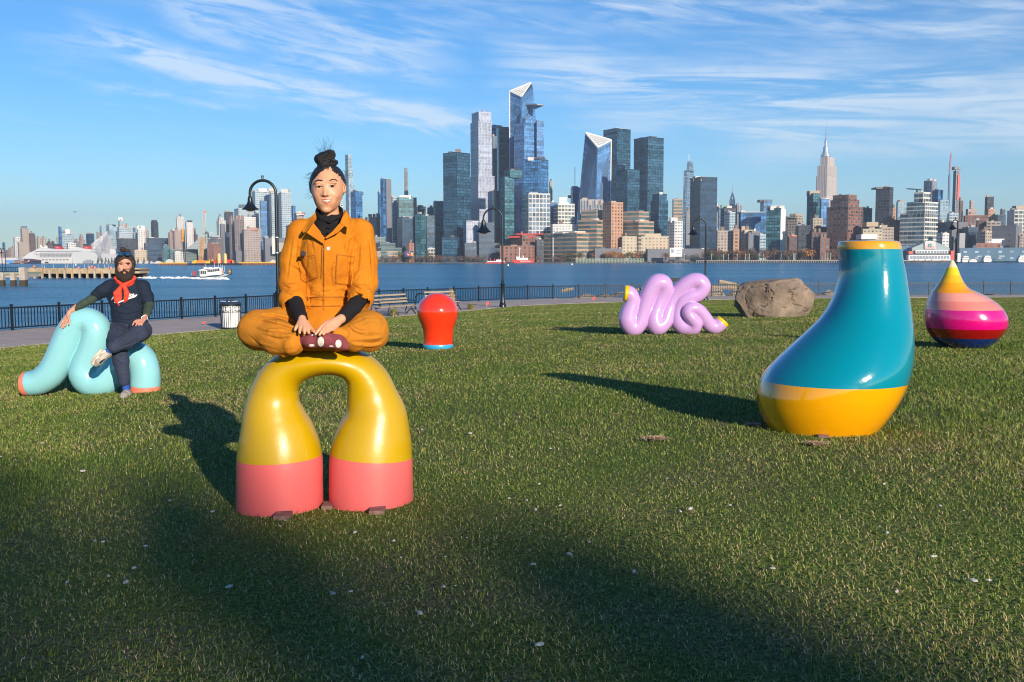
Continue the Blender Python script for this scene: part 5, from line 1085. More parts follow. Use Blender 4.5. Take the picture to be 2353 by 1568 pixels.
# --- patrol boat
pb = plane_hit(470, 639, 0); Yo = pb.y; so = Yo/F
pbr = thing('patrol_boat', 'white aluminium patrol boat heading right with a foaming wake', 'boat', pb)
def bslab(nm, pts, m, dy, dep, tp=None):
    a = [Q(u, v, Yo+dy) for u, v in pts]; b2 = [p+Vector((0, dep, 0)) for p in a]; n = len(a)
    return mkmesh(nm, a+b2, [tuple(range(n)), tuple(range(2*n-1, n-1, -1))]+[(i, n+i, n+(i+1) % n, (i+1) % n) for i in range(n)], m, pbr)
hullm = mat('boat_hull', (.40, .42, .43), .4); hp = [(441, 636), (450, 637.5), (470, 637), (500, 633.5), (518, 629.5), (528, 628)]; hb = [(441, 640), (460, 641), (490, 640.5), (512, 637), (522, 633), (528, 629.5)]
vv = []; 
for (u, v), (u2, v2), w_ in zip(hp, hb, (1.5, 1.6, 1.6, 1.4, .9, .1)):
    c1, c2 = Q(u, v, Yo), Q(u2, v2, Yo); vv += [c1+Vector((0, -w_, 0)), c1+Vector((0, w_, 0)), c2+Vector((0, w_*.6, 0)), c2+Vector((0, -w_*.6, 0))]
ff = [(0, 1, 2, 3), (23, 22, 21, 20)]+[(i*4+j, i*4+4+j, i*4+4+(j+1) % 4, i*4+(j+1) % 4) for i in range(5) for j in range(4)]
mkmesh('hull', vv, ff, hullm, pbr); MB().tube([Q(441, 636.5, Yo-1.6), Q(470, 637.3, Yo-1.65), Q(500, 633.8, Yo-1.45), Q(526, 628.6, Yo-.3)], .12, 6).build('rub_rail', dark_m, pbr)
bslab('cabin', [(475, 634), (475, 620.5), (505, 616), (509, 626), (509, 631)], white_m, -1.2, 2.4); bslab('aft_cabin', [(459, 636), (459, 621), (475, 620), (475, 635.5)], offw, -1.1, 2.2); bslab('roof', [(456, 620.8), (474, 616.8), (505, 614.8), (505, 616.4), (474, 618.8), (457, 622.3)], white_m, -1.4, 2.8)
for k in range(7): bslab('window', [(476.5+k*4.1, 626.3-k*.45), (476.5+k*4.1, 620.9-k*.55), (479.6+k*4.1, 620.4-k*.55), (479.8+k*4.1, 625.9-k*.45)], glassm, -1.28, .06)
for k in range(3): bslab('window', [(461+k*4.5, 630), (461+k*4.5, 623), (464+k*4.5, 623), (464+k*4.5, 630)], glassm, -1.2, .08)
for u in (471, 482, 495): bslab('roof_pod', [(u-3.5, 617.5), (u-3, 614.8), (u+3, 614.3), (u+3.5, 617)], white_m, -.8, 1.4)
bslab('red_gear', [(444, 634), (444, 623.5), (448, 623.5), (448, 634)], red_m, -.6, .6); bslab('red_gear', [(449, 634), (449, 623.5), (452.5, 623.5), (452.5, 634)], mat('gear_dark', (.12, .1, .1), .6), -.6, .6); bslab('engine', [(436, 638), (436, 634), (443, 634), (443, 638)], dark_m, -.8, 1.6)
bslab('bow_pad', [(525.5, 632), (525.5, 619.5), (530, 618.5), (530, 632.5)], dark_m, -.5, 1.0)
for k in range(3): bslab('pad_stripe', [(525.5, 622+k*3.4), (525.5, 620.6+k*3.4), (530, 620+k*3.4), (530, 621.4+k*3.4)], yellow_m, -.56, .06)
m = MB()
for u, v0, v1 in ((472, 617, 606), (493, 615, 604), (502, 614, 604), (508, 626, 607), (512, 625, 609), (516, 625, 612)): m.tube([Q(u, v0, Yo), Q(u-.8, v1, Yo)], .06, 5)
m.tube([Q(440, 628, Yo-1), Q(441, 634, Yo-1)], .04, 4); m.build('antennas', offw, pbr); bslab('life_ring', [(510, 627), (509.5, 623), (513, 622.3), (513.5, 626.5)], orange_m, -.8, .3)
foam = mat('foam', (.85, .88, .9), .8); fm = MB()
for k in range(260):
    t = random.random()**1.3; u = 520-t*205 if random.random() < .85 else random.uniform(470, 522); v = 641 + (random.gauss(0, .9)) - (1.6 if u < 440 else 0)+(0 if u > 440 else (440-u)*-.004); p = plane_hit(u, v, 0)
    s_ = random.uniform(.15, .6)*(1.3 if u > 430 else .9); fm.add([p+Vector((a*s_*random.uniform(.8, 2.6), b_*s_*2, .0+h)) for a, b_, h in ((-1, -.5, -.02), (0, -1, .05), (1, -.3, -.02), (.6, .7, .0), (-.7, .6, .02), (0, 0, random.uniform(.1, .45)))], [(0, 1, 5), (1, 2, 5), (2, 3, 5), (3, 4, 5), (4, 0, 5)])
tag(fm.build('wake_foam', foam), 'white foam wake behind the patrol boat', kind='stuff')
# ================================================================== PEOPLE: smooth distance fields meshed by surface nets
class Field:
    def __init__(s, lo, hi, res):
        s.lo = np.array(lo, np.float32); s.res = res; n = np.ceil((np.array(hi)-s.lo)/res).astype(int)+1
        s.ax = [s.lo[i]+np.arange(n[i], dtype=np.float32)*res for i in range(3)]; s.F = np.full(n, 1.0, np.float32)
    def box(s, lo, hi):
        sl = []
        for i in range(3):
            a = int(max(0, math.floor((lo[i]-s.lo[i])/s.res))); b = int(min(len(s.ax[i]), math.ceil((hi[i]-s.lo[i])/s.res)+1)); sl.append(slice(a, max(a, b)))
        X, Y, Z = np.meshgrid(s.ax[0][sl[0]], s.ax[1][sl[1]], s.ax[2][sl[2]], indexing='ij', sparse=True); return tuple(sl), X, Y, Z
    def put(s, sl, d, k, sub=False):
        if d.size == 0: return
        A = s.F[sl]
        if sub: d = -d; h = np.clip(.5+.5*(d-A)/k, 0, 1) if k > 0 else None; s.F[sl] = (A*(1-h)+d*h+k*h*(1-h)) if k > 0 else np.maximum(A, d); return
        if k <= 0: s.F[sl] = np.minimum(A, d); return
        h = np.clip(.5+.5*(A-d)/k, 0, 1); s.F[sl] = A*(1-h)+d*h-k*h*(1-h)
    def cap(s, a, b, ra, rb, k=.01, sub=False, sq=(1, 1, 1)):
        a = np.array(a, float); b = np.array(b, float); m = max(ra, rb)+k+3*s.res; sl, X, Y, Z = s.box(np.minimum(a, b)-m, np.maximum(a, b)+m); ba = b-a; L2 = max(1e-9, (ba**2).sum())
        t = np.clip(((X-a[0])*ba[0]+(Y-a[1])*ba[1]+(Z-a[2])*ba[2])/L2, 0, 1)
        d = np.sqrt((X-a[0]-ba[0]*t)**2+(Y-a[1]-ba[1]*t)**2+(Z-a[2]-ba[2]*t)**2)-(ra+(rb-ra)*t); s.put(sl, d.astype(np.float32), k, sub); return s
    def ell(s, c, r, k=.01, sub=False, rz=0.0, ry=0.0):
        c = np.array(c, float); m = max(r)+k+3*s.res; sl, X, Y, Z = s.box(c-m, c+m); x, y, z = X-c[0], Y-c[1], Z-c[2]
        if rz: x, y = x*math.cos(rz)+y*math.sin(rz), -x*math.sin(rz)+y*math.cos(rz)
        if ry: x, z = x*math.cos(ry)+z*math.sin(ry), -x*math.sin(ry)+z*math.cos(ry)
        k0 = np.sqrt((x/r[0])**2+(y/r[1])**2+(z/r[2])**2)+1e-6; k1 = np.sqrt((x/r[0]**2)**2+(y/r[1]**2)**2+(z/r[2]**2)**2)+1e-6
        s.put(sl, (k0*(k0-1)/k1).astype(np.float32), k, sub); return s
    def chain(s, pts, k=.012):
        for (a, ra), (b, rb) in zip(pts[:-1], pts[1:]): s.cap(a, b, ra, rb, k)
        return s
    def surf(s, u, v):
        d = (P(u, v, 10)-CAM).normalized(); t0, t1 = (s.ax[1][0])/d.y, (s.ax[1][-1])/d.y; ts = np.arange(t0, t1, s.res*.5); q = np.array(CAM)[None]+ts[:, None]*np.array(d)[None]
        I = np.round((q-s.lo)/s.res).astype(int); ok = ((I >= 0) & (I < np.array(s.F.shape))).all(1); I = np.clip(I, 0, np.array(s.F.shape)-1); f = np.where(ok, s.F[I[:, 0], I[:, 1], I[:, 2]], 1); k = np.argmax(f < 0)
        return q[k] if f[k] < 0 else None
    def crease(s, pts, r, px, ridge=True):
        # one fold of cloth: a groove along the surface with a soft ridge beside it
        c = crom([(a[0], a[1]) for a in pts], 6); S_ = [s.surf(u, v) for u, v in c]; n = len(c)
        for i in range(n-1):
            a, b = S_[i], S_[i+1]
            if a is None or b is None or np.linalg.norm(a-b) > .12: continue
            w = math.sin(math.pi*(i+.5)/n)**.6; s.cap(a, b, r*px*w*.8, r*px*w*.8, .006, sub=True)
        if ridge:
            for i in range(n-1):
                a, b = S_[i], S_[i+1]
                if a is None or b is None or np.linalg.norm(a-b) > .12: continue
                t = (b-a)/max(1e-6, np.linalg.norm(b-a)); o = np.cross(t, [0, 1, 0])*r*px*1.9; w = math.sin(math.pi*(i+.5)/n)**.6
                s.cap(a+o+[0, r*px*.75, 0], b+o+[0, r*px*.75, 0], r*px*w*1.05, r*px*w*1.05, .010)
    def disp(s, fn):
        near = np.abs(s.F) < .03; I = np.argwhere(near); p = s.lo+I*s.res; s.F[near] += fn(p).astype(np.float32); return s
    def mesh(s, name, m, parent, smooth=True, maxr=None):
        Fv = s.F; sg = Fv < 0; n = Fv.shape
        c = np.zeros(tuple(x-1 for x in n), np.uint8)
        for i in (0, 1):
            for j in (0, 1):
                for k in (0, 1): c += sg[i:n[0]-1+i, j:n[1]-1+j, k:n[2]-1+k]
        act = (c > 0) & (c < 8); idx = np.full(act.shape, -1, np.int64); I = np.argwhere(act); idx[act] = np.arange(len(I))
        P_ = np.zeros((len(I), 3)); W_ = np.zeros(len(I)); cr = [(i, j, k) for i in (0, 1) for j in (0, 1) for k in (0, 1)]
        for a in cr:
            for ax in range(3):
                if a[ax] == 1: continue
                b = list(a); b[ax] = 1; fa = Fv[I[:, 0]+a[0], I[:, 1]+a[1], I[:, 2]+a[2]]; fb = Fv[I[:, 0]+b[0], I[:, 1]+b[1], I[:, 2]+b[2]]
                x = (fa < 0) != (fb < 0); t = np.where(x, fa/np.where(x, fa-fb, 1), 0); q = np.array(a, float)[None].repeat(len(I), 0); q[:, ax] += t; P_[x] += q[x]; W_[x] += 1
        V = s.lo+(I+P_/W_[:, None])*s.res
        Fs = []
        for ax in range(3):
            o1, o2 = [(1, 2), (2, 0), (0, 1)][ax]
            sA = [slice(1, n[d]-1) for d in range(3)]; sA[ax] = slice(0, n[ax]-1); sB = list(sA); sB[ax] = slice(1, n[ax])
            a, b = sg[tuple(sA)], sg[tuple(sB)]; E = np.argwhere(a != b); fl = a[tuple(E.T)]
            off = np.array([0 if d == ax else 1 for d in range(3)]); G0 = E+off
            def cell(da, db): g = G0.copy(); g[:, o1] -= da; g[:, o2] -= db; return idx[tuple(g.T)]
            q = np.stack([cell(1, 1), cell(0, 1), cell(0, 0), cell(1, 0)], 1); q[~fl] = q[~fl][:, ::-1]; q = q[(q >= 0).all(1)]; Fs.append(q)
        Fq = np.concatenate(Fs)
        # light smoothing
        for _ in range(2):
            acc = np.zeros_like(V); cn = np.zeros(len(V))
            for e in range(4):
                a, b = Fq[:, e], Fq[:, (e+1) % 4]; np.add.at(acc, a, V[b]); np.add.at(cn, a, 1)
            V = V*.5+.5*acc/np.maximum(cn, 1)[:, None]
        o = mkmesh(name, V, Fq, m, parent, smooth=True); return o
def FB(Wf, ua, ub, vt, vb, d0, d1, res):
    c = np.array([Wf(u, v, d) for u in (ua, ub) for v in (vt, vb) for d in (d0, d1)]); return Field(c.min(0), c.max(0), res)
def fsum(p, seed, sc, st=(1, 1, 1), n=6):
    r = np.random.default_rng(seed); o = np.zeros(len(p)); q = p*np.array(st)*sc
    for k in range(n): d = r.normal(size=3); o += np.sin(q @ d+r.random()*6.28+1.5*np.sin(q @ r.normal(size=3)*.6))
    return o/n
def cloth(seed, amp, sc=28, st=(1, 1, 1)):
    def f(p):
        a = 1-np.abs(fsum(p, seed, sc, st))*2.2; b = fsum(p, seed+1, sc*2.3, st); return -(amp*np.clip(a, -.6, 1)*.8+amp*.3*b)
    return f
def bvh(o): return BVHTree.FromPolygons([v.co for v in o.data.vertices], [tuple(p.vertices) for p in o.data.polygons])
def inpoly(x, y, poly):
    c = False; j = len(poly)-1
    for i in range(len(poly)):
        if (poly[i][1] > y) != (poly[j][1] > y) and x < (poly[j][0]-poly[i][0])*(y-poly[i][1])/(poly[j][1]-poly[i][1])+poly[i][0]: c = not c
        j = i
    return c
def drape(name, poly, tree, m, parent, off=.004, step=1.0, thick=.004, holes=None):
    """patch of cloth, skin or paint laid on a surface; poly in picture units, only used to find where it lies on the body"""
    us_ = [p[0] for p in poly]; vs_ = [p[1] for p in poly]; nx = max(2, int((max(us_)-min(us_))/step)); nz = max(2, int((max(vs_)-min(vs_))/step)); V = []; ids = {}; Fc_ = []
    du = (max(us_)-min(us_))/nx; dv = (max(vs_)-min(vs_))/nz
    def vert(i, j):
        if (i, j) in ids: return ids[(i, j)]
        u, v = min(us_)+i*du, min(vs_)+j*dv; d = (P(u, v, 10)-CAM).normalized(); h = tree.ray_cast(CAM, d)
        if h[0] is None: ids[(i, j)] = None; return None
        V.append(h[0]-d*off); ids[(i, j)] = len(V)-1; return len(V)-1
    for i in range(nx):
        for j in range(nz):
            if inpoly(min(us_)+(i+.5)*du, min(vs_)+(j+.5)*dv, poly):
                q = [vert(i, j), vert(i, j+1), vert(i+1, j+1), vert(i+1, j)]
                if None in q: continue
                ds = [V[k].y for k in q]
                if max(ds)-min(ds) < .06: Fc_.append(tuple(q))
    if not Fc_: return None
    o = mkmesh(name, V, Fc_, m, parent, smooth=True); md = o.modifiers.new('s', 'SOLIDIFY'); md.thickness = thick; md.offset = -1; return o
def ellp(cu, cv, ru, rv, n=16, rot=0): return [(cu+ru*math.cos(t)*math.cos(rot)-rv*math.sin(t)*math.sin(rot), cv+ru*math.cos(t)*math.sin(rot)+rv*math.sin(t)*math.cos(rot)) for t in np.linspace(0, 6.2832, n)[:-1]]
def skin_mat(name, c, warm): 
    return mat(name, c, .48, col2=warm, nscale=9, sss=.12, bump=.15, bscale=220)
# ================================================================== SCULPTURES
def gloss(name, srgb, rough=.22, coat=.8):
    return mat(name, tuple(c*.74 for c in lin(srgb)), rough, coat=coat, coatr=.06, bump=.08, bscale=35, spec=.5)
def sweep(cen, rn, rb, n=64, up=Vector((0, 1, 0))):
    """closed rings round a centreline; rn = radius in the picture plane, rb = radius in depth"""
    rings = []; C_ = [Vector(p) for p in cen]
    for i, p in enumerate(C_):
        t = (C_[min(i+1, len(C_)-1)]-C_[max(i-1, 0)]).normalized(); b = (up-t*up.dot(t)).normalized(); a = t.cross(b).normalized()
        rings.append([p+a*math.cos(2*math.pi*k/n)*rn[i]+b*math.sin(2*math.pi*k/n)*rb[i] for k in range(n)])
    return rings
def ring_mesh(name, rings, m, parent, cap0=False, cap1=False):
    n = len(rings[0]); v = [p for g in rings for p in g]; f = []
    for i in range(len(rings)-1):
        for k in range(n): f.append((i*n+k, (i+1)*n+k, (i+1)*n+(k+1) % n, i*n+(k+1) % n))
    if cap0: f.append(tuple(range(n)))
    if cap1: f.append(tuple(range(len(rings)*n-1, (len(rings)-1)*n-1, -1)))
    o = mkmesh(name, v, f, m, parent, smooth=True); bm = bmesh.new(); bm.from_mesh(o.data); bmesh.ops.recalc_face_normals(bm, faces=bm.faces); bm.to_mesh(o.data); bm.free()
    return smooth_angle(o, 50)
def end_rings(rings, i, bev=.10):
    """rounded end: shrinking rings beyond ring i (0 or -1)"""
    g = rings[i]; c = sum(g, Vector())/len(g); g2 = rings[1 if i == 0 else -2]; c2 = sum(g2, Vector())/len(g2); d = (c-c2).normalized(); r = (g[0]-c).length
    out = []
    for a in (.35, .7, 1.05, 1.4, 1.57): out.append([c+(p-c)*(1-bev*(1-math.cos(a)))+d*r*bev*math.sin(a) for p in g])
    return out
def chain(pts, Y, n=8):
    """pts: (u, v, r_px, dY[, rb_px])"""
    a = np.array([(p[0], p[1], p[2], p[3] if len(p) > 3 else 0, p[4] if len(p) > 4 else p[2]) for p in pts], float); c = crom(a, n)
    cen = [P(q[0], q[1], Y+q[3]) for q in c]; return c, cen, [q[2]*(Y+q[3])/F for q in c], [q[4]*(Y+q[3])/F for q in c]
# --- yellow and coral arch
yellow_s = gloss('arch_yellow', (206, 166, 0), .36, .2); coral_s = gloss('arch_coral', (250, 113, 110), .42, .25)
YA = G(643, 1190).y+.22; YBr = G(854, 1177).y+.21
def dYa(u): return (YBr-YA)*(u-643)/211
ap = [(643, 1182, 97), (643.5, 1168, 99.5), (643, 1110, 99), (642.5, 1048, 97.5), (637, 1000, 88), (630, 955, 72.5), (630, 915, 59), (641, 877, 50), (666, 850, 42.5, 0, 60), (705, 835, 35.5, 0, 66), (752, 829, 32.5, 0, 68), (797, 834, 35, 0, 66), (827, 851, 42, 0, 60), (845, 878, 51), (856, 915, 60), (863, 955, 73), (859, 1000, 87), (853.5, 1045, 95), (853, 1105, 97), (854, 1160, 97.5), (854, 1172, 95)]
ap = [(p[0], p[1], p[2], dYa(p[0]), (p[4] if len(p) > 4 else max(p[2], 58))) for p in ap]
c_, cen, rn, rb = chain(ap, YA, 8)
arch = thing('arch_sculpture', 'glossy yellow arch sculpture with two thick coral feet, the woman sits on it', 'sculpture', (P(750, 1170, YA).x, YA+.05, float(gz(P(750, 1100, YA).x, YA))))
rg = sweep(cen, rn, rb, 96)
iL = 8*3; iR = 8*17
ring_mesh('yellow_arch', rg[iL:iR+1], yellow_s, arch)
ring_mesh('coral_foot', end_rings(rg, 0, .06)[::-1]+rg[:iL+1], coral_s, arch, cap0=True); ring_mesh('coral_foot', rg[iR:]+end_rings(rg, -1, .06), coral_s, arch, cap1=True)
rustm = mat('rusty_plate', (.20, .11, .09), .8, noise=.3, nscale=30)
for u, v, w in ((648, 1194, 37), (866, 1182, 36), (752, 1171, 24)):
    p = G(u, v); MB().box((p.x, p.y+.02, p.z+.012), (w*p.y/F, .09, .02), rz=.05).build('anchor_plate', rustm, arch)
# --- teal and amber vase
teal_s = gloss('vase_teal', (0, 145, 166), .12, 1.0); amber_s = gloss('vase_amber', (255, 176, 0), .14, 1.0)
def zx6(rows): return [(1665.9+l/3.033, 1665.9+r/3.033, 517+y/3.033) for y, l, r in rows]
def lathe_rows(rows, Y, n=80, sub=5, ext_bot=None):
    a = np.array(rows, float); c = crom(a, sub); out = []
    for l, r, v in c:
        kk = 1.0/(fw+RX*(((l+r)/2-CX)/F)+UP*((CY-v)/F)).y; tl, tr = math.atan((l-CX)/F*kk), math.atan((r-CX)/F*kk); ph, hf = (tl+tr)/2, (tr-tl)/2
        D_ = Y/math.cos(ph); rad = D_*math.sin(hf); xc = Y*math.tan(ph); pc = P((l+r)/2, v, Y); out.append((xc, Y, pc.z, rad, rad))
    out.sort(key=lambda q: -q[2]); return out
def slices_to_rings(sl, n=80): return [[Vector((x+ra*math.cos(2*math.pi*k/n), y+rb_*math.sin(2*math.pi*k/n), z)) for k in range(n)] for x, y, z, ra, rb_ in sl]
def banded(root, sl, cuts, names, mats_, n=80, tilt=(0, 0)):
    """cut a stack of slices at heights (top to bottom)"""
    zs = [s[2] for s in sl]; arr = np.array(sl); arr = arr[np.argsort(-arr[:, 2])]
    def at(z): return tuple(np.interp(z, arr[::-1, 2], arr[::-1, j]) if j != 2 else z for j in range(5))
    cz = [zs[0]+1e-6]+list(cuts)+[zs[-1]-1e-6]
    for i in range(len(cz)-1):
        seg = [at(cz[i])]+[tuple(q) for q in arr if cz[i]-1e-4 > q[2] > cz[i+1]+1e-4]+[at(cz[i+1])]
        ring_mesh(names[i], slices_to_rings(seg, n), mats_[i], root, cap0=(i == 0), cap1=(i == len(cz)-2))
rows = zx6([(112, 830, 1185), (116, 800, 1212), (128, 789, 1226), (165, 785, 1236), (250, 792, 1248), (350, 790, 1268), (450, 766, 1283), (550, 724, 1298), (650, 660, 1311), (750, 560, 1322), (850, 452, 1325), (950, 350, 1318), (1020, 287, 1304), (1085, 248, 1283), (1150, 226, 1256), (1200, 219, 1230), (1270, 225, 1186), (1340, 248, 1135), (1400, 278, 1085), (1440, 300, 1052)])
YV = G(1920, 1007).y+ .40
vase = thing('vase_sculpture', 'big leaning vase sculpture, glossy teal over amber with amber rim', 'sculpture', (P(1910, 990, YV).x, YV, float(gz(P(1910, 990, YV).x, YV))))
sl = lathe_rows(rows, YV)
banded(vase, sl, (P(1900, 517+172/3.033, YV).z, P(1900, 517+1082/3.033, YV).z), ('amber_rim', 'teal_body', 'amber_base'), (amber_s, teal_s, amber_s), 112)
p = G(1735, 983); MB().box((p.x, p.y+.05, p.z+.012), (.10, .07, .02)).build('anchor_plate', rustm, vase)
p = G(1893, 1008); MB().box((p.x, p.y+.02, p.z+.012), (.07, .05, .015)).build('anchor_plate', rustm, vase)
# --- drop with nine colour bands
rows = zx6([(248, 1578, 1592), (254, 1570, 1600), (270, 1560, 1609), (295, 1545, 1622), (350, 1520, 1643), (400, 1490, 1668), (440, 1464, 1702), (465, 1442, 1755), (490, 1427, 1812), (520, 1412, 1865), (560, 1398, 1920), (600, 1390, 1955), (640, 1387, 1975), (670, 1388, 1979), (700, 1393, 1975), (735, 1405, 1959), (765, 1423, 1937), (797, 1446, 1906), (825, 1478, 1872), (845, 1510, 1840), (858, 1545, 1805)])
YD = G(2220, 803).y+.28
drop = thing('drop_sculpture', 'drop shaped sculpture with a pointed top and nine stripes from cream to navy', 'sculpture', (P(2221, 795, YD).x, YD, float(gz(P(2221, 795, YD).x, YD))))
cuts = [P(2200, 517+y/3.033-1.5*max(0, min(1, (y-450)/200)), YD-.1).z + .022*max(0, min(1, (y-450)/200)) for y in (297, 353, 402, 475, 536, 601, 667, 734, 798)]
cols = [(238, 224, 186), (240, 214, 0), (250, 192, 10), (255, 172, 0), (252, 168, 150), (248, 142, 130), (224, 24, 140), (232, 0, 130), (160, 8, 12), (18, 48, 118)]
banded(drop, lathe_rows(rows, YD), cuts, ['cream_tip']+['band']*9, [gloss('drop_%d' % i, c, .2, .9) for i, c in enumerate(cols)], 80)
# --- red bulb
zb7 = lambda rows: [(861.7+l/6.824, 861.7+r/6.824, 631.9+y/6.824) for y, l, r in rows]
rows = zb7([(284, 965, 995), (287, 920, 1040), (300, 868, 1092), (340, 800, 1165), (400, 728, 1233), (450, 692, 1268), (520, 664, 1297), (580, 659, 1307), (640, 667, 1300), (700, 688, 1284), (760, 714, 1262), (830, 741, 1240), (900, 755, 1228), (1000, 761, 1222), (1078, 758, 1223), (1100, 754, 1226), (1125, 754, 1226), (1148, 764, 1217), (1160, 778, 1205)])
YR = G(1007, 803.5).y+.2
bulb = thing('bulb_sculpture', 'glossy orange red bulb sculpture standing on a sky blue foot', 'sculpture', (P(1007, 798, YR).x, YR, float(gz(P(1007, 798, YR).x, YR))))
banded(bulb, lathe_rows(rows, YR), (P(1007, 631.9+1084/6.824, YR).z,), ('red_bulb', 'blue_foot'), (gloss('bulb_red', (255, 62, 26), .15, 1.0), gloss('bulb_blue', (55, 178, 225), .3, .6)), 80)
def tube_sdf(name, cen, rn, m, parent, res):
    C_ = np.array([tuple(p) for p in cen]); r = np.array(rn); Fd = Field((C_-r.max()*1.1).min(0), (C_+r.max()*1.1).max(0), res)
    for i in range(len(C_)-1): Fd.cap(C_[i], C_[i+1], r[i], r[i+1], .004)
    for e, e2 in ((0, 2), (-1, -3)):     # cut both ends flat
        nrm = C_[e]-C_[e2]; nrm /= np.linalg.norm(nrm); sl, X, Y, Z = Fd.box(C_[e]-r[e]*1.6, C_[e]+r[e]*1.6)
        pl = (X-C_[e][0])*nrm[0]+(Y-C_[e][1])*nrm[1]+(Z-C_[e][2])*nrm[2]; rad = np.sqrt((X-C_[e][0])**2+(Y-C_[e][1])**2+(Z-C_[e][2])**2)
        Fd.F[sl] = np.where(rad < r[e]*1.35, np.maximum(Fd.F[sl], pl), Fd.F[sl])
    o = Fd.mesh(name, m, parent); return o
# --- lilac worm
ZL = lambda x, y: (1378.7+x/6.826, 603.2+y/6.826)
YL = G(1500, 771).y+.32
wp_ = [(395, 487, 120, 0), (455, 497, 120, 0), (500, 560, 115, 0), (498, 660, 116, 0), (455, 800, 132, 0), (445, 920, 143, 0), (520, 1025, 134, 0), (610, 960, 124, 0), (672, 800, 116, 0), (728, 620, 116, 0), (788, 450, 124, 0), (880, 332, 134, 0), (980, 325, 128, 0), (1020, 410, 120, .02), (965, 560, 112, .04), (895, 730, 112, .03), (850, 880, 125, 0), (895, 1005, 135, 0), (1000, 945, 122, .02), (1050, 815, 116, .05), (1105, 670, 114, .08), (1190, 520, 117, .08), (1310, 385, 122, .05), (1440, 302, 119, .02), (1555, 300, 119, 0), (1613, 385, 118, 0), (1550, 488, 114, 0), (1425, 540, 114, 0), (1310, 610, 114, .02), (1246, 730, 113, .04), (1235, 880, 114, .03), (1275, 990, 122, 0), (1375, 1035, 107, -.04), (1470, 1030, 104, -.08), (1500, 960, 98, -.12), (1440, 880, 94, -.14), (1385, 800, 92, -.14), (1405, 735, 92, -.14), (1480, 718, 93, -.13), (1560, 765, 98, -.1), (1640, 870, 103, -.06), (1715, 975, 106, -.02), (1800, 1010, 108, 0), (1872, 975, 107, 0), (1925, 922, 106, 0)]
wp_ = [(*ZL(x, y), r*1.07/6.826, d) for x, y, r, d in wp_]
c_, cen, rn, rb = chain(wp_, YL, 6); rg = sweep(cen, rn, rb, 56)
lil = gloss('worm_lilac', (212, 168, 226), .2, .9); capy = gloss('worm_yellow', (245, 205, 0), .3, .6)
worm = thing('worm_sculpture', 'glossy lilac sculpture of a folded tube with yellow ends', 'sculpture', (P(1500, 770, YL).x, YL, float(gz(P(1500, 770, YL).x, YL))))
tube_sdf('lilac_tube', cen[3:-2], rn[3:-2], lil, worm, .011)
ring_mesh('yellow_end', end_rings(rg, 0, .16)[::-1]+rg[:5], capy, worm, cap0=True); ring_mesh('yellow_end', rg[-4:]+end_rings(rg, -1, .16), capy, worm, cap1=True)
# --- light blue worm
ZW = lambda x, y: (28.7+x*.25645, 545.7+y*.25645)
YW = G(190, 913).y+.33
bw = [(112, 1312, 108, 0), (150, 1310, 110, 0), (250, 1288, 116, 0), (350, 1212, 124, 0), (425, 1085, 127, 0), (478, 960, 128, 0), (528, 850, 126, 0), (590, 765, 122, 0), (672, 745, 115, 0), (742, 800, 122, 0), (752, 900, 126, 0), (718, 1020, 128, 0), (664, 1150, 134, 0), (660, 1240, 142, 0), (722, 1300, 133, 0), (820, 1290, 132, 0), (900, 1195, 132, .02), (950, 1105, 130, .04), (1018, 1052, 124, .03), (1100, 1048, 122, .02), (1162, 1110, 127, 0), (1188, 1220, 130, 0), (1190, 1330, 131, 0), (1190, 1372, 131, 0), (1190, 1412, 129, 0)]
bw = [(*ZW(x, y), r*.25645, d) for x, y, r, d in bw]
c_, cen, rn, rb = chain(bw, YW, 8); rg = sweep(cen, rn, rb, 64)
aq = gloss('worm_aqua', (152, 218, 224), .2, .85); co2 = gloss('worm_coral', (255, 138, 112), .45, .3)
bworm = thing('worm_sculpture', 'pale turquoise tube sculpture with coral ends, the man sits on it', 'sculpture', (P(210, 905, YW).x, YW, float(gz(P(210, 905, YW).x, YW))))
tube_sdf('turquoise_tube', cen[7:-15], rn[7:-15], aq, bworm, .0085); ring_mesh('coral_end', end_rings(rg, 0, .14)[::-1]+rg[:9], co2, bworm, cap0=True); ring_mesh('coral_end', rg[-17:-7]+end_rings(rg[:-7], -1, .05), co2, bworm, cap1=True)
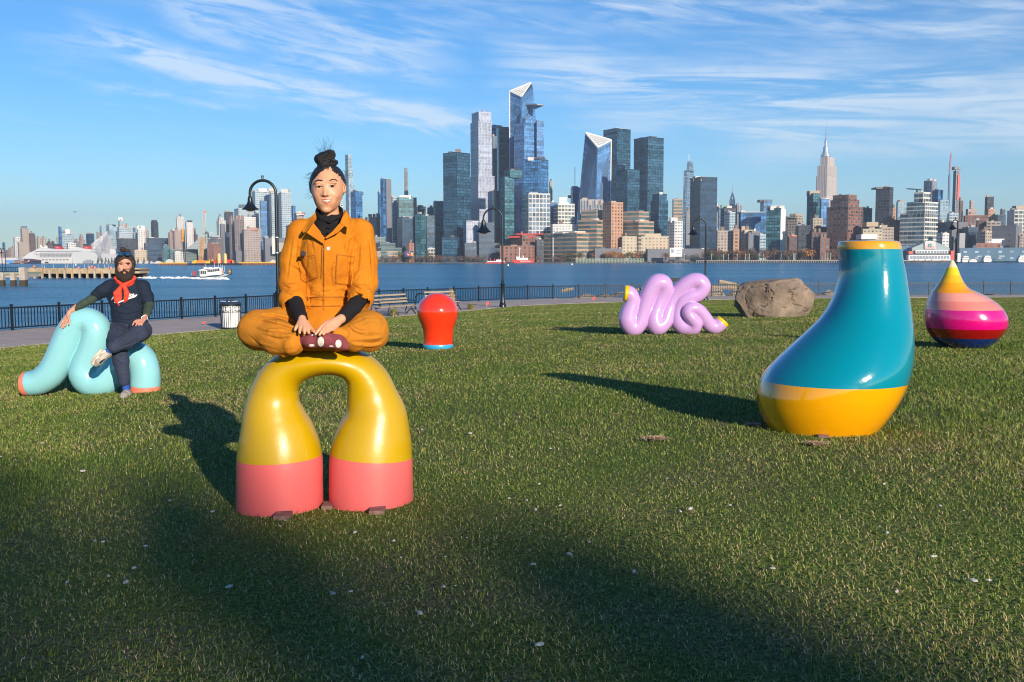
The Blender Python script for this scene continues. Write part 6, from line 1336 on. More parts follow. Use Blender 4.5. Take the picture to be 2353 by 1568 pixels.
# ================================================================== FURNITURE
def vnoise(p, seed, octs=4):
    r = np.random.default_rng(seed); out = np.zeros(len(p)); a = 1.0
    for o in range(octs):
        for k in range(5):
            d = r.normal(size=3)*1.6*(2.03**o); out += a*np.sin(p @ d+r.random()*6.28+1.3*np.sin(p @ r.normal(size=3)*1.7*(2**o)))/5
        a *= .52
    return out
YK = G(1770, 729.5).y+.75
def boulder():
    bm = bmesh.new(); bmesh.ops.create_icosphere(bm, subdivisions=6, radius=1.0); me = bpy.data.meshes.new('boulder'); bm.to_mesh(me); bm.free()
    n = len(me.vertices); co = np.empty(n*3); me.vertices.foreach_get('co', co); p = co.reshape(-1, 3)
    q = np.sign(p)*np.abs(p)**.8; q /= np.maximum(1e-6, (np.abs(q)**2.8).sum(1)**(1/2.8))[:, None]
    rg_ = np.random.default_rng(4)
    for _ in range(34):
        nn_ = rg_.normal(size=3); nn_ /= np.linalg.norm(nn_); d = q @ nn_; lim = d.max()*rg_.uniform(.80, .93); q = q-nn_[None]*np.maximum(0, d-lim)[:, None]*.92
    q /= np.abs(q).max(0)
    s = YK/F; L_, R_ = P(1684, 700, YK).x, P(1867, 700, YK).x; cx = (L_+R_)/2; hw = (R_-L_)/2
    zb = float(gz(cx, YK))-.32; zt = P(1790, 631, YK).z
    x = q[:, 0]; z = q[:, 2]; top = np.where(z > 0, 1.03-.12*np.maximum(0, -x)**1.2-.04*np.maximum(0, x)**2, 1)
    nn = vnoise(p*1.1, 3, 3)*.07; cr = np.abs(vnoise(p*1.7, 11, 3)); crack = -np.exp(-(cr/.035)**2)*.06; fine = vnoise(p*7, 5, 3)*.016
    k = 1+nn+crack+fine
    X = cx+x*hw*1.0*k*(1-.10*np.maximum(0, -z)*(x < 0)); Yy = YK+q[:, 1]*.85*k; Z = zb+((z*top*k)+1)*.5*(zt-zb)
    me.vertices.foreach_set('co', np.stack([X, Yy, Z], 1).ravel()); me.update(); me.polygons.foreach_set('use_smooth', [True]*len(me.polygons))
    m = mat('boulder_stone', (.115, .088, .064), .95, col2=(.255, .195, .145), nscale=1.7, bump=3, bscale=11); me.materials.append(m)
    o = bpy.data.objects.new('boulder', me); COL.objects.link(o); tag(o, 'massive brown boulder lying on the lawn between lilac and teal sculptures', 'boulder'); smooth_angle(o, 24)
boulder()
# --- lamp posts at the lawn edge
lp = [(1155, 707, 'arched black lamp post right of the red bulb', 480), (1620, 690.5, 'arched black lamp post behind the lilac sculpture', 503), (2195, 684, 'arched black lamp post behind the striped drop', 506)]
for u, v, nm, vt in lp:
    b_ = plane_hit(u, v, PZ); H = P(u-18, vt, b_.y).z-PZ; rad = (22 if u < 1500 else 13.5)*b_.y/F
    rad = {1155: 21.5, 1620: 14.5, 2195: 6}[u]*b_.y/F
    t = gooseneck('lamp_post', nm, b_, H, rad, .06, {1155: 18, 1620: 12, 2195: 9.5}[u]*b_.y/F, group='arched lamp posts on the lawn edge')
b1 = plane_hit(641, 753, PZ); H1 = P(595, 415, b1.y).z-PZ
gooseneck('lamp_post', 'arched black lamp post just left of the woman', b1, H1, 29.5*b1.y/F, .075, 19*b1.y/F, group='arched lamp posts on the lawn edge')
for base, va, vb, nm, du in ((b1, 543, 584, 'pale banner plate strapped to the first lamp post', -9), (plane_hit(2195, 684, PZ), 582.5, 602, 'pale sign plate strapped to the lamp post behind the drop', 7)):
    pu, _ = proj(base); Yq = base.y; z1, z2 = zof(pu, vb, Yq), zof(pu, va, Yq); w = abs(du)*1.1*Yq/F
    o = MB().box((base.x+(du*.72)*Yq/F, Yq+.0, (z1+z2)/2), (w, .015, z2-z1)).build('sign_plate', mat('plate_grey', (.5, .52, .5), .4)); tag(o, nm, 'sign')
    for z in (z1+.05, z2-.05): MB().tube([(base.x, Yq, z-.02), (base.x, Yq, z+.02)], .085, 12).build('strap', steel_m, o)
# --- trash can
YT = plane_hit(531, 758.5, PZ).y+.25; ct = Vector((P(531, 758, YT).x, YT, PZ+.02)); st_ = YT/F; rt = 23*st_; ht = P(531, 697, YT).z-ct.z
can = thing('litter_bin', 'black and white litter bin with lettering on its lid', 'litter bin', ct)
smooth_angle(MB().lathe([(rt*.9, .0), (rt*.92, .06), (rt*.93, .07)], ct, 32).build('base', iron, can))
smooth_angle(MB().lathe([(rt*.90, .05), (rt*.985, ht-.06)], ct, 40).build('liner', mat('bin_white', (.80, .80, .80), .5), can))
z1 = ht*.80
for zz, hh in ((.02, .06), (z1-.14*ht*1.0, .025), (ht-.10, .10)):
    rr3 = rt*(.93+.085*zz/ht); smooth_angle(MB().lathe([(rr3, zz), (rr3+.012, zz), (rr3+.012, zz+hh), (rr3, zz+hh)], ct, 40).build('hoop', iron, can))
for k in range(28):
    a = 2*math.pi*k/28+.05; d = Vector((math.cos(a), math.sin(a), 0)); MB().tube([ct+d*(rt*.935)+Vector((0, 0, .04)), ct+d*(rt*1.015)+Vector((0, 0, ht-.05))], .011, 4).build('bar', iron, can)
zr_ = (z1-.14*ht+ht-.10)/2+.012
for k in range(14):
    a = 2*math.pi*(k+.5)/14+.05; d = Vector((math.cos(a), math.sin(a), 0)); tdir = Vector((-math.sin(a), math.cos(a), 0)); c = ct+d*(rt*1.005)+Vector((0, 0, zr_))
    MB().tube([c+tdir*.085*math.cos(t)+Vector((0, 0, .085*math.sin(t))) for t in np.linspace(0, 6.2832, 17)], .007, 4, False).build('ring', iron, can)
smooth_angle(MB().lathe([(rt*1.05, ht-.04), (rt*1.07, ht), (rt*1.0, ht+.05), (rt*.7, ht+.115), (rt*.36, ht+.15), (rt*.33, ht+.10), (0, ht+.09)], ct, 40).build('lid', mat('bin_lid', (.02, .035, .06), .3), can))
def arc_text(body, c, rad, z, size, m, name, parent, a0, tilt=R(24)):
    """letters standing along the sloping lid"""
    x = 0; ad = size*.62
    for i, chx in enumerate(body):
        if chx == ' ': continue
        a = a0+(i-len(body)/2)*ad/rad
        cv = bpy.data.curves.new('t', 'FONT'); cv.body = chx; cv.size = size; cv.extrude = .002; cv.offset = size*.03; cv.align_x = 'CENTER'; o = bpy.data.objects.new('t', cv); COL.objects.link(o)
        me = bpy.data.meshes.new_from_object(o.evaluated_get(bpy.context.evaluated_depsgraph_get())); bpy.data.objects.remove(o); me.materials.clear(); me.materials.append(m)
        d = Vector((math.sin(a), -math.cos(a), 0)); up = (-d*math.cos(tilt)+Vector((0, 0, math.sin(tilt)))).normalized(); rt_ = Vector((math.cos(a), math.sin(a), 0)); nn = rt_.cross(up)
        M = Matrix((rt_, up, nn)).transposed().to_4x4(); M.translation = c+d*rad+Vector((0, 0, z)); me.transform(M); link(bpy.data.objects.new(name, me), parent)
arc_text('BOTTLES & CANS', ct, rt*.93, ht+.072, .115, white_m, 'letter', can, -.06, R(22))
# --- benches
wood = mat('bench_wood', (.30, .235, .17), .85, noise=.3, nscale=6, stretch=(1, 12, 12))
def bench(label, u0, u1, v0, v1, flip=False):
    a, b_ = plane_hit(u0, v0, PZ), plane_hit(u1, v1, PZ); d = (b_-a); Lb = d.length; rz = math.atan2(d.y, d.x); c = (a+b_)/2
    t = thing('park_bench', label, 'bench', (c.x, c.y, PZ+.02), 'slatted park benches', rz)
    # local frame: x along, y back, front = -y
    def loc(name, m, mm):
        o = m.build(name, mm); o.parent = t; return o
    for k, x in enumerate((-Lb/2, 0, Lb/2)):
        m = MB()
        m.tube([(x, .30, 0), (x, .33, .2), (x, .24, .45), (x, .30, .7), (x, .42, 1.0)], .028, 6)
        m.tube([(x, -.28, 0), (x, -.16, .12), (x, -.02, .26), (x, .02, .38), (x, -.22, .42)], .026, 6)
        m.tube([(x, .28, .0), (x, .18, .14), (x, .02, .24)], .024, 6); m.tube([(x, -.26, .42), (x, .25, .43)], .024, 6)
        loc('iron_support', m, iron)
        if k != 1: loc('arm_rest', MB().tube([(x, .26, .66), (x, .0, .68), (x, -.22, .66), (x, -.27, .58), (x, -.24, .42)], .02, 6), iron)
    for k in range(6): loc('seat_slat', MB().box((0, -.24+k*.09, .45-.006*abs(k-3)), (Lb+.06, .075, .03)), wood)
    for k, (y, z) in enumerate(((.285, .62), (.33, .76), (.40, .95))): loc('back_slat', MB().box((0, y-.03, z), (Lb+.06, .03, .085), rx=-.25), wood)
    m = MB()
    for s in (-1, 1): m.tube([(s*Lb*.02, .37, .93), (s*Lb*.25, .30, .77), (s*Lb*.48, .25, .62)], .014, 5); m.tube([(s*Lb*.48, .37, .93), (s*Lb*.25, .30, .77), (s*Lb*.02, .25, .62)], .014, 5)
    loc('cross_brace', m, iron); return t
bench('slatted park bench with curly iron frame right of the woman', 864, 945, 729.5, 722.5); bench('slatted park bench half hidden behind the red bulb', 985, 1052, 716, 713)
# bicycle rack loop
p = plane_hit(968, 712, PZ); rk = thing('bike_rack', 'black hooped bicycle rack between the two benches', 'bicycle rack', p); m = MB()
m.tube([p+Vector((-.32, 0, 0)), p+Vector((-.32, 0, .55))]+[p+Vector((-.32*math.cos(a), 0, .55+.32*math.sin(a))) for a in np.linspace(.2, 2.94, 9)]+[p+Vector((.32, 0, .55)), p+Vector((.32, 0, 0))], .03, 8); m.build('hoop', iron, rk)
# --- ornamental grass tufts
def tuft(label, u, v, w, h, c1, c2, n=240, dn=0):
    p = G(u, v); r_ = random.Random(int(u)); mA = MB(); mB_ = MB()
    for i in range(n):
        a = r_.random()*6.283; lean = r_.random()**.6*w*.5; hh = h*r_.uniform(.55, 1.05); b0 = p+Vector((r_.gauss(0, w*.07), r_.gauss(0, w*.07), -.02)); d = Vector((math.cos(a), math.sin(a), 0)); s = Vector((-d.y, d.x, 0))*.009
        p1 = b0+d*lean*.35+Vector((0, 0, hh*.6)); p2 = b0+d*lean+Vector((0, 0, hh*(1-.35*lean/(w*.5))))
        (mA if r_.random() < .5 else mB_).add([b0-s, b0+s, p1+s, p1-s, p2], [(0, 1, 2, 3), (3, 2, 4)])
    o = mA.build('ornamental_grass', mat('tuft_'+c1, {'tan': (.48, .34, .19), 'straw': (.42, .33, .16), 'green': (.16, .18, .06)}[c1], .9)); tag(o, label, 'ornamental grass'); mB_.build('blades', mat('tuft_'+c2, {'tan': (.48, .34, .19), 'straw': (.42, .33, .16), 'green': (.16, .18, .06)}[c2], .9), o)
tuft('tuft of straw and green grass in front of the first bench', 905, 728, .75, .55, 'straw', 'green'); tuft('tall tan plume grass behind the red bulb', 1037, 713, .75, 1.3, 'tan', 'tan', 320)
tuft('low green tuft between red bulb and second lamp post', 1082, 712.5, .85, .5, 'green', 'straw'); 
for i, (u, v, h, nm) in enumerate(((466, 747, .16, 'tiny red flag on the path left of the litter bin'), (1118, 706, .35, 'small red flag left of the second lamp post'), (1363, 693, .35, 'small red flag left of the lilac sculpture'))):
    p = plane_hit(u, v+1, PZ); o = MB().add([p+Vector((0, 0, .05)), p+Vector((.12, 0, h*.6)), p+Vector((.10, .02, h)), p+Vector((-.04, 0, h*.7)), p+Vector((0, .04, .05))], [(0, 1, 2, 3), (4, 3, 2, 1), (0, 3, 4)]).build('marker_flag', mat('flag_red', (.85, .06, .04), .6)); tag(o, nm, 'flag', 'small red marker flags')
# coin viewer near the lilac sculpture
p = plane_hit(1553, 688, PZ); cv = thing('tower_viewer', 'black coin viewer standing by the fence left of the lilac coils', 'viewer', plane_hit(1553, 688, PZ)); 
MB().tube([p, p+Vector((0, 0, 1.0))], .05, 8).build('stand', iron, cv); MB().box(p+Vector((0, 0, 1.28)), (.8, .3, .28)).build('head', iron, cv); MB().lathe([(.13, -.02), (.13, .05), (0, .06)], (0, 0, 0), 12).build('lens', offw, cv).data.transform(Matrix.Translation(p+Vector((.05, -.2, 1.05))) @ Matrix.Rotation(R(90), 4, 'X'))
cv.location = p
# ------------------------------------------------------------------ WOMAN
Y0 = (YA+YBr)/2+.02; s0 = Y0/F
def Wp(u, v, dy=0.0): return np.array(P(u, v, Y0+dy))
woman = thing('person', 'woman in an orange coverall and black turtleneck sitting cross legged on the yellow arch', 'person', Wp(752, 798))
sk = skin_mat('skin_woman', (.54, .275, .155), (.60, .30, .175))
def hand(Fd, W_, wrist, knuck, tips, thumb, s, pr=9.5, fr=4.2):
    """palm from wrist to knuckles, separate fingers to the tips, thumb from the side of the palm; all (u, v, dy)"""
    w = W_(*wrist); kn = [W_(*k) for k in knuck]
    for i, k in enumerate(kn): Fd.cap(w, k, pr*s*.82, fr*s*1.25, .004)
    for a, b in zip(kn[:-1], kn[1:]): Fd.cap(a, b, fr*s*1.25, fr*s*1.25, .003)
    for k, t in zip(kn, tips):
        t = W_(*t); m1 = k*.62+t*.38+np.array([0, -1.2*s, 1.8*s]); m2 = k*.28+t*.72+np.array([0, -1.0*s, 1.2*s])
        Fd.cap(k, m1, fr*s*1.05, fr*s, .0015); Fd.cap(m1, m2, fr*s, fr*s*.9, .001); Fd.cap(m2, t, fr*s*.9, fr*s*.72, .001)
    if thumb:
        tb = [W_(*p) for p in thumb]; Fd.cap(tb[0], tb[1], fr*s*1.5, fr*s*1.15, .004); Fd.cap(tb[1], tb[2], fr*s*1.1, fr*s*.85, .001)
lo = Wp(690, 800, -.5); hi = Wp(830, 385, .2)
Fd = FB(Wp, 640, 872, 372, 830, -.42, .16, .0032)
# skull, face
Fd.ell(Wp(754, 424, .015), (36*s0, .094, 45*s0)).ell(Wp(752, 441, -.02), (34.5*s0, .078, 38.5*s0), .02).ell(Wp(750.5, 467, -.034), (23.5*s0, .052, 21*s0), .022)
Fd.ell(Wp(749.5, 482, -.062), (11*s0, .022, 8*s0), .012)
for sx_ in (-1, 1):
    Fd.ell(Wp(750+sx_*17, 448, -.062), (11*s0, .026, 12*s0), .012); Fd.ell(Wp(748+sx_*15.5, 420.5, -.080), (11*s0, .014, 3.5*s0), .008)
    Fd.ell(Wp(748+sx_*14.8, 429, -.106), (9.5*s0, .020, 5.5*s0), .008, sub=True); Fd.ell(Wp(748+sx_*14.8, 428.6, -.070), (8.6*s0, .0225, 5.2*s0), .004)
Fd.cap(Wp(747.8, 426, -.082), Wp(747.5, 444, -.100), 3.2*s0, 5.0*s0, .008); Fd.ell(Wp(747.3, 447.5, -.102), (5.5*s0, .014, 4.5*s0), .004)
for sx_ in (-1, 1): Fd.ell(Wp(747.3+sx_*6.5, 448.5, -.092), (3.6*s0, .012, 3.6*s0), .004)
Fd.ell(Wp(750.5, 463, -.066), (19*s0, .026, 12*s0), .015)
Fd.cap(Wp(739, 459.6, -.086), Wp(750.5, 458.6, -.0925), 1.2*s0, 1.5*s0, .004); Fd.cap(Wp(750.5, 458.6, -.0925), Wp(763.5, 457.6, -.083), 1.5*s0, 1.2*s0, .004)
Fd.cap(Wp(741, 464, -.085), Wp(751.5, 468, -.090), 1.4*s0, 1.9*s0, .004); Fd.cap(Wp(751.5, 468, -.090), Wp(762, 462.6, -.082), 1.9*s0, 1.4*s0, .004)
Fd.ell(Wp(789.5, 432, .004), (6*s0, .016, 12.5*s0), .004, ry=.2).ell(Wp(789.5, 431, -.006), (2.5*s0, .01, 8*s0), .002, sub=True); Fd.ell(Wp(716.5, 436, .03), (4*s0, .014, 11*s0), .004)
Fd.cap(Wp(757, 482, .025), Wp(760, 520, .03), 21*s0, 25*s0, .012)
# torso core and arms under the clothes so the body is one surface
Fd.cap(Wp(759, 545, .03), Wp(752, 690, .03), 34*s0, 34*s0, .03); Fd.cap(Wp(705, 535, .03), Wp(812, 533, .03), 18*s0, 18*s0, .03)
Fd.chain([(Wp(690, 540, .03), 17*s0), (Wp(676, 655, .0), 14*s0), (Wp(675, 682, -.05), 12*s0), (Wp(683, 708, -.14), 10*s0), (Wp(693, 733, -.24), 8.5*s0)]); Fd.chain([(Wp(828, 540, .03), 17*s0), (Wp(838, 645, .0), 14*s0), (Wp(830, 682, -.05), 12*s0), (Wp(812, 708, -.13), 10*s0), (Wp(786, 733, -.225), 8.5*s0)])
hand(Fd, Wp, (694.5, 733, -.255), [(684.5, 749, -.285), (691.3, 750.5, -.294), (699, 750.8, -.297), (706.5, 749.8, -.293)], [(678, 759, -.305), (688.5, 765.5, -.322), (700, 766.5, -.326), (709.5, 766, -.322)], [(704, 742, -.27), (713, 753, -.288), (722.5, 763.5, -.318)], s0, 9.5, 4.1)
hand(Fd, Wp, (784, 733, -.235), [(748, 744, -.292), (752, 749, -.302), (758, 753, -.303), (765, 757.5, -.295)], [(724.8, 768.5, -.338), (734, 770, -.345), (743, 769, -.343), (751.5, 764.5, -.327)], None, s0, 11.5, 4.1)
Fd.cap(Wp(770, 739, -.262), Wp(756, 748, -.292), 9*s0, 7*s0, .006)
wb = Fd.mesh('body', sk, woman); tb_ = bvh(wb)
dark_eye = mat('eye_dark', (.012, .008, .006), .2); lipm = mat('lip', (.36, .10, .08), .45); teeth_m = mat('teeth', (.56, .52, .46), .4); browm = mat('brow_black', (.02, .014, .012), .7); eyew = mat('eye_white', (.62, .55, .5), .3)
for cu in (733.2, 763.4):
    dz = 429.6 if cu < 740 else 428.4
    drape('eye', [(cu-7.6, dz+.8), (cu-3, dz-1.6), (cu+2, dz-1.8), (cu+7.4, dz+.3), (cu+2, dz+2.2), (cu-3, dz+2.2)], tb_, eyew, woman, .0012, .5, .002)
    drape('iris', ellp(cu+.3, dz+.1, 3.3, 2.0), tb_, dark_eye, woman, .0022, .5, .002)
    drape('eyelash', [(cu-8.8, dz+.9), (cu-3, dz-2.9), (cu+2.5, dz-3.0), (cu+8.8, dz-.1), (cu+2.2, dz-1.0), (cu-3, dz-.8)], tb_, dark_eye, woman, .003, .5, .002)
drape('eyebrow', [(721.5, 420.8), (724.5, 415.6), (731, 412.6), (740.5, 413.6), (741.5, 416.6), (732, 415.6), (726, 417.8)], tb_, browm, woman, .003, .5, .003); drape('eyebrow', [(756.5, 414.4), (763, 411.3), (770, 411.2), (776, 415.6), (776, 417.4), (769.5, 413.4), (763, 413.6), (757, 416.2)], tb_, browm, woman, .003, .5, .003)
drape('lips', [(736.5, 459.4), (743, 457.8), (749.5, 457.0), (754, 457.0), (765, 456.6), (759, 459.8), (751, 460.6), (743, 460.9)], tb_, lipm, woman, .0012, .5, .0015); drape('lips', [(738, 460.4), (743, 463.2), (751, 465.2), (758.5, 462.8), (764, 457.8), (761, 463.8), (752, 468.2), (744.5, 466.6)], tb_, lipm, woman, .0012, .5, .0015)
drape('teeth', [(741.5, 460.9), (750, 460.4), (760, 459.4), (757, 462.6), (751, 464.0), (744.5, 463.2)], tb_, teeth_m, woman, .0014, .5, .002)
for u, v in ((742.6, 450.6), (751.8, 450.6)): drape('nostril', ellp(u, v, 1.5, .9), tb_, mat('nostril', (.10, .03, .02), .8), woman, .002, .4, .002)
# hair
hairm = mat('hair_black', (.012, .010, .010), .33, spec=.6, stretch=(1, 1, 4), noise=.5, nscale=60, bump=1.0, bscale=90)
Fh = FB(Wp, 690, 815, 335, 470, -.14, .17, .0033)
Fh.ell(Wp(753.5, 418, .03), (39*s0, .104, 41.5*s0), .01).ell(Wp(752, 430, .05), (40*s0, .09, 36*s0), .02)
Fh.ell(Wp(751, 441, -.10), (35.5*s0, .112, 53*s0), .003, sub=True)
Fh.cap(Wp(750, 500, -.1), Wp(752, 470, 0), 33*s0, 30*s0, .006, sub=True); Fh.ell(Wp(792, 437, -.005), (9*s0, .045, 14*s0), .004, sub=True)
Fh.cap(Wp(732, 366, .02), Wp(760, 356, .01), 11*s0, 12*s0, .003).ell(Wp(746, 363, .025), (20*s0, .040, 13.5*s0), .004).ell(Wp(739, 366, .02), (13*s0, .034, 13*s0), .004).ell(Wp(756, 358, .02), (11*s0, .03, 12.5*s0), .004).ell(Wp(748, 378, .03), (18*s0, .045, 9*s0), .01).ell(Wp(767, 373.5, .02), (10*s0, .022, 7.5*s0), .004)
Fh.disp(lambda p: .0012*np.sin(700*p[:, 0]+5*fsum(p, 9, 26))+.0016*fsum(p, 19, 60, (2.5, 1, .4)))
Fh.mesh('hair', hairm, woman)
m = MB(); r_ = random.Random(5)
for k in range(90):
    if k < 32: b0 = Wp(746+r_.gauss(0, 7), 352+r_.random()*4, .02); d = Vector((r_.gauss(-.02, .35), r_.gauss(0, .3), 1)); l = r_.uniform(.03, .085)
    elif k < 78: b0 = Wp(716+r_.gauss(0, 2), r_.uniform(395, 455), .02); d = Vector((-1, r_.gauss(0, .3), r_.gauss(-.5, .6))); l = r_.uniform(.01, .035)
    else: b0 = Wp(790+r_.gauss(0, 2), r_.uniform(390, 420), .02); d = Vector((1, 0, r_.gauss(0, .5))); l = r_.uniform(.01, .03)
    b0 = Vector(b0); d.normalize(); e = b0+d*l+Vector((r_.gauss(0, .01), 0, r_.gauss(0, .01))); m.tube([b0, b0.lerp(e, .5)+Vector((r_.gauss(0, .006), 0, r_.gauss(0, .004))), e], [.0005, .0004, .0002], 4, False)
tag(m.build('stray_hair', hairm, woman), kind='stuff')
# coverall
orng = mat('coverall_orange', (.57, .195, .010), .85, col2=(.50, .16, .009), nscale=7, bump=.5, bscale=260, spec=.2)
orn2 = mat('coverall_edge', (.36, .11, .006), .85); trow = mat('trouser_orange', (.43, .165, .016), .88, col2=(.52, .19, .013), nscale=5, bump=.5, bscale=260, spec=.2)
Fc_ = FB(Wp, 538, 902, 494, 832, -.36, .22, .0045)
Fc_.ell(Wp(750, 752, .04), (62*s0, .125, 40*s0), .03).ell(Wp(757, 585, .03), (66*s0, .135, 78*s0), .03).cap(Wp(757, 610, .03), Wp(750, 720, .03), 50*s0, 46*s0, .03).ell(Wp(750, 745, .03), (72*s0, .15, 46*s0), .04)
Fc_.cap(Wp(694, 531, .03), Wp(824, 528, .03), 24*s0, 24*s0, .03).cap(Wp(735, 514, .04), Wp(782, 512, .04), 20*s0, 20*s0, .03)
Fc_.chain([(Wp(690, 537, .03), 27*s0), (Wp(676, 600, .03), 29*s0), (Wp(674, 655, .0), 30*s0), (Wp(674, 690, -.055), 27*s0)], .02)
Fc_.chain([(Wp(830, 535, .03), 27*s0), (Wp(835, 600, .03), 29*s0), (Wp(834, 650, .0), 31*s0), (Wp(829, 680, -.05), 27*s0)], .02)
Fc_.cap(Wp(672, 690, -.06), Wp(675, 698, -.072), 29*s0, 28*s0, .006).cap(Wp(829, 682, -.055), Wp(826, 692, -.068), 30*s0, 27*s0, .006)
Fc_.cap(Wp(657, 690, -.01), Wp(648, 706, -.0), 9*s0, 6*s0, .015)
# hollow the cuffs, open the collar
Fc_.cap(Wp(676, 716, -.13), Wp(675, 700, -.082), 24*s0, 22*s0, .004, sub=True); Fc_.cap(Wp(822, 712, -.12), Wp(827, 694, -.078), 24*s0, 22*s0, .004, sub=True)
for t in np.linspace(0, 1, 9): Fc_.cap(Wp(745+12*(1-t), 549-58*(1-t), -.16), Wp(745+12*(1-t), 549-58*(1-t), -.035), (2+34*(1-t))*s0, (2+34*(1-t))*s0, .006, sub=True)
Fc_.cap(Wp(757, 480, .03), Wp(757, 512, .03), 36*s0, 36*s0, .006, sub=True)
# folds
def fold(pts, r, k=.012, sub=False):
    for a, b in zip(pts[:-1], pts[1:]): Fc_.cap(Wp(*a), Wp(*b), r*s0, r*s0, k, sub)
Fc_.disp(cloth(31, .006, 14, (1.1, 1, .7))); Fc_.disp(cloth(32, .003, 36, (1, 1, .8)))
Fc_.disp(lambda p: .0015*fsum(p, 44, 75))
for q, w in (([(703, 548), (706, 600), (702, 655), (705, 690)], 3.2), ([(812, 548), (803, 600), (800, 655), (802, 684)], 3.2), ([(744.5, 560), (743, 610), (743.5, 660), (745, 712)], 1.1), ([(704, 684), (748, 690), (798, 683)], 1.6), ([(706, 704), (750, 708), (797, 703)], 1.3), ([(709, 664), (728, 672), (760, 668)], 2.2), ([(770, 672), (785, 664), (798, 668)], 2.2), ([(712, 676), (735, 680), (742, 678)], 1.6), ([(672, 548), (668, 585), (660, 640)], 2.4), ([(684, 556), (682, 600), (690, 640)], 2.0), ([(845, 548), (850, 590), (853, 640)], 2.4), ([(828, 560), (826, 600), (822, 640)], 2.0), ([(652, 655), (668, 662), (690, 655)], 2.4), ([(656, 672), (675, 678), (694, 668)], 2.0), ([(812, 655), (832, 664), (852, 652)], 2.4), ([(815, 672), (835, 676), (853, 668)], 2.0), ([(700, 530), (716, 552), (722, 580)], 2.2), ([(812, 528), (796, 552), (790, 578)], 2.2), ([(770, 590), (762, 620), (765, 655)], 1.8), ([(706, 650), (716, 660), (730, 662)], 1.6), ([(668, 610), (690, 622), (698, 640)], 1.8), ([(840, 612), (822, 625), (812, 640)], 1.8)): Fc_.crease(q, w, s0)
Fc_.cap(Wp(676, 716, -.13), Wp(675, 700, -.082), 24*s0, 22*s0, .004, sub=True)
Fl_ = FB(Wp, 538, 902, 700, 832, -.36, .22, .0045)
# legs
Fl_.chain([(Wp(725, 748, .02), 42*s0), (Wp(650, 752, -.06), 42*s0), (Wp(596, 757, -.12), 43*s0)], .03); Fl_.chain([(Wp(596, 760, -.13), 40*s0), (Wp(640, 778, -.20), 35*s0), (Wp(672, 789, -.25), 26*s0)], .03)
Fl_.chain([(Wp(780, 748, .02), 42*s0), (Wp(820, 755, -.06), 42*s0), (Wp(846, 759, -.12), 43*s0)], .03); Fl_.chain([(Wp(848, 764, -.13), 38*s0), (Wp(815, 775, -.18), 27*s0), (Wp(784, 770, -.235), 16*s0)], .03)
Fl_.ell(Wp(752, 790, -.02), (80*s0, .14, 18*s0), .03)

Fl_.disp(cloth(131, .007, 13, (.7, 1, 1.3))); Fl_.disp(cloth(137, .003, 34, (.8, 1, 1.2)))

for q, w in (([(600, 724), (645, 730), (690, 748), (712, 762)], 3.0), ([(575, 735), (620, 742), (668, 756), (700, 772)], 2.6), ([(572, 772), (600, 792), (640, 806)], 2.6), ([(606, 770), (640, 778), (672, 776)], 3.0), ([(590, 756), (622, 764), (650, 762)], 2.2), ([(660, 738), (690, 742), (708, 752)], 2.0), ([(884, 734), (850, 730), (815, 742), (790, 756)], 3.0), ([(878, 760), (845, 756), (812, 764)], 2.6), ([(874, 786), (845, 790), (812, 786)], 2.8), ([(880, 772), (850, 774), (822, 776)], 2.2), ([(800, 750), (815, 762), (838, 770)], 2.2), ([(720, 735), (735, 750), (748, 752)], 1.8), ([(782, 735), (768, 750), (752, 752)], 1.8), ([(870, 745), (850, 742), (836, 748)], 1.6)): Fl_.crease(q, w, s0)
Fl_.mesh('trousers', trow, woman)
cov = Fc_.mesh('coverall', orng, woman); tc_v = bvh(cov)
# collar wings, pockets, placket, belt seams, cuffs hem
def slab(name, pts, th, m, parent, Wf=Wp):
    a = [Vector(Wf(*p)) for p in pts]; n = len(a); b_ = [p+Vector((0, th, 0)) for p in a]
    o = mkmesh(name, a+b_, [tuple(range(n)), tuple(range(2*n-1, n-1, -1))]+[(i, n+i, n+(i+1) % n, (i+1) % n) for i in range(n)], m, parent); md = o.modifiers.new('b', 'BEVEL'); md.width = .0018; md.segments = 2; return o
slab('collar', [(725, 488, -.02), (717, 496, -.055), (694, 531, -.098), (697, 536, -.108), (703, 533, -.112), (720, 513, -.112), (727, 503, -.095)], .007, orng, woman)
slab('lapel', [(720, 513, -.108), (704, 535, -.118), (744, 562, -.128), (746, 556, -.126), (736, 532, -.118)], .006, orng, woman)
slab('collar', [(791, 482, -.02), (796, 486, -.055), (808, 505, -.09), (806, 526, -.112), (801, 526, -.116), (781, 513, -.114), (786, 500, -.098)], .007, orng, woman)
slab('lapel', [(781, 512, -.108), (791, 520, -.116), (776, 535, -.122), (750, 549, -.126), (748, 545, -.122), (764, 532, -.118)], .006, orng, woman)
drape('pocket', [(684, 591), (722, 585), (729, 636), (702, 648), (692, 640)], tc_v, orng, woman, .006, 1.2, .006); drape('pocket', [(776, 584), (816, 590), (807, 655), (771, 650)], tc_v, orng, woman, .006, 1.2, .006)
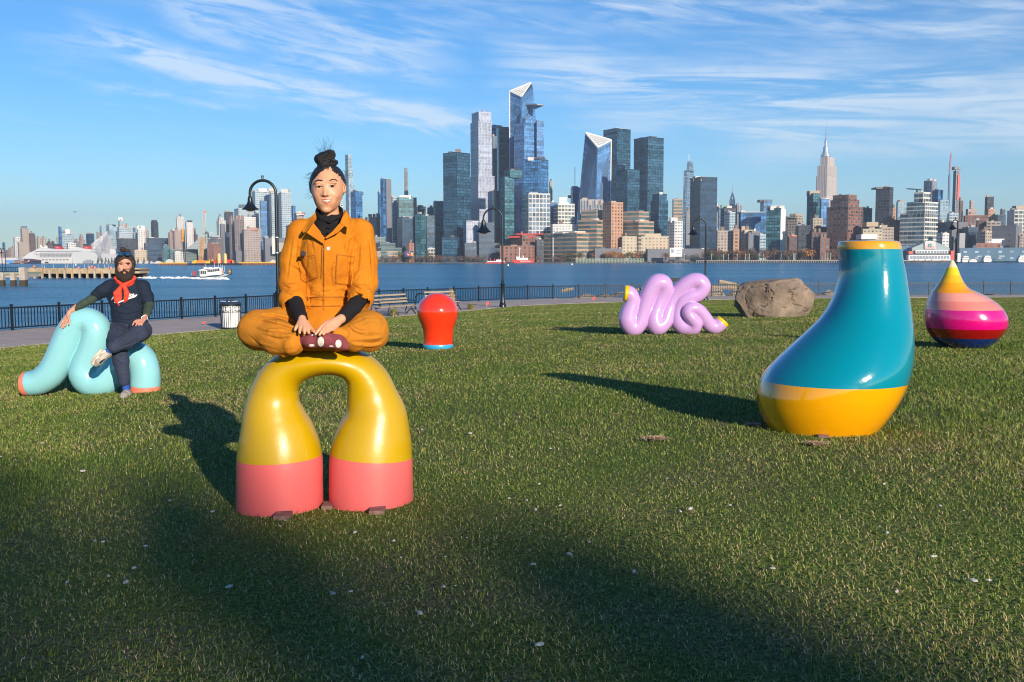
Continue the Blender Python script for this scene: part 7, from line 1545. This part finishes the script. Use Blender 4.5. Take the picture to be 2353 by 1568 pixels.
for q in ([(684, 592), (722, 586), (722.3, 588), (684.5, 594.4)], [(686, 598), (722.8, 592), (723, 593.2), (686.4, 599.4)], [(776, 584), (816, 590), (815.8, 592.2), (776, 586.2)], [(722, 585), (724, 585), (731, 637), (729, 637)], [(692, 640), (702, 647.5), (729, 636), (730, 638), (702, 650), (691, 642)], [(771, 650), (807, 655), (806.8, 657), (771, 652)], [(774, 586), (776, 586), (772.5, 650), (770.5, 650)], [(744, 562), (745.6, 562), (744.4, 712), (742.6, 712)], [(703, 682), (797, 681), (797, 682.6), (703, 683.6)], [(704, 703), (797, 702), (797, 703.4), (704, 704.4)], [(740, 566), (741.4, 566), (739, 640), (737.6, 640)]): drape('seam', q, tc_v, orn2, woman, .0075, .6, .002)
drape('belt_loop', [(707, 684), (711, 684), (711, 708), (707, 708)], tc_v, orng, woman, .010, 1, .004)
Fq_ = FB(Wp, 630, 735, 755, 835, -.36, -.12, .004)
Fq_.cap(Wp(653, 812, -.225), Wp(703, 776, -.275), 9*s0, 8*s0, .01).cap(Wp(648, 806, -.20), Wp(700, 772, -.25), 14*s0, 9*s0, .01); Fq_.disp(cloth(5, .0015, 40)); Fq_.mesh('trouser_cuff', trow, woman)
Fq_ = FB(Wp, 750, 815, 735, 800, -.36, -.12, .004); Fq_.cap(Wp(768, 760, -.262), Wp(792, 768, -.245), 9*s0, 12*s0, .01).cap(Wp(770, 766, -.262), Wp(788, 772, -.25), 8*s0, 9*s0, .01); Fq_.disp(cloth(6, .0015, 40)); Fq_.mesh('trouser_cuff', trow, woman)
def button(u, v, r, m):
    h = tc_v.ray_cast(CAM, (P(u, v, Y0)-CAM).normalized())
    if h[0]: MB().lathe([(r, -.004), (r, .002), (r*.7, .005), (0, .005)], (0, 0, 0), 14).build('button', m, woman).data.transform(Matrix.Translation(h[0]) @ Matrix.Rotation(R(90), 4, 'X'))
button(754.5, 571.5, 4.2*s0, white_m); button(742.8, 574, 2.4*s0, mat('brass', (.6, .45, .15), .3, metal=.8)); slab('pen_clip', [(690, 588, -.112), (694, 577, -.112), (703, 579, -.114), (702, 588, -.114)], .01, dark_m, woman)
# turtleneck: neck, chest and sleeves
blk = mat('black_knit', (.010, .010, .012), .85, spec=.25, bump=.6, bscale=200)
Ft = FB(Wp, 655, 850, 468, 752, -.30, .14, .004)
Ft.cap(Wp(757, 493, .018), Wp(759, 515, .022), 32*s0, 37*s0, .006).ell(Wp(755, 545, .02), (40*s0, .108, 46*s0), .02)
Ft.cap(Wp(756, 462, -.02), Wp(757, 487, .012), 30*s0, 27*s0, .004, sub=True)
for k in range(6): Ft.cap(Wp(726, 497+k*6, -.03), Wp(757, 512+k*6.5, -.075-.005*k), 1.4*s0, 1.6*s0, .006, sub=(k % 2 == 1)); Ft.cap(Wp(757, 512+k*6.5, -.075-.005*k), Wp(788, 497+k*6, -.03), 1.6*s0, 1.4*s0, .006, sub=(k % 2 == 1))
Ft.disp(cloth(77, .0022, 38)); Ft.mesh('turtleneck', blk, woman)
for ch_ in ([(Wp(675, 682, -.05), 18.5*s0), (Wp(683, 708, -.14), 16.5*s0), (Wp(692, 733, -.232), 14*s0)], [(Wp(830, 682, -.05), 19*s0), (Wp(812, 708, -.13), 16.5*s0), (Wp(786, 733, -.215), 14*s0)]):
    c0 = (ch_[0][0]+ch_[-1][0])/2; Ft = Field(c0-.15, c0+.15, .004); Ft.chain(ch_, .01); Ft.disp(cloth(77, .0026, 34)); Ft.mesh('knit_sleeve', blk, woman)
# sock foot
Fs_ = FB(Wp, 685, 812, 755, 812, -.39, -.16, .0035)
Fs_.chain([(Wp(696, 782, -.262), 12*s0), (Wp(716, 784, -.285), 14*s0), (Wp(750, 782, -.305), 15.5*s0), (Wp(778, 787, -.31), 14*s0), (Wp(793, 795, -.305), 9.5*s0)], .02); Fs_.ell(Wp(725, 779, -.27), (17*s0, .035, 15*s0), .02)
for k in range(5): Fs_.ell(Wp(797-k*4.5, 799-k*1.6, -.312+k*.004), (4.2*s0, .011, 5*s0), .004)
Fs_.disp(cloth(8, .001, 60)); sock = Fs_.mesh('sock', mat('sock_maroon', (.19, .035, .045), .9, col2=(.24, .05, .06), nscale=40, bump=.5, bscale=300), woman); tsk = bvh(sock); dotm = mat('sock_dot', (.74, .66, .56), .9)
for q in (ellp(737, 786, 7.5, 12), ellp(777.5, 790.5, 7, 9.5), ellp(716, 794.5, 6.5, 3), ellp(761, 796.5, 5, 2), ellp(720, 770.5, 4.5, 2.2)): drape('dot', [p for p in q], tsk, dotm, woman, .0015, .6, .001)
# ------------------------------------------------------------------ MAN
Y1 = YW-.02; s1 = Y1/F
def Mp(u, v, dy=0.0): return np.array(P(u, v, Y1+dy))
man = thing('person', 'bearded man in a navy shirt with red neckerchief sitting on the pale turquoise tube', 'person', Mp(300, 770))
skm = skin_mat('skin_man', (.50, .24, .155), (.57, .265, .18))
Fd = FB(Mp, 128, 358, 575, 775, -.70, .22, .005)
Fd.ell(Mp(287.5, 605, .02), (20*s1, .098, 23*s1)).ell(Mp(287, 616, -.02), (16.5*s1, .078, 23*s1), .02).ell(Mp(286.5, 632, -.04), (11*s1, .05, 9*s1), .02)
for sx_ in (-1, 1):
    Fd.ell(Mp(286.2+sx_*8, 615, -.07), (5.5*s1, .03, 5*s1), .012); Fd.ell(Mp(286.2+sx_*7.6, 603.6, -.088), (6.5*s1, .016, 1.9*s1), .008); Fd.ell(Mp(286.2+sx_*7.8, 608.4, -.118), (5*s1, .024, 2.8*s1), .006, sub=True); Fd.ell(Mp(286.2+sx_*20, 610, .02), (2.2*s1, .018, 6*s1), .004)
Fd.cap(Mp(286, 606, -.094), Mp(286, 616.5, -.118), 1.8*s1, 2.6*s1, .006); Fd.ell(Mp(286, 617.5, -.112), (3.8*s1, .016, 2.2*s1), .005); Fd.cap(Mp(286, 626.8, -.10), Mp(286, 627, -.10), 4*s1, 4*s1, .01)
Fd.cap(Mp(288, 630, .02), Mp(289, 655, .03), 12*s1, 14*s1, .02).cap(Mp(290, 688, .03), Mp(298, 740, .03), 26*s1, 26*s1, .02).cap(Mp(254, 660, .03), Mp(328, 660, .03), 12*s1, 12*s1, .03)
Fd.chain([(Mp(246, 660, .02), 11*s1), (Mp(212, 686, -.02), 8*s1), (Mp(176, 706, -.06), 6.5*s1), (Mp(160, 717, -.08), 5*s1)], .01); Fd.chain([(Mp(332, 662, .02), 11*s1), (Mp(342, 700, .0), 8.5*s1), (Mp(337, 722, -.15), 6.5*s1), (Mp(331, 734, -.30), 5*s1)], .01)
hand(Fd, Mp, (159, 718, -.085), [(147.5, 734, -.11), (150, 736, -.12), (153, 737.5, -.125), (156, 737, -.125)], [(138.5, 752, -.13), (142.5, 755.5, -.14), (146, 754, -.15), (150, 750, -.16)], [(156, 727, -.12), (160, 737, -.15), (158.5, 746.5, -.17)], s1, 4.8, 2.0)
hand(Fd, Mp, (331, 735, -.31), [(312, 740.5, -.42), (316, 743.5, -.43), (321, 745, -.43), (326, 745, -.42)], [(304.5, 748, -.46), (311, 754.5, -.475), (318, 757, -.475), (325.5, 757.5, -.46)], [(322, 736, -.37), (313, 737, -.43), (307, 741, -.46)], s1, 5.2, 2.0)
mb = Fd.mesh('body', skm, man); tm = bvh(mb)
hb_ = mat('hair_brown', (.035, .022, .016), .55, noise=.5, nscale=70, bump=1, bscale=90, stretch=(1, 1, 3))
Fh = FB(Mp, 258, 316, 562, 662, -.20, .18, .005)
Fh.ell(Mp(287.5, 605, .028), (22.5*s1, .118, 25*s1), .01).ell(Mp(286.6, 619, -.12), (17*s1, .130, 26.5*s1), .008, sub=True).ell(Mp(282.5, 573.5, .02), (7*s1, .035, 6*s1), .006).ell(Mp(292.5, 577, .02), (7*s1, .035, 5*s1), .006)
for sx_ in (-1, 1): Fh.cap(Mp(287+sx_*19, 600, -.01), Mp(287+sx_*18.5, 622, -.03), 3.2*s1, 3.4*s1, .01)
Fh.disp(lambda p: .002*fsum(p, 3, 90)); Fh.mesh('hair', hb_, man)
Fb = FB(Mp, 260, 314, 606, 665, -.22, .08, .0045)
for sx_ in (-1, 1): Fb.chain([(Mp(287+sx_*19, 612, -.01), 2.5*s1), (Mp(287+sx_*17, 624, -.045), 5*s1), (Mp(287+sx_*9, 636, -.085), 8*s1), (Mp(286.5, 640, -.10), 9*s1)], .02); Fb.cap(Mp(286+sx_*1.5, 622.6, -.112), Mp(286+sx_*9.5, 627, -.095), 2.1*s1, 2.4*s1, .01)
Fb.ell(Mp(286.5, 641, -.085), (10*s1, .05, 8*s1), .02); Fb.ell(Mp(286, 627.2, -.13), (5*s1, .03, 1.2*s1), .003, sub=True); Fb.disp(lambda p: .0035*fsum(p, 13, 110)+.002*fsum(p, 14, 220)); Fb.mesh('beard', mat('beard_brown', (.028, .017, .012), .8, noise=.5, nscale=90, bump=1.5, bscale=160), man)
drape('lips', [(281, 627), (286, 626.2), (291, 627), (286, 628.6)], tm, lipm, man, .006, .5, .004)
for cu in (278.3, 293.9):
    drape('eye', [(cu-3.2, 608.6), (cu, 607.3), (cu+3.2, 608.4), (cu, 609.6)], tm, dark_eye, man, .003, .4, .003); drape('eyebrow', [(cu-5.2, 606.2), (cu-2, 603.8), (cu+3, 603.8), (cu+5.2, 605.6), (cu+2, 605.6), (cu-2.5, 605.7)], tm, browm, man, .004, .4, .004)
blug = mat('lens_blue', (.012, .05, .09), .08, spec=.8, coat=1)
for sx_ in (-1, 1): smooth_angle(MB().lathe([(0, 0), (5.4*s1, .004), (5.8*s1, .012), (0, .016)], (0, 0, 0), 18).build('sunglasses', blug, man)).data.transform(Matrix.Translation(Mp(286.5+sx_*7.6, 584.5, -.088)) @ Matrix.Rotation(R(72), 4, 'X') @ Matrix.Scale(.72, 4, (0, 1, 0)))
MB().tube([Mp(270, 582, -.04), Mp(279, 580.5, -.094), Mp(286.5, 581.5, -.102), Mp(294, 580.5, -.094), Mp(303, 582, -.04)], .006, 6).build('sunglasses_frame', mat('frame_blue', (.012, .05, .17), .2), man)
# navy shirt
nav = mat('shirt_navy', (.010, .018, .035), .85, spec=.25, bump=.4, bscale=150)
Fn = FB(Mp, 205, 360, 630, 765, -.22, .26, .0055)
Fn.ell(Mp(290, 682, .03), (41*s1, .135, 42*s1), .03).cap(Mp(292, 690, .03), Mp(298, 735, .03), 36*s1, 37*s1, .03).cap(Mp(256, 658, .03), Mp(327, 658, .03), 15*s1, 15*s1, .03).cap(Mp(276, 649, .02), Mp(301, 649, .02), 13*s1, 13*s1, .03)
Fn.chain([(Mp(252, 660, .02), 15.5*s1), (Mp(236, 670, .0), 14*s1), (Mp(222, 680, -.015), 12.5*s1)], .02).chain([(Mp(328, 660, .02), 16*s1), (Mp(336, 678, .01), 14.5*s1), (Mp(338, 689, .0), 13.5*s1)], .02)
Fn.cap(Mp(205, 691, -.03), Mp(216, 684, -.02), 12*s1, 11*s1, .004, sub=True).cap(Mp(340, 706, -.01), Mp(339, 696, 0), 13*s1, 12*s1, .004, sub=True); Fn.cap(Mp(288, 622, .03), Mp(288, 634, .03), 11*s1, 11*s1, .005, sub=True)
Fn.disp(cloth(51, .009, 11, (1, 1, 1.4))); Fn.disp(lambda p: .002*fsum(p, 52, 60))
for q, w in (([(262, 690), (280, 706), (300, 712)], 1.3), ([(258, 712), (285, 722), (315, 718)], 1.3), ([(332, 694), (318, 710), (296, 716)], 1.3), ([(260, 728), (290, 736), (325, 728)], 1.3), ([(250, 665), (262, 682), (268, 700)], 1.4), ([(328, 662), (320, 682), (316, 700)], 1.4), ([(235, 664), (228, 676), (232, 686)], 1.0)): Fn.crease(q, w, s1)
shirt = Fn.mesh('shirt', nav, man); tsh = bvh(shirt)
def text_poly(body, u, v, h, rot, shear, tree, m, parent, name):
    c = bpy.data.curves.new(name, 'FONT'); c.body = body; c.size = h*1.4; c.shear = shear; c.offset = .35; o = bpy.data.objects.new(name, c); COL.objects.link(o)
    me = bpy.data.meshes.new_from_object(o.evaluated_get(bpy.context.evaluated_depsgraph_get())); bpy.data.objects.remove(o); ca, sa = math.cos(rot), math.sin(rot)
    for vt in me.vertices:
        x, y = vt.co.x, vt.co.y; uu, vv = u+x*ca-y*sa*0, v-(y+x*math.tan(rot)); d = (P(uu, vv, 10)-CAM).normalized(); hh = tree.ray_cast(CAM, d); vt.co = (hh[0]-d*.006) if hh[0] else P(uu, vv, Y1-.13)
    me.materials.clear(); me.materials.append(m); o2 = bpy.data.objects.new(name, me); link(o2, parent); md = o2.modifiers.new('s', 'SOLIDIFY'); md.thickness = .004; return o2
text_poly('A', 254.5, 690, 11.5, .16, .35, tsh, white_m, man, 'lettering'); text_poly('ica', 295, 682.5, 8.4, .16, .35, tsh, white_m, man, 'lettering')
drape('lettering_swash', [(262, 693.5), (272, 694.5), (283, 689.5), (300, 683), (312, 677.5), (315.2, 677), (314.6, 680), (310, 683.5), (296, 688), (281, 693.6), (270, 697.5), (262, 696.4)], tsh, white_m, man, .006, .6, .004)
grn = mat('sleeve_green', (.030, .050, .034), .85, bump=.5, bscale=120)
Fg = FB(Mp, 160, 360, 655, 745, -.38, .12, .0055)
for ch_ in ([(Mp(232, 675, .0), 10.5*s1), (Mp(212, 687, -.02), 10*s1), (Mp(190, 699, -.045), 8.5*s1), (Mp(176, 707, -.06), 7.6*s1)], [(Mp(338, 680, .01), 11.5*s1), (Mp(342.5, 702, -.01), 11*s1), (Mp(339, 716, -.12), 9*s1), (Mp(336, 725, -.20), 8*s1)]):
    Fg.F[:] = 1; Fg.chain(ch_, .01); Fg.disp(lambda p: -.0035*np.clip(1-np.abs(np.sin(p[:, 0]*42+p[:, 2]*30))*1.8, -.4, 1)+.0012*fsum(p, 6, 70)); Fg.mesh('undershirt_sleeve', grn, man)
rdm = mat('neckerchief_red', (.86, .050, .018), .8, bump=.3, bscale=120)
Fr = FB(Mp, 250, 318, 622, 710, -.26, .12, .0048)
for k in range(24):
    a = k/24*6.2832; pts2 = []
ringp = []
for a in np.linspace(0, 2*math.pi, 25): c_a, s_a = math.cos(a), math.sin(a); ringp.append(Mp(287.5+20.5*c_a, 640-6*(s_a)+ (9 if s_a < 0 else 0)*(-s_a), .03+.10*s_a))
for a, b in zip(ringp[:-1], ringp[1:]): Fr.cap(a, b, 4.8*s1, 4.8*s1, .01)
Fr.cap(Mp(268, 641, -.04), Mp(280, 655, -.12), 4.5*s1, 4.5*s1, .01).cap(Mp(307, 641, -.04), Mp(286, 655, -.12), 4.5*s1, 4.5*s1, .01).ell(Mp(282.5, 656, -.125), (6*s1, .03, 5*s1), .008)
Fr.chain([(Mp(278, 660, -.13), 4*s1), (Mp(268, 675, -.135), 6.8*s1), (Mp(269, 690, -.13), 6*s1), (Mp(274, 700, -.125), 3*s1)], .01).cap(Mp(275, 665, -.135), Mp(277, 690, -.13), 3.5*s1, 3.5*s1, .006)
Fr.chain([(Mp(287, 660, -.13), 4*s1), (Mp(291, 674, -.135), 5.6*s1), (Mp(289, 688, -.13), 4.6*s1), (Mp(286, 694, -.125), 3*s1)], .01)
for a, b in (((274, 664, -.17), (268, 688, -.165)), ((283, 664, -.17), (281, 694, -.165)), ((273, 645, -.11), (281, 655, -.16)), ((304, 646, -.1), (288, 656, -.16))): Fr.cap(Mp(*a), Mp(*b), .9*s1, .9*s1, .006, sub=True)
Fr.disp(cloth(61, .002, 40)); Fr.mesh('neckerchief', rdm, man)
# trousers
trs = mat('trousers_navy', (.020, .028, .055), .9, noise=.25, nscale=6, bump=.4, bscale=150)
Ft = FB(Mp, 238, 352, 728, 895, -.74, .22, .006)
Ft.ell(Mp(297, 748, .03), (42*s1, .16, 22*s1), .03).chain([(Mp(278, 756, .0), 22*s1), (Mp(272, 772, -.22), 20*s1), (Mp(271, 800, -.40), 17.5*s1), (Mp(278, 830, -.43), 15*s1), (Mp(286.5, 878, -.44), 11.5*s1)], .03)
Ft.chain([(Mp(316, 752, .0), 23*s1), (Mp(324, 760, -.25), 21*s1), (Mp(319, 768, -.42), 19*s1), (Mp(290, 784, -.50), 16.5*s1), (Mp(262, 798, -.56), 12.5*s1)], .03)
Ft.disp(cloth(71, .010, 12)); Ft.disp(lambda p: .002*fsum(p, 72, 60))
for q, w in (([(300, 752), (280, 770), (268, 790)], 1.5), ([(330, 752), (312, 770), (285, 788)], 1.5), ([(320, 784), (296, 792), (272, 800)], 1.3), ([(268, 812), (280, 818), (292, 814)], 1.2), ([(268, 828), (282, 836), (292, 832)], 1.2), ([(276, 856), (286, 862), (296, 858)], 1.1), ([(265, 755), (275, 764), (290, 762)], 1.2)): Ft.crease(q, w, s1)
Ft.mesh('trousers', trs, man)
blus = mat('sock_blue', (.01, .07, .36), .9)
Fs_ = FB(Mp, 235, 305, 790, 905, -.70, -.30, .005)
Fs_.cap(Mp(262, 799, -.56), Mp(244, 811, -.58), 8*s1, 7*s1, .01); Fs_.mesh('sock', blus, man); Fs_.F[:] = 1; Fs_.cap(Mp(287.5, 875, -.44), Mp(290, 897, -.45), 8*s1, 7.5*s1, .01); Fs_.mesh('sock', blus, man)
shoe_m = mat('shoe_suede', (.30, .27, .23), .8, noise=.15, nscale=20, bump=.4, bscale=150); sole_m = mat('shoe_sole', (.55, .48, .38), .7); shg = mat('shoe_grey', (.16, .17, .15), .8)
Fs_ = FB(Mp, 205, 262, 795, 855, -.80, -.44, .0045)
Fs_.chain([(Mp(245, 814, -.58), 8.6*s1), (Mp(236, 821, -.61), 8.6*s1), (Mp(227, 831, -.63), 7.8*s1), (Mp(221, 837, -.63), 6.2*s1)], .02); Fs_.ell(Mp(250, 815, -.56), (6*s1, .035, 8*s1), .015); Fs_.disp(cloth(4, .0012, 60)); sh1 = Fs_.mesh('shoe', shoe_m, man)
Fs_ = FB(Mp, 205, 262, 795, 860, -.80, -.40, .0045); Fs_.chain([(Mp(240, 809, -.60), 5*s1), (Mp(225, 823, -.635), 5.5*s1), (Mp(214.5, 836, -.64), 4.6*s1)], .01); Fs_.chain([(Mp(232, 806, -.58), 3.5*s1), (Mp(218, 822, -.61), 4.0*s1), (Mp(213, 832, -.62), 4*s1)], .01); Fs_.mesh('shoe_sole', sole_m, man)
Fs_ = FB(Mp, 262, 312, 882, 930, -.75, -.34, .0045)
Fs_.chain([(Mp(292, 903, -.44), 9*s1), (Mp(290, 906, -.52), 9*s1), (Mp(284, 911, -.60), 8*s1), (Mp(281, 914, -.64), 6*s1)], .02); Fs_.disp(cloth(4, .0012, 60)); Fs_.mesh('shoe', shoe_m, man)
Fs_ = FB(Mp, 262, 312, 900, 936, -.78, -.34, .0045); Fs_.chain([(Mp(293, 911, -.42), 6*s1), (Mp(289, 914.5, -.54), 6.5*s1), (Mp(281, 918, -.65), 6*s1)], .01); Fs_.mesh('shoe_sole', shg, man)
tsh2 = bvh(sh1)
for k in range(5): drape('lace', [(228+k*3, 823-k*3), (238+k*2.4, 829-k*3), (238.5+k*2.4, 827.5-k*3), (228.5+k*3, 821.5-k*3)], tsh2, mat('lace', (.62, .56, .46), .9), man, .004, .6, .004)
drape('logo_patch', [(228, 833), (240, 824), (241, 827), (230, 837)], tsh2, nav, man, .004, .6, .003)
MB().tube([Mp(332+7*math.cos(a), 731+5*math.sin(a), -.27+.035*math.cos(a)) for a in np.linspace(0, 6.28, 17)], .005, 5, False).build('bracelet', white_m, man)
# ================================================================== GRASS
def blades():
    N1 = 1150000; r = rng
    # sample evenly over what a viewer at the lawn sees: depth spread like 1/d
    e = 3.6*np.exp(r.random(N1)*math.log(66/3.6)); a = r.uniform(-.80, .80, N1); a = np.where((np.abs(a) > .56) & (r.random(N1) < .45), a*.6, a); x = a*e; y = e-2.4; d = np.maximum(np.hypot(x, y), 1.2)
    th = np.arctan2(x, y); t = np.hypot(x, y)/redge(th); ok = t < .997; x, y, d = x[ok], y[ok], d[ok]
    n = len(x); z = gz(x, y)
    pat = vnoise(np.stack([x*.9, y*.9, np.zeros(n)], 1), 21, 3); pat2 = vnoise(np.stack([x*.22, y*.22, np.zeros(n)], 1), 22, 2)
    k = np.clip(d/4.2, 1, 9)
    h = .0155*r.uniform(.5, 1.5, n)*np.clip(k, 1, 1.7)*(1+.25*pat); w = .0014*k*r.uniform(.7, 1.4, n)
    dry = r.random(n) < np.clip(.30+.38*pat+.24*pat2, .06, .85)
    flat = np.where(dry, r.uniform(1.0, 1.52, n), r.uniform(.3, 1.4, n))
    az_ = r.uniform(0, 6.283, n); dx, dy = np.cos(az_), np.sin(az_); sx_, sy_ = -dy*w, dx*w
    b = np.stack([x, y, z-.004], 1); lean = h*np.sin(flat); up = h*np.cos(flat)
    m1 = b+np.stack([dx*lean*.4, dy*lean*.4, up*.62+.004], 1); m2 = b+np.stack([dx*lean*1.15, dy*lean*1.15, up*.95+.006], 1)
    s = np.stack([sx_, sy_, np.zeros(n)], 1)
    V = np.stack([b-s, b+s, m1+s*.8, m1-s*.8, m2], 1).reshape(-1, 3)
    base = np.arange(n)*5
    me = bpy.data.meshes.new('grass'); me.vertices.add(n*5); me.vertices.foreach_set('co', V.astype(np.float32).ravel())
    loops = np.stack([base, base+1, base+2, base+3, base+3, base+2, base+4], 1).astype(np.int32); me.loops.add(n*7); me.loops.foreach_set('vertex_index', loops.ravel())
    ls = np.stack([np.arange(n)*7, np.arange(n)*7+4], 1).astype(np.int32).ravel(); me.polygons.add(n*2); me.polygons.foreach_set('loop_start', ls)
    me.update(calc_edges=True)
    hue = np.where(dry, r.uniform(.62, 1.0, n), r.uniform(0, .5, n)+.08*pat); at = me.attributes.new('hue', 'FLOAT', 'FACE'); at.data.foreach_set('value', np.repeat(hue, 2).astype(np.float32))
    m = bpy.data.materials.new('grass_blade'); m.use_nodes = True; t = m.node_tree; bs = t.nodes['Principled BSDF']; bs.inputs['Roughness'].default_value = .6; bs.inputs['Specular IOR Level'].default_value = .25
    an = t.nodes.new('ShaderNodeAttribute'); an.attribute_name = 'hue'; cr = t.nodes.new('ShaderNodeValToRGB'); e = cr.color_ramp.elements
    e[0].position = 0; e[0].color = (.052, .105, .016, 1); e[1].position = 1; e[1].color = (.56, .44, .23, 1)
    for ps, c in ((.3, (.13, .19, .030, 1)), (.5, (.25, .27, .055, 1)), (.62, (.38, .30, .10, 1)), (.8, (.46, .34, .15, 1))): q = e.new(ps); q.color = c
    t.links.new(an.outputs['Fac'], cr.inputs[0]); t.links.new(cr.outputs[0], bs.inputs['Base Color'])
    me.materials.append(m); o = bpy.data.objects.new('grass', me); COL.objects.link(o); tag(o, 'short green lawn grass mixed with dry straw blades', 'grass', kind='stuff')
blades()
# chips and droppings
chipm = mat('pale_chip', (.42, .40, .36), .8, noise=.2, nscale=60)
cps = [(390, 1160), (489, 1186), (237, 1257), (335, 1267), (309, 1318), (250, 1337), (290, 1351), (155, 1351), (527, 1362), (765, 1378), (965, 1424), (1230, 1182), (1210, 1160), (1355, 1258), (1226, 1310), (1308, 1286), (1457, 1327), (1586, 1180), (1562, 1186), (2031, 1122), (1776, 1320), (2060, 1374), (2144, 1292), (1240, 1498), (833, 1528), (970, 994), (1265, 1039), (190, 1091), (230, 1050), (816, 1235), (2038, 1236), (1080, 1003), (2236, 1348), (1677, 1172), (98, 1025)]
for i, (u, v) in enumerate(cps):
    p = G(u, v); s = .0075*random.uniform(.7, 1.4)*max(1, p.y/6); bm = bmesh.new(); bmesh.ops.create_icosphere(bm, subdivisions=1, radius=s)
    a = random.random()*3
    for vtx in bm.verts: vtx.co = Matrix.Rotation(a, 3, 'Z') @ Vector((vtx.co.x*1.7*random.uniform(.8, 1.2), vtx.co.y*random.uniform(.7, 1.1), vtx.co.z*.7))+Vector((p.x, p.y, p.z+.022))
    me = bpy.data.meshes.new('chip'); bm.to_mesh(me); bm.free(); me.materials.append(chipm); o = bpy.data.objects.new('wood_chip', me); COL.objects.link(o); tag(o, 'small white chip lying in the grass of the near lawn', 'chip', 'white chips scattered on the lawn')
m = MB()
for k in range(420):
    d = random.uniform(3, 32); x = random.uniform(-.55, .55)*d; z = float(gz(x, d)); s = .007*max(1, d/9)*random.uniform(.5, 1.2); a = random.random()*3; c = Vector((x, d, z+.022)); ca, sa = math.cos(a)*s, math.sin(a)*s
    m.add([c+Vector((ca*1.8, sa*1.8, 0)), c+Vector((-sa, ca, .0)), c+Vector((-ca*1.5, -sa*1.5, 0)), c+Vector((sa, -ca, 0)), c+Vector((0, 0, s*.8))], [(0, 1, 4), (1, 2, 4), (2, 3, 4), (3, 0, 4)])
tag(m.build('litter_flecks', chipm), 'tiny pale flecks scattered over the lawn', kind='stuff')
m = MB()
for (u, v, w) in ((1510, 1016, 34), (1875, 1028, 24)):
    p = G(u, v)
    for k in range(int(w*12)):
        a = random.random()*6.283; r_ = abs(random.gauss(0, .5))*w*p.y/F; c = p+Vector((r_*math.cos(a), r_*math.sin(a)*.9, 0)); c.z = float(gz(c.x, c.y))+.02; b_ = random.random()*6.28; l = .03*random.uniform(.6, 1.4)
        d = Vector((math.cos(b_)*l, math.sin(b_)*l, random.uniform(0, .012))); s = Vector((-math.sin(b_), math.cos(b_), 0))*.0022*max(1, p.y/5); m.add([c-s, c+s, c+d+s, c+d-s], [(0, 1, 2, 3)])
tag(m.build('dry_thatch', mat('thatch', (.50, .34, .19), .9)), 'reddish dry straw patches on the lawn', kind='stuff')
# ================================================================== TREES BEHIND THE VIEWER (they shade the near lawn)
def big_tree(x, y, h, cr, label, seed):
    z = float(gz(x, y)); t = thing('park_tree', label, 'tree', (x, y, z), 'park trees on the landward side')
    o = bpy.data.objects.new('trunk', trunk_me); COL.objects.link(o); o.parent = t; o.scale = (h*.8, h*.8, h)
    me = crown_mesh(seed, 165, 'full'); me.materials.append(mat('leaves_park', (.09, .10, .03), .8, noise=.4, nscale=2)); v = np.empty(len(me.vertices)*3); me.vertices.foreach_get('co', v)
    o = bpy.data.objects.new('crown', me); COL.objects.link(o); o.parent = t; o.location = (0, 0, h*.62); o.scale = (cr, cr, h*.72)
    return t
def at_shadow(x, y, top_h, dist, cr, label, seed):
    """tree whose shadow tip falls on lawn point (x, y)"""
    k = dist; bx_, by_ = x+SUN_H.x*k, y+SUN_H.y*k; big_tree(bx_, by_, (float(gz(x, y))+k*math.tan(SUN_EL)-float(gz(bx_, by_)))/.98*top_h, cr, label, seed)
TREES = [(-2.5, 3.7, 58, 9, 1), (-.9, 2.9, 62, 9, 2), (.8, 2.6, 57, 9, 3), (2.7, 2.4, 63, 9, 4), (4.8, 2.4, 58, 10, 5), (7.2, 2.7, 62, 10, 6), (-4.3, 5.9, 60, 9, 7), (-8.6, 8.2, 64, 10, 8), (0.2, 1.1, 48, 9, 9), (-6.3, 7.6, 54, 9, 10)]
nmz = ['broad park tree behind the viewer, third from the left', 'round park tree behind the viewer, fifth from the left', 'tall park tree behind the viewer in the middle', 'round park tree behind the viewer, third from the right', 'wide park tree behind the viewer, second from the right', 'rightmost park tree behind the viewer', 'spreading park tree behind the viewer, second from the left', 'leftmost wide park tree behind the viewer', 'nearest round park tree behind the viewer', 'nearest spreading park tree behind the viewer on the left']
for (x, y, dist, cr, sd_), nm in zip(TREES, nmz): at_shadow(x, y, 1.028, dist, cr, nm, sd_+70)
# ================================================================== HAZE
if HAZE > 0:
    hb = MB().box((0, 6400, 322), (14000, 13200, 650)).build('haze', None if False else mat('haze_air', (1, 1, 1)))
    hm = hb.data.materials[0]; t = hm.node_tree; t.nodes.clear(); vv_ = t.nodes.new('ShaderNodeVolumePrincipled'); vv_.inputs['Color'].default_value = (.74, .87, 1.0, 1); vv_.inputs['Density'].default_value = HAZE; vv_.inputs['Anisotropy'].default_value = 0.1
    oo = t.nodes.new('ShaderNodeOutputMaterial'); t.links.new(vv_.outputs[0], oo.inputs['Volume']); tag(hb, kind='stuff', label='thin pale haze filling the air')
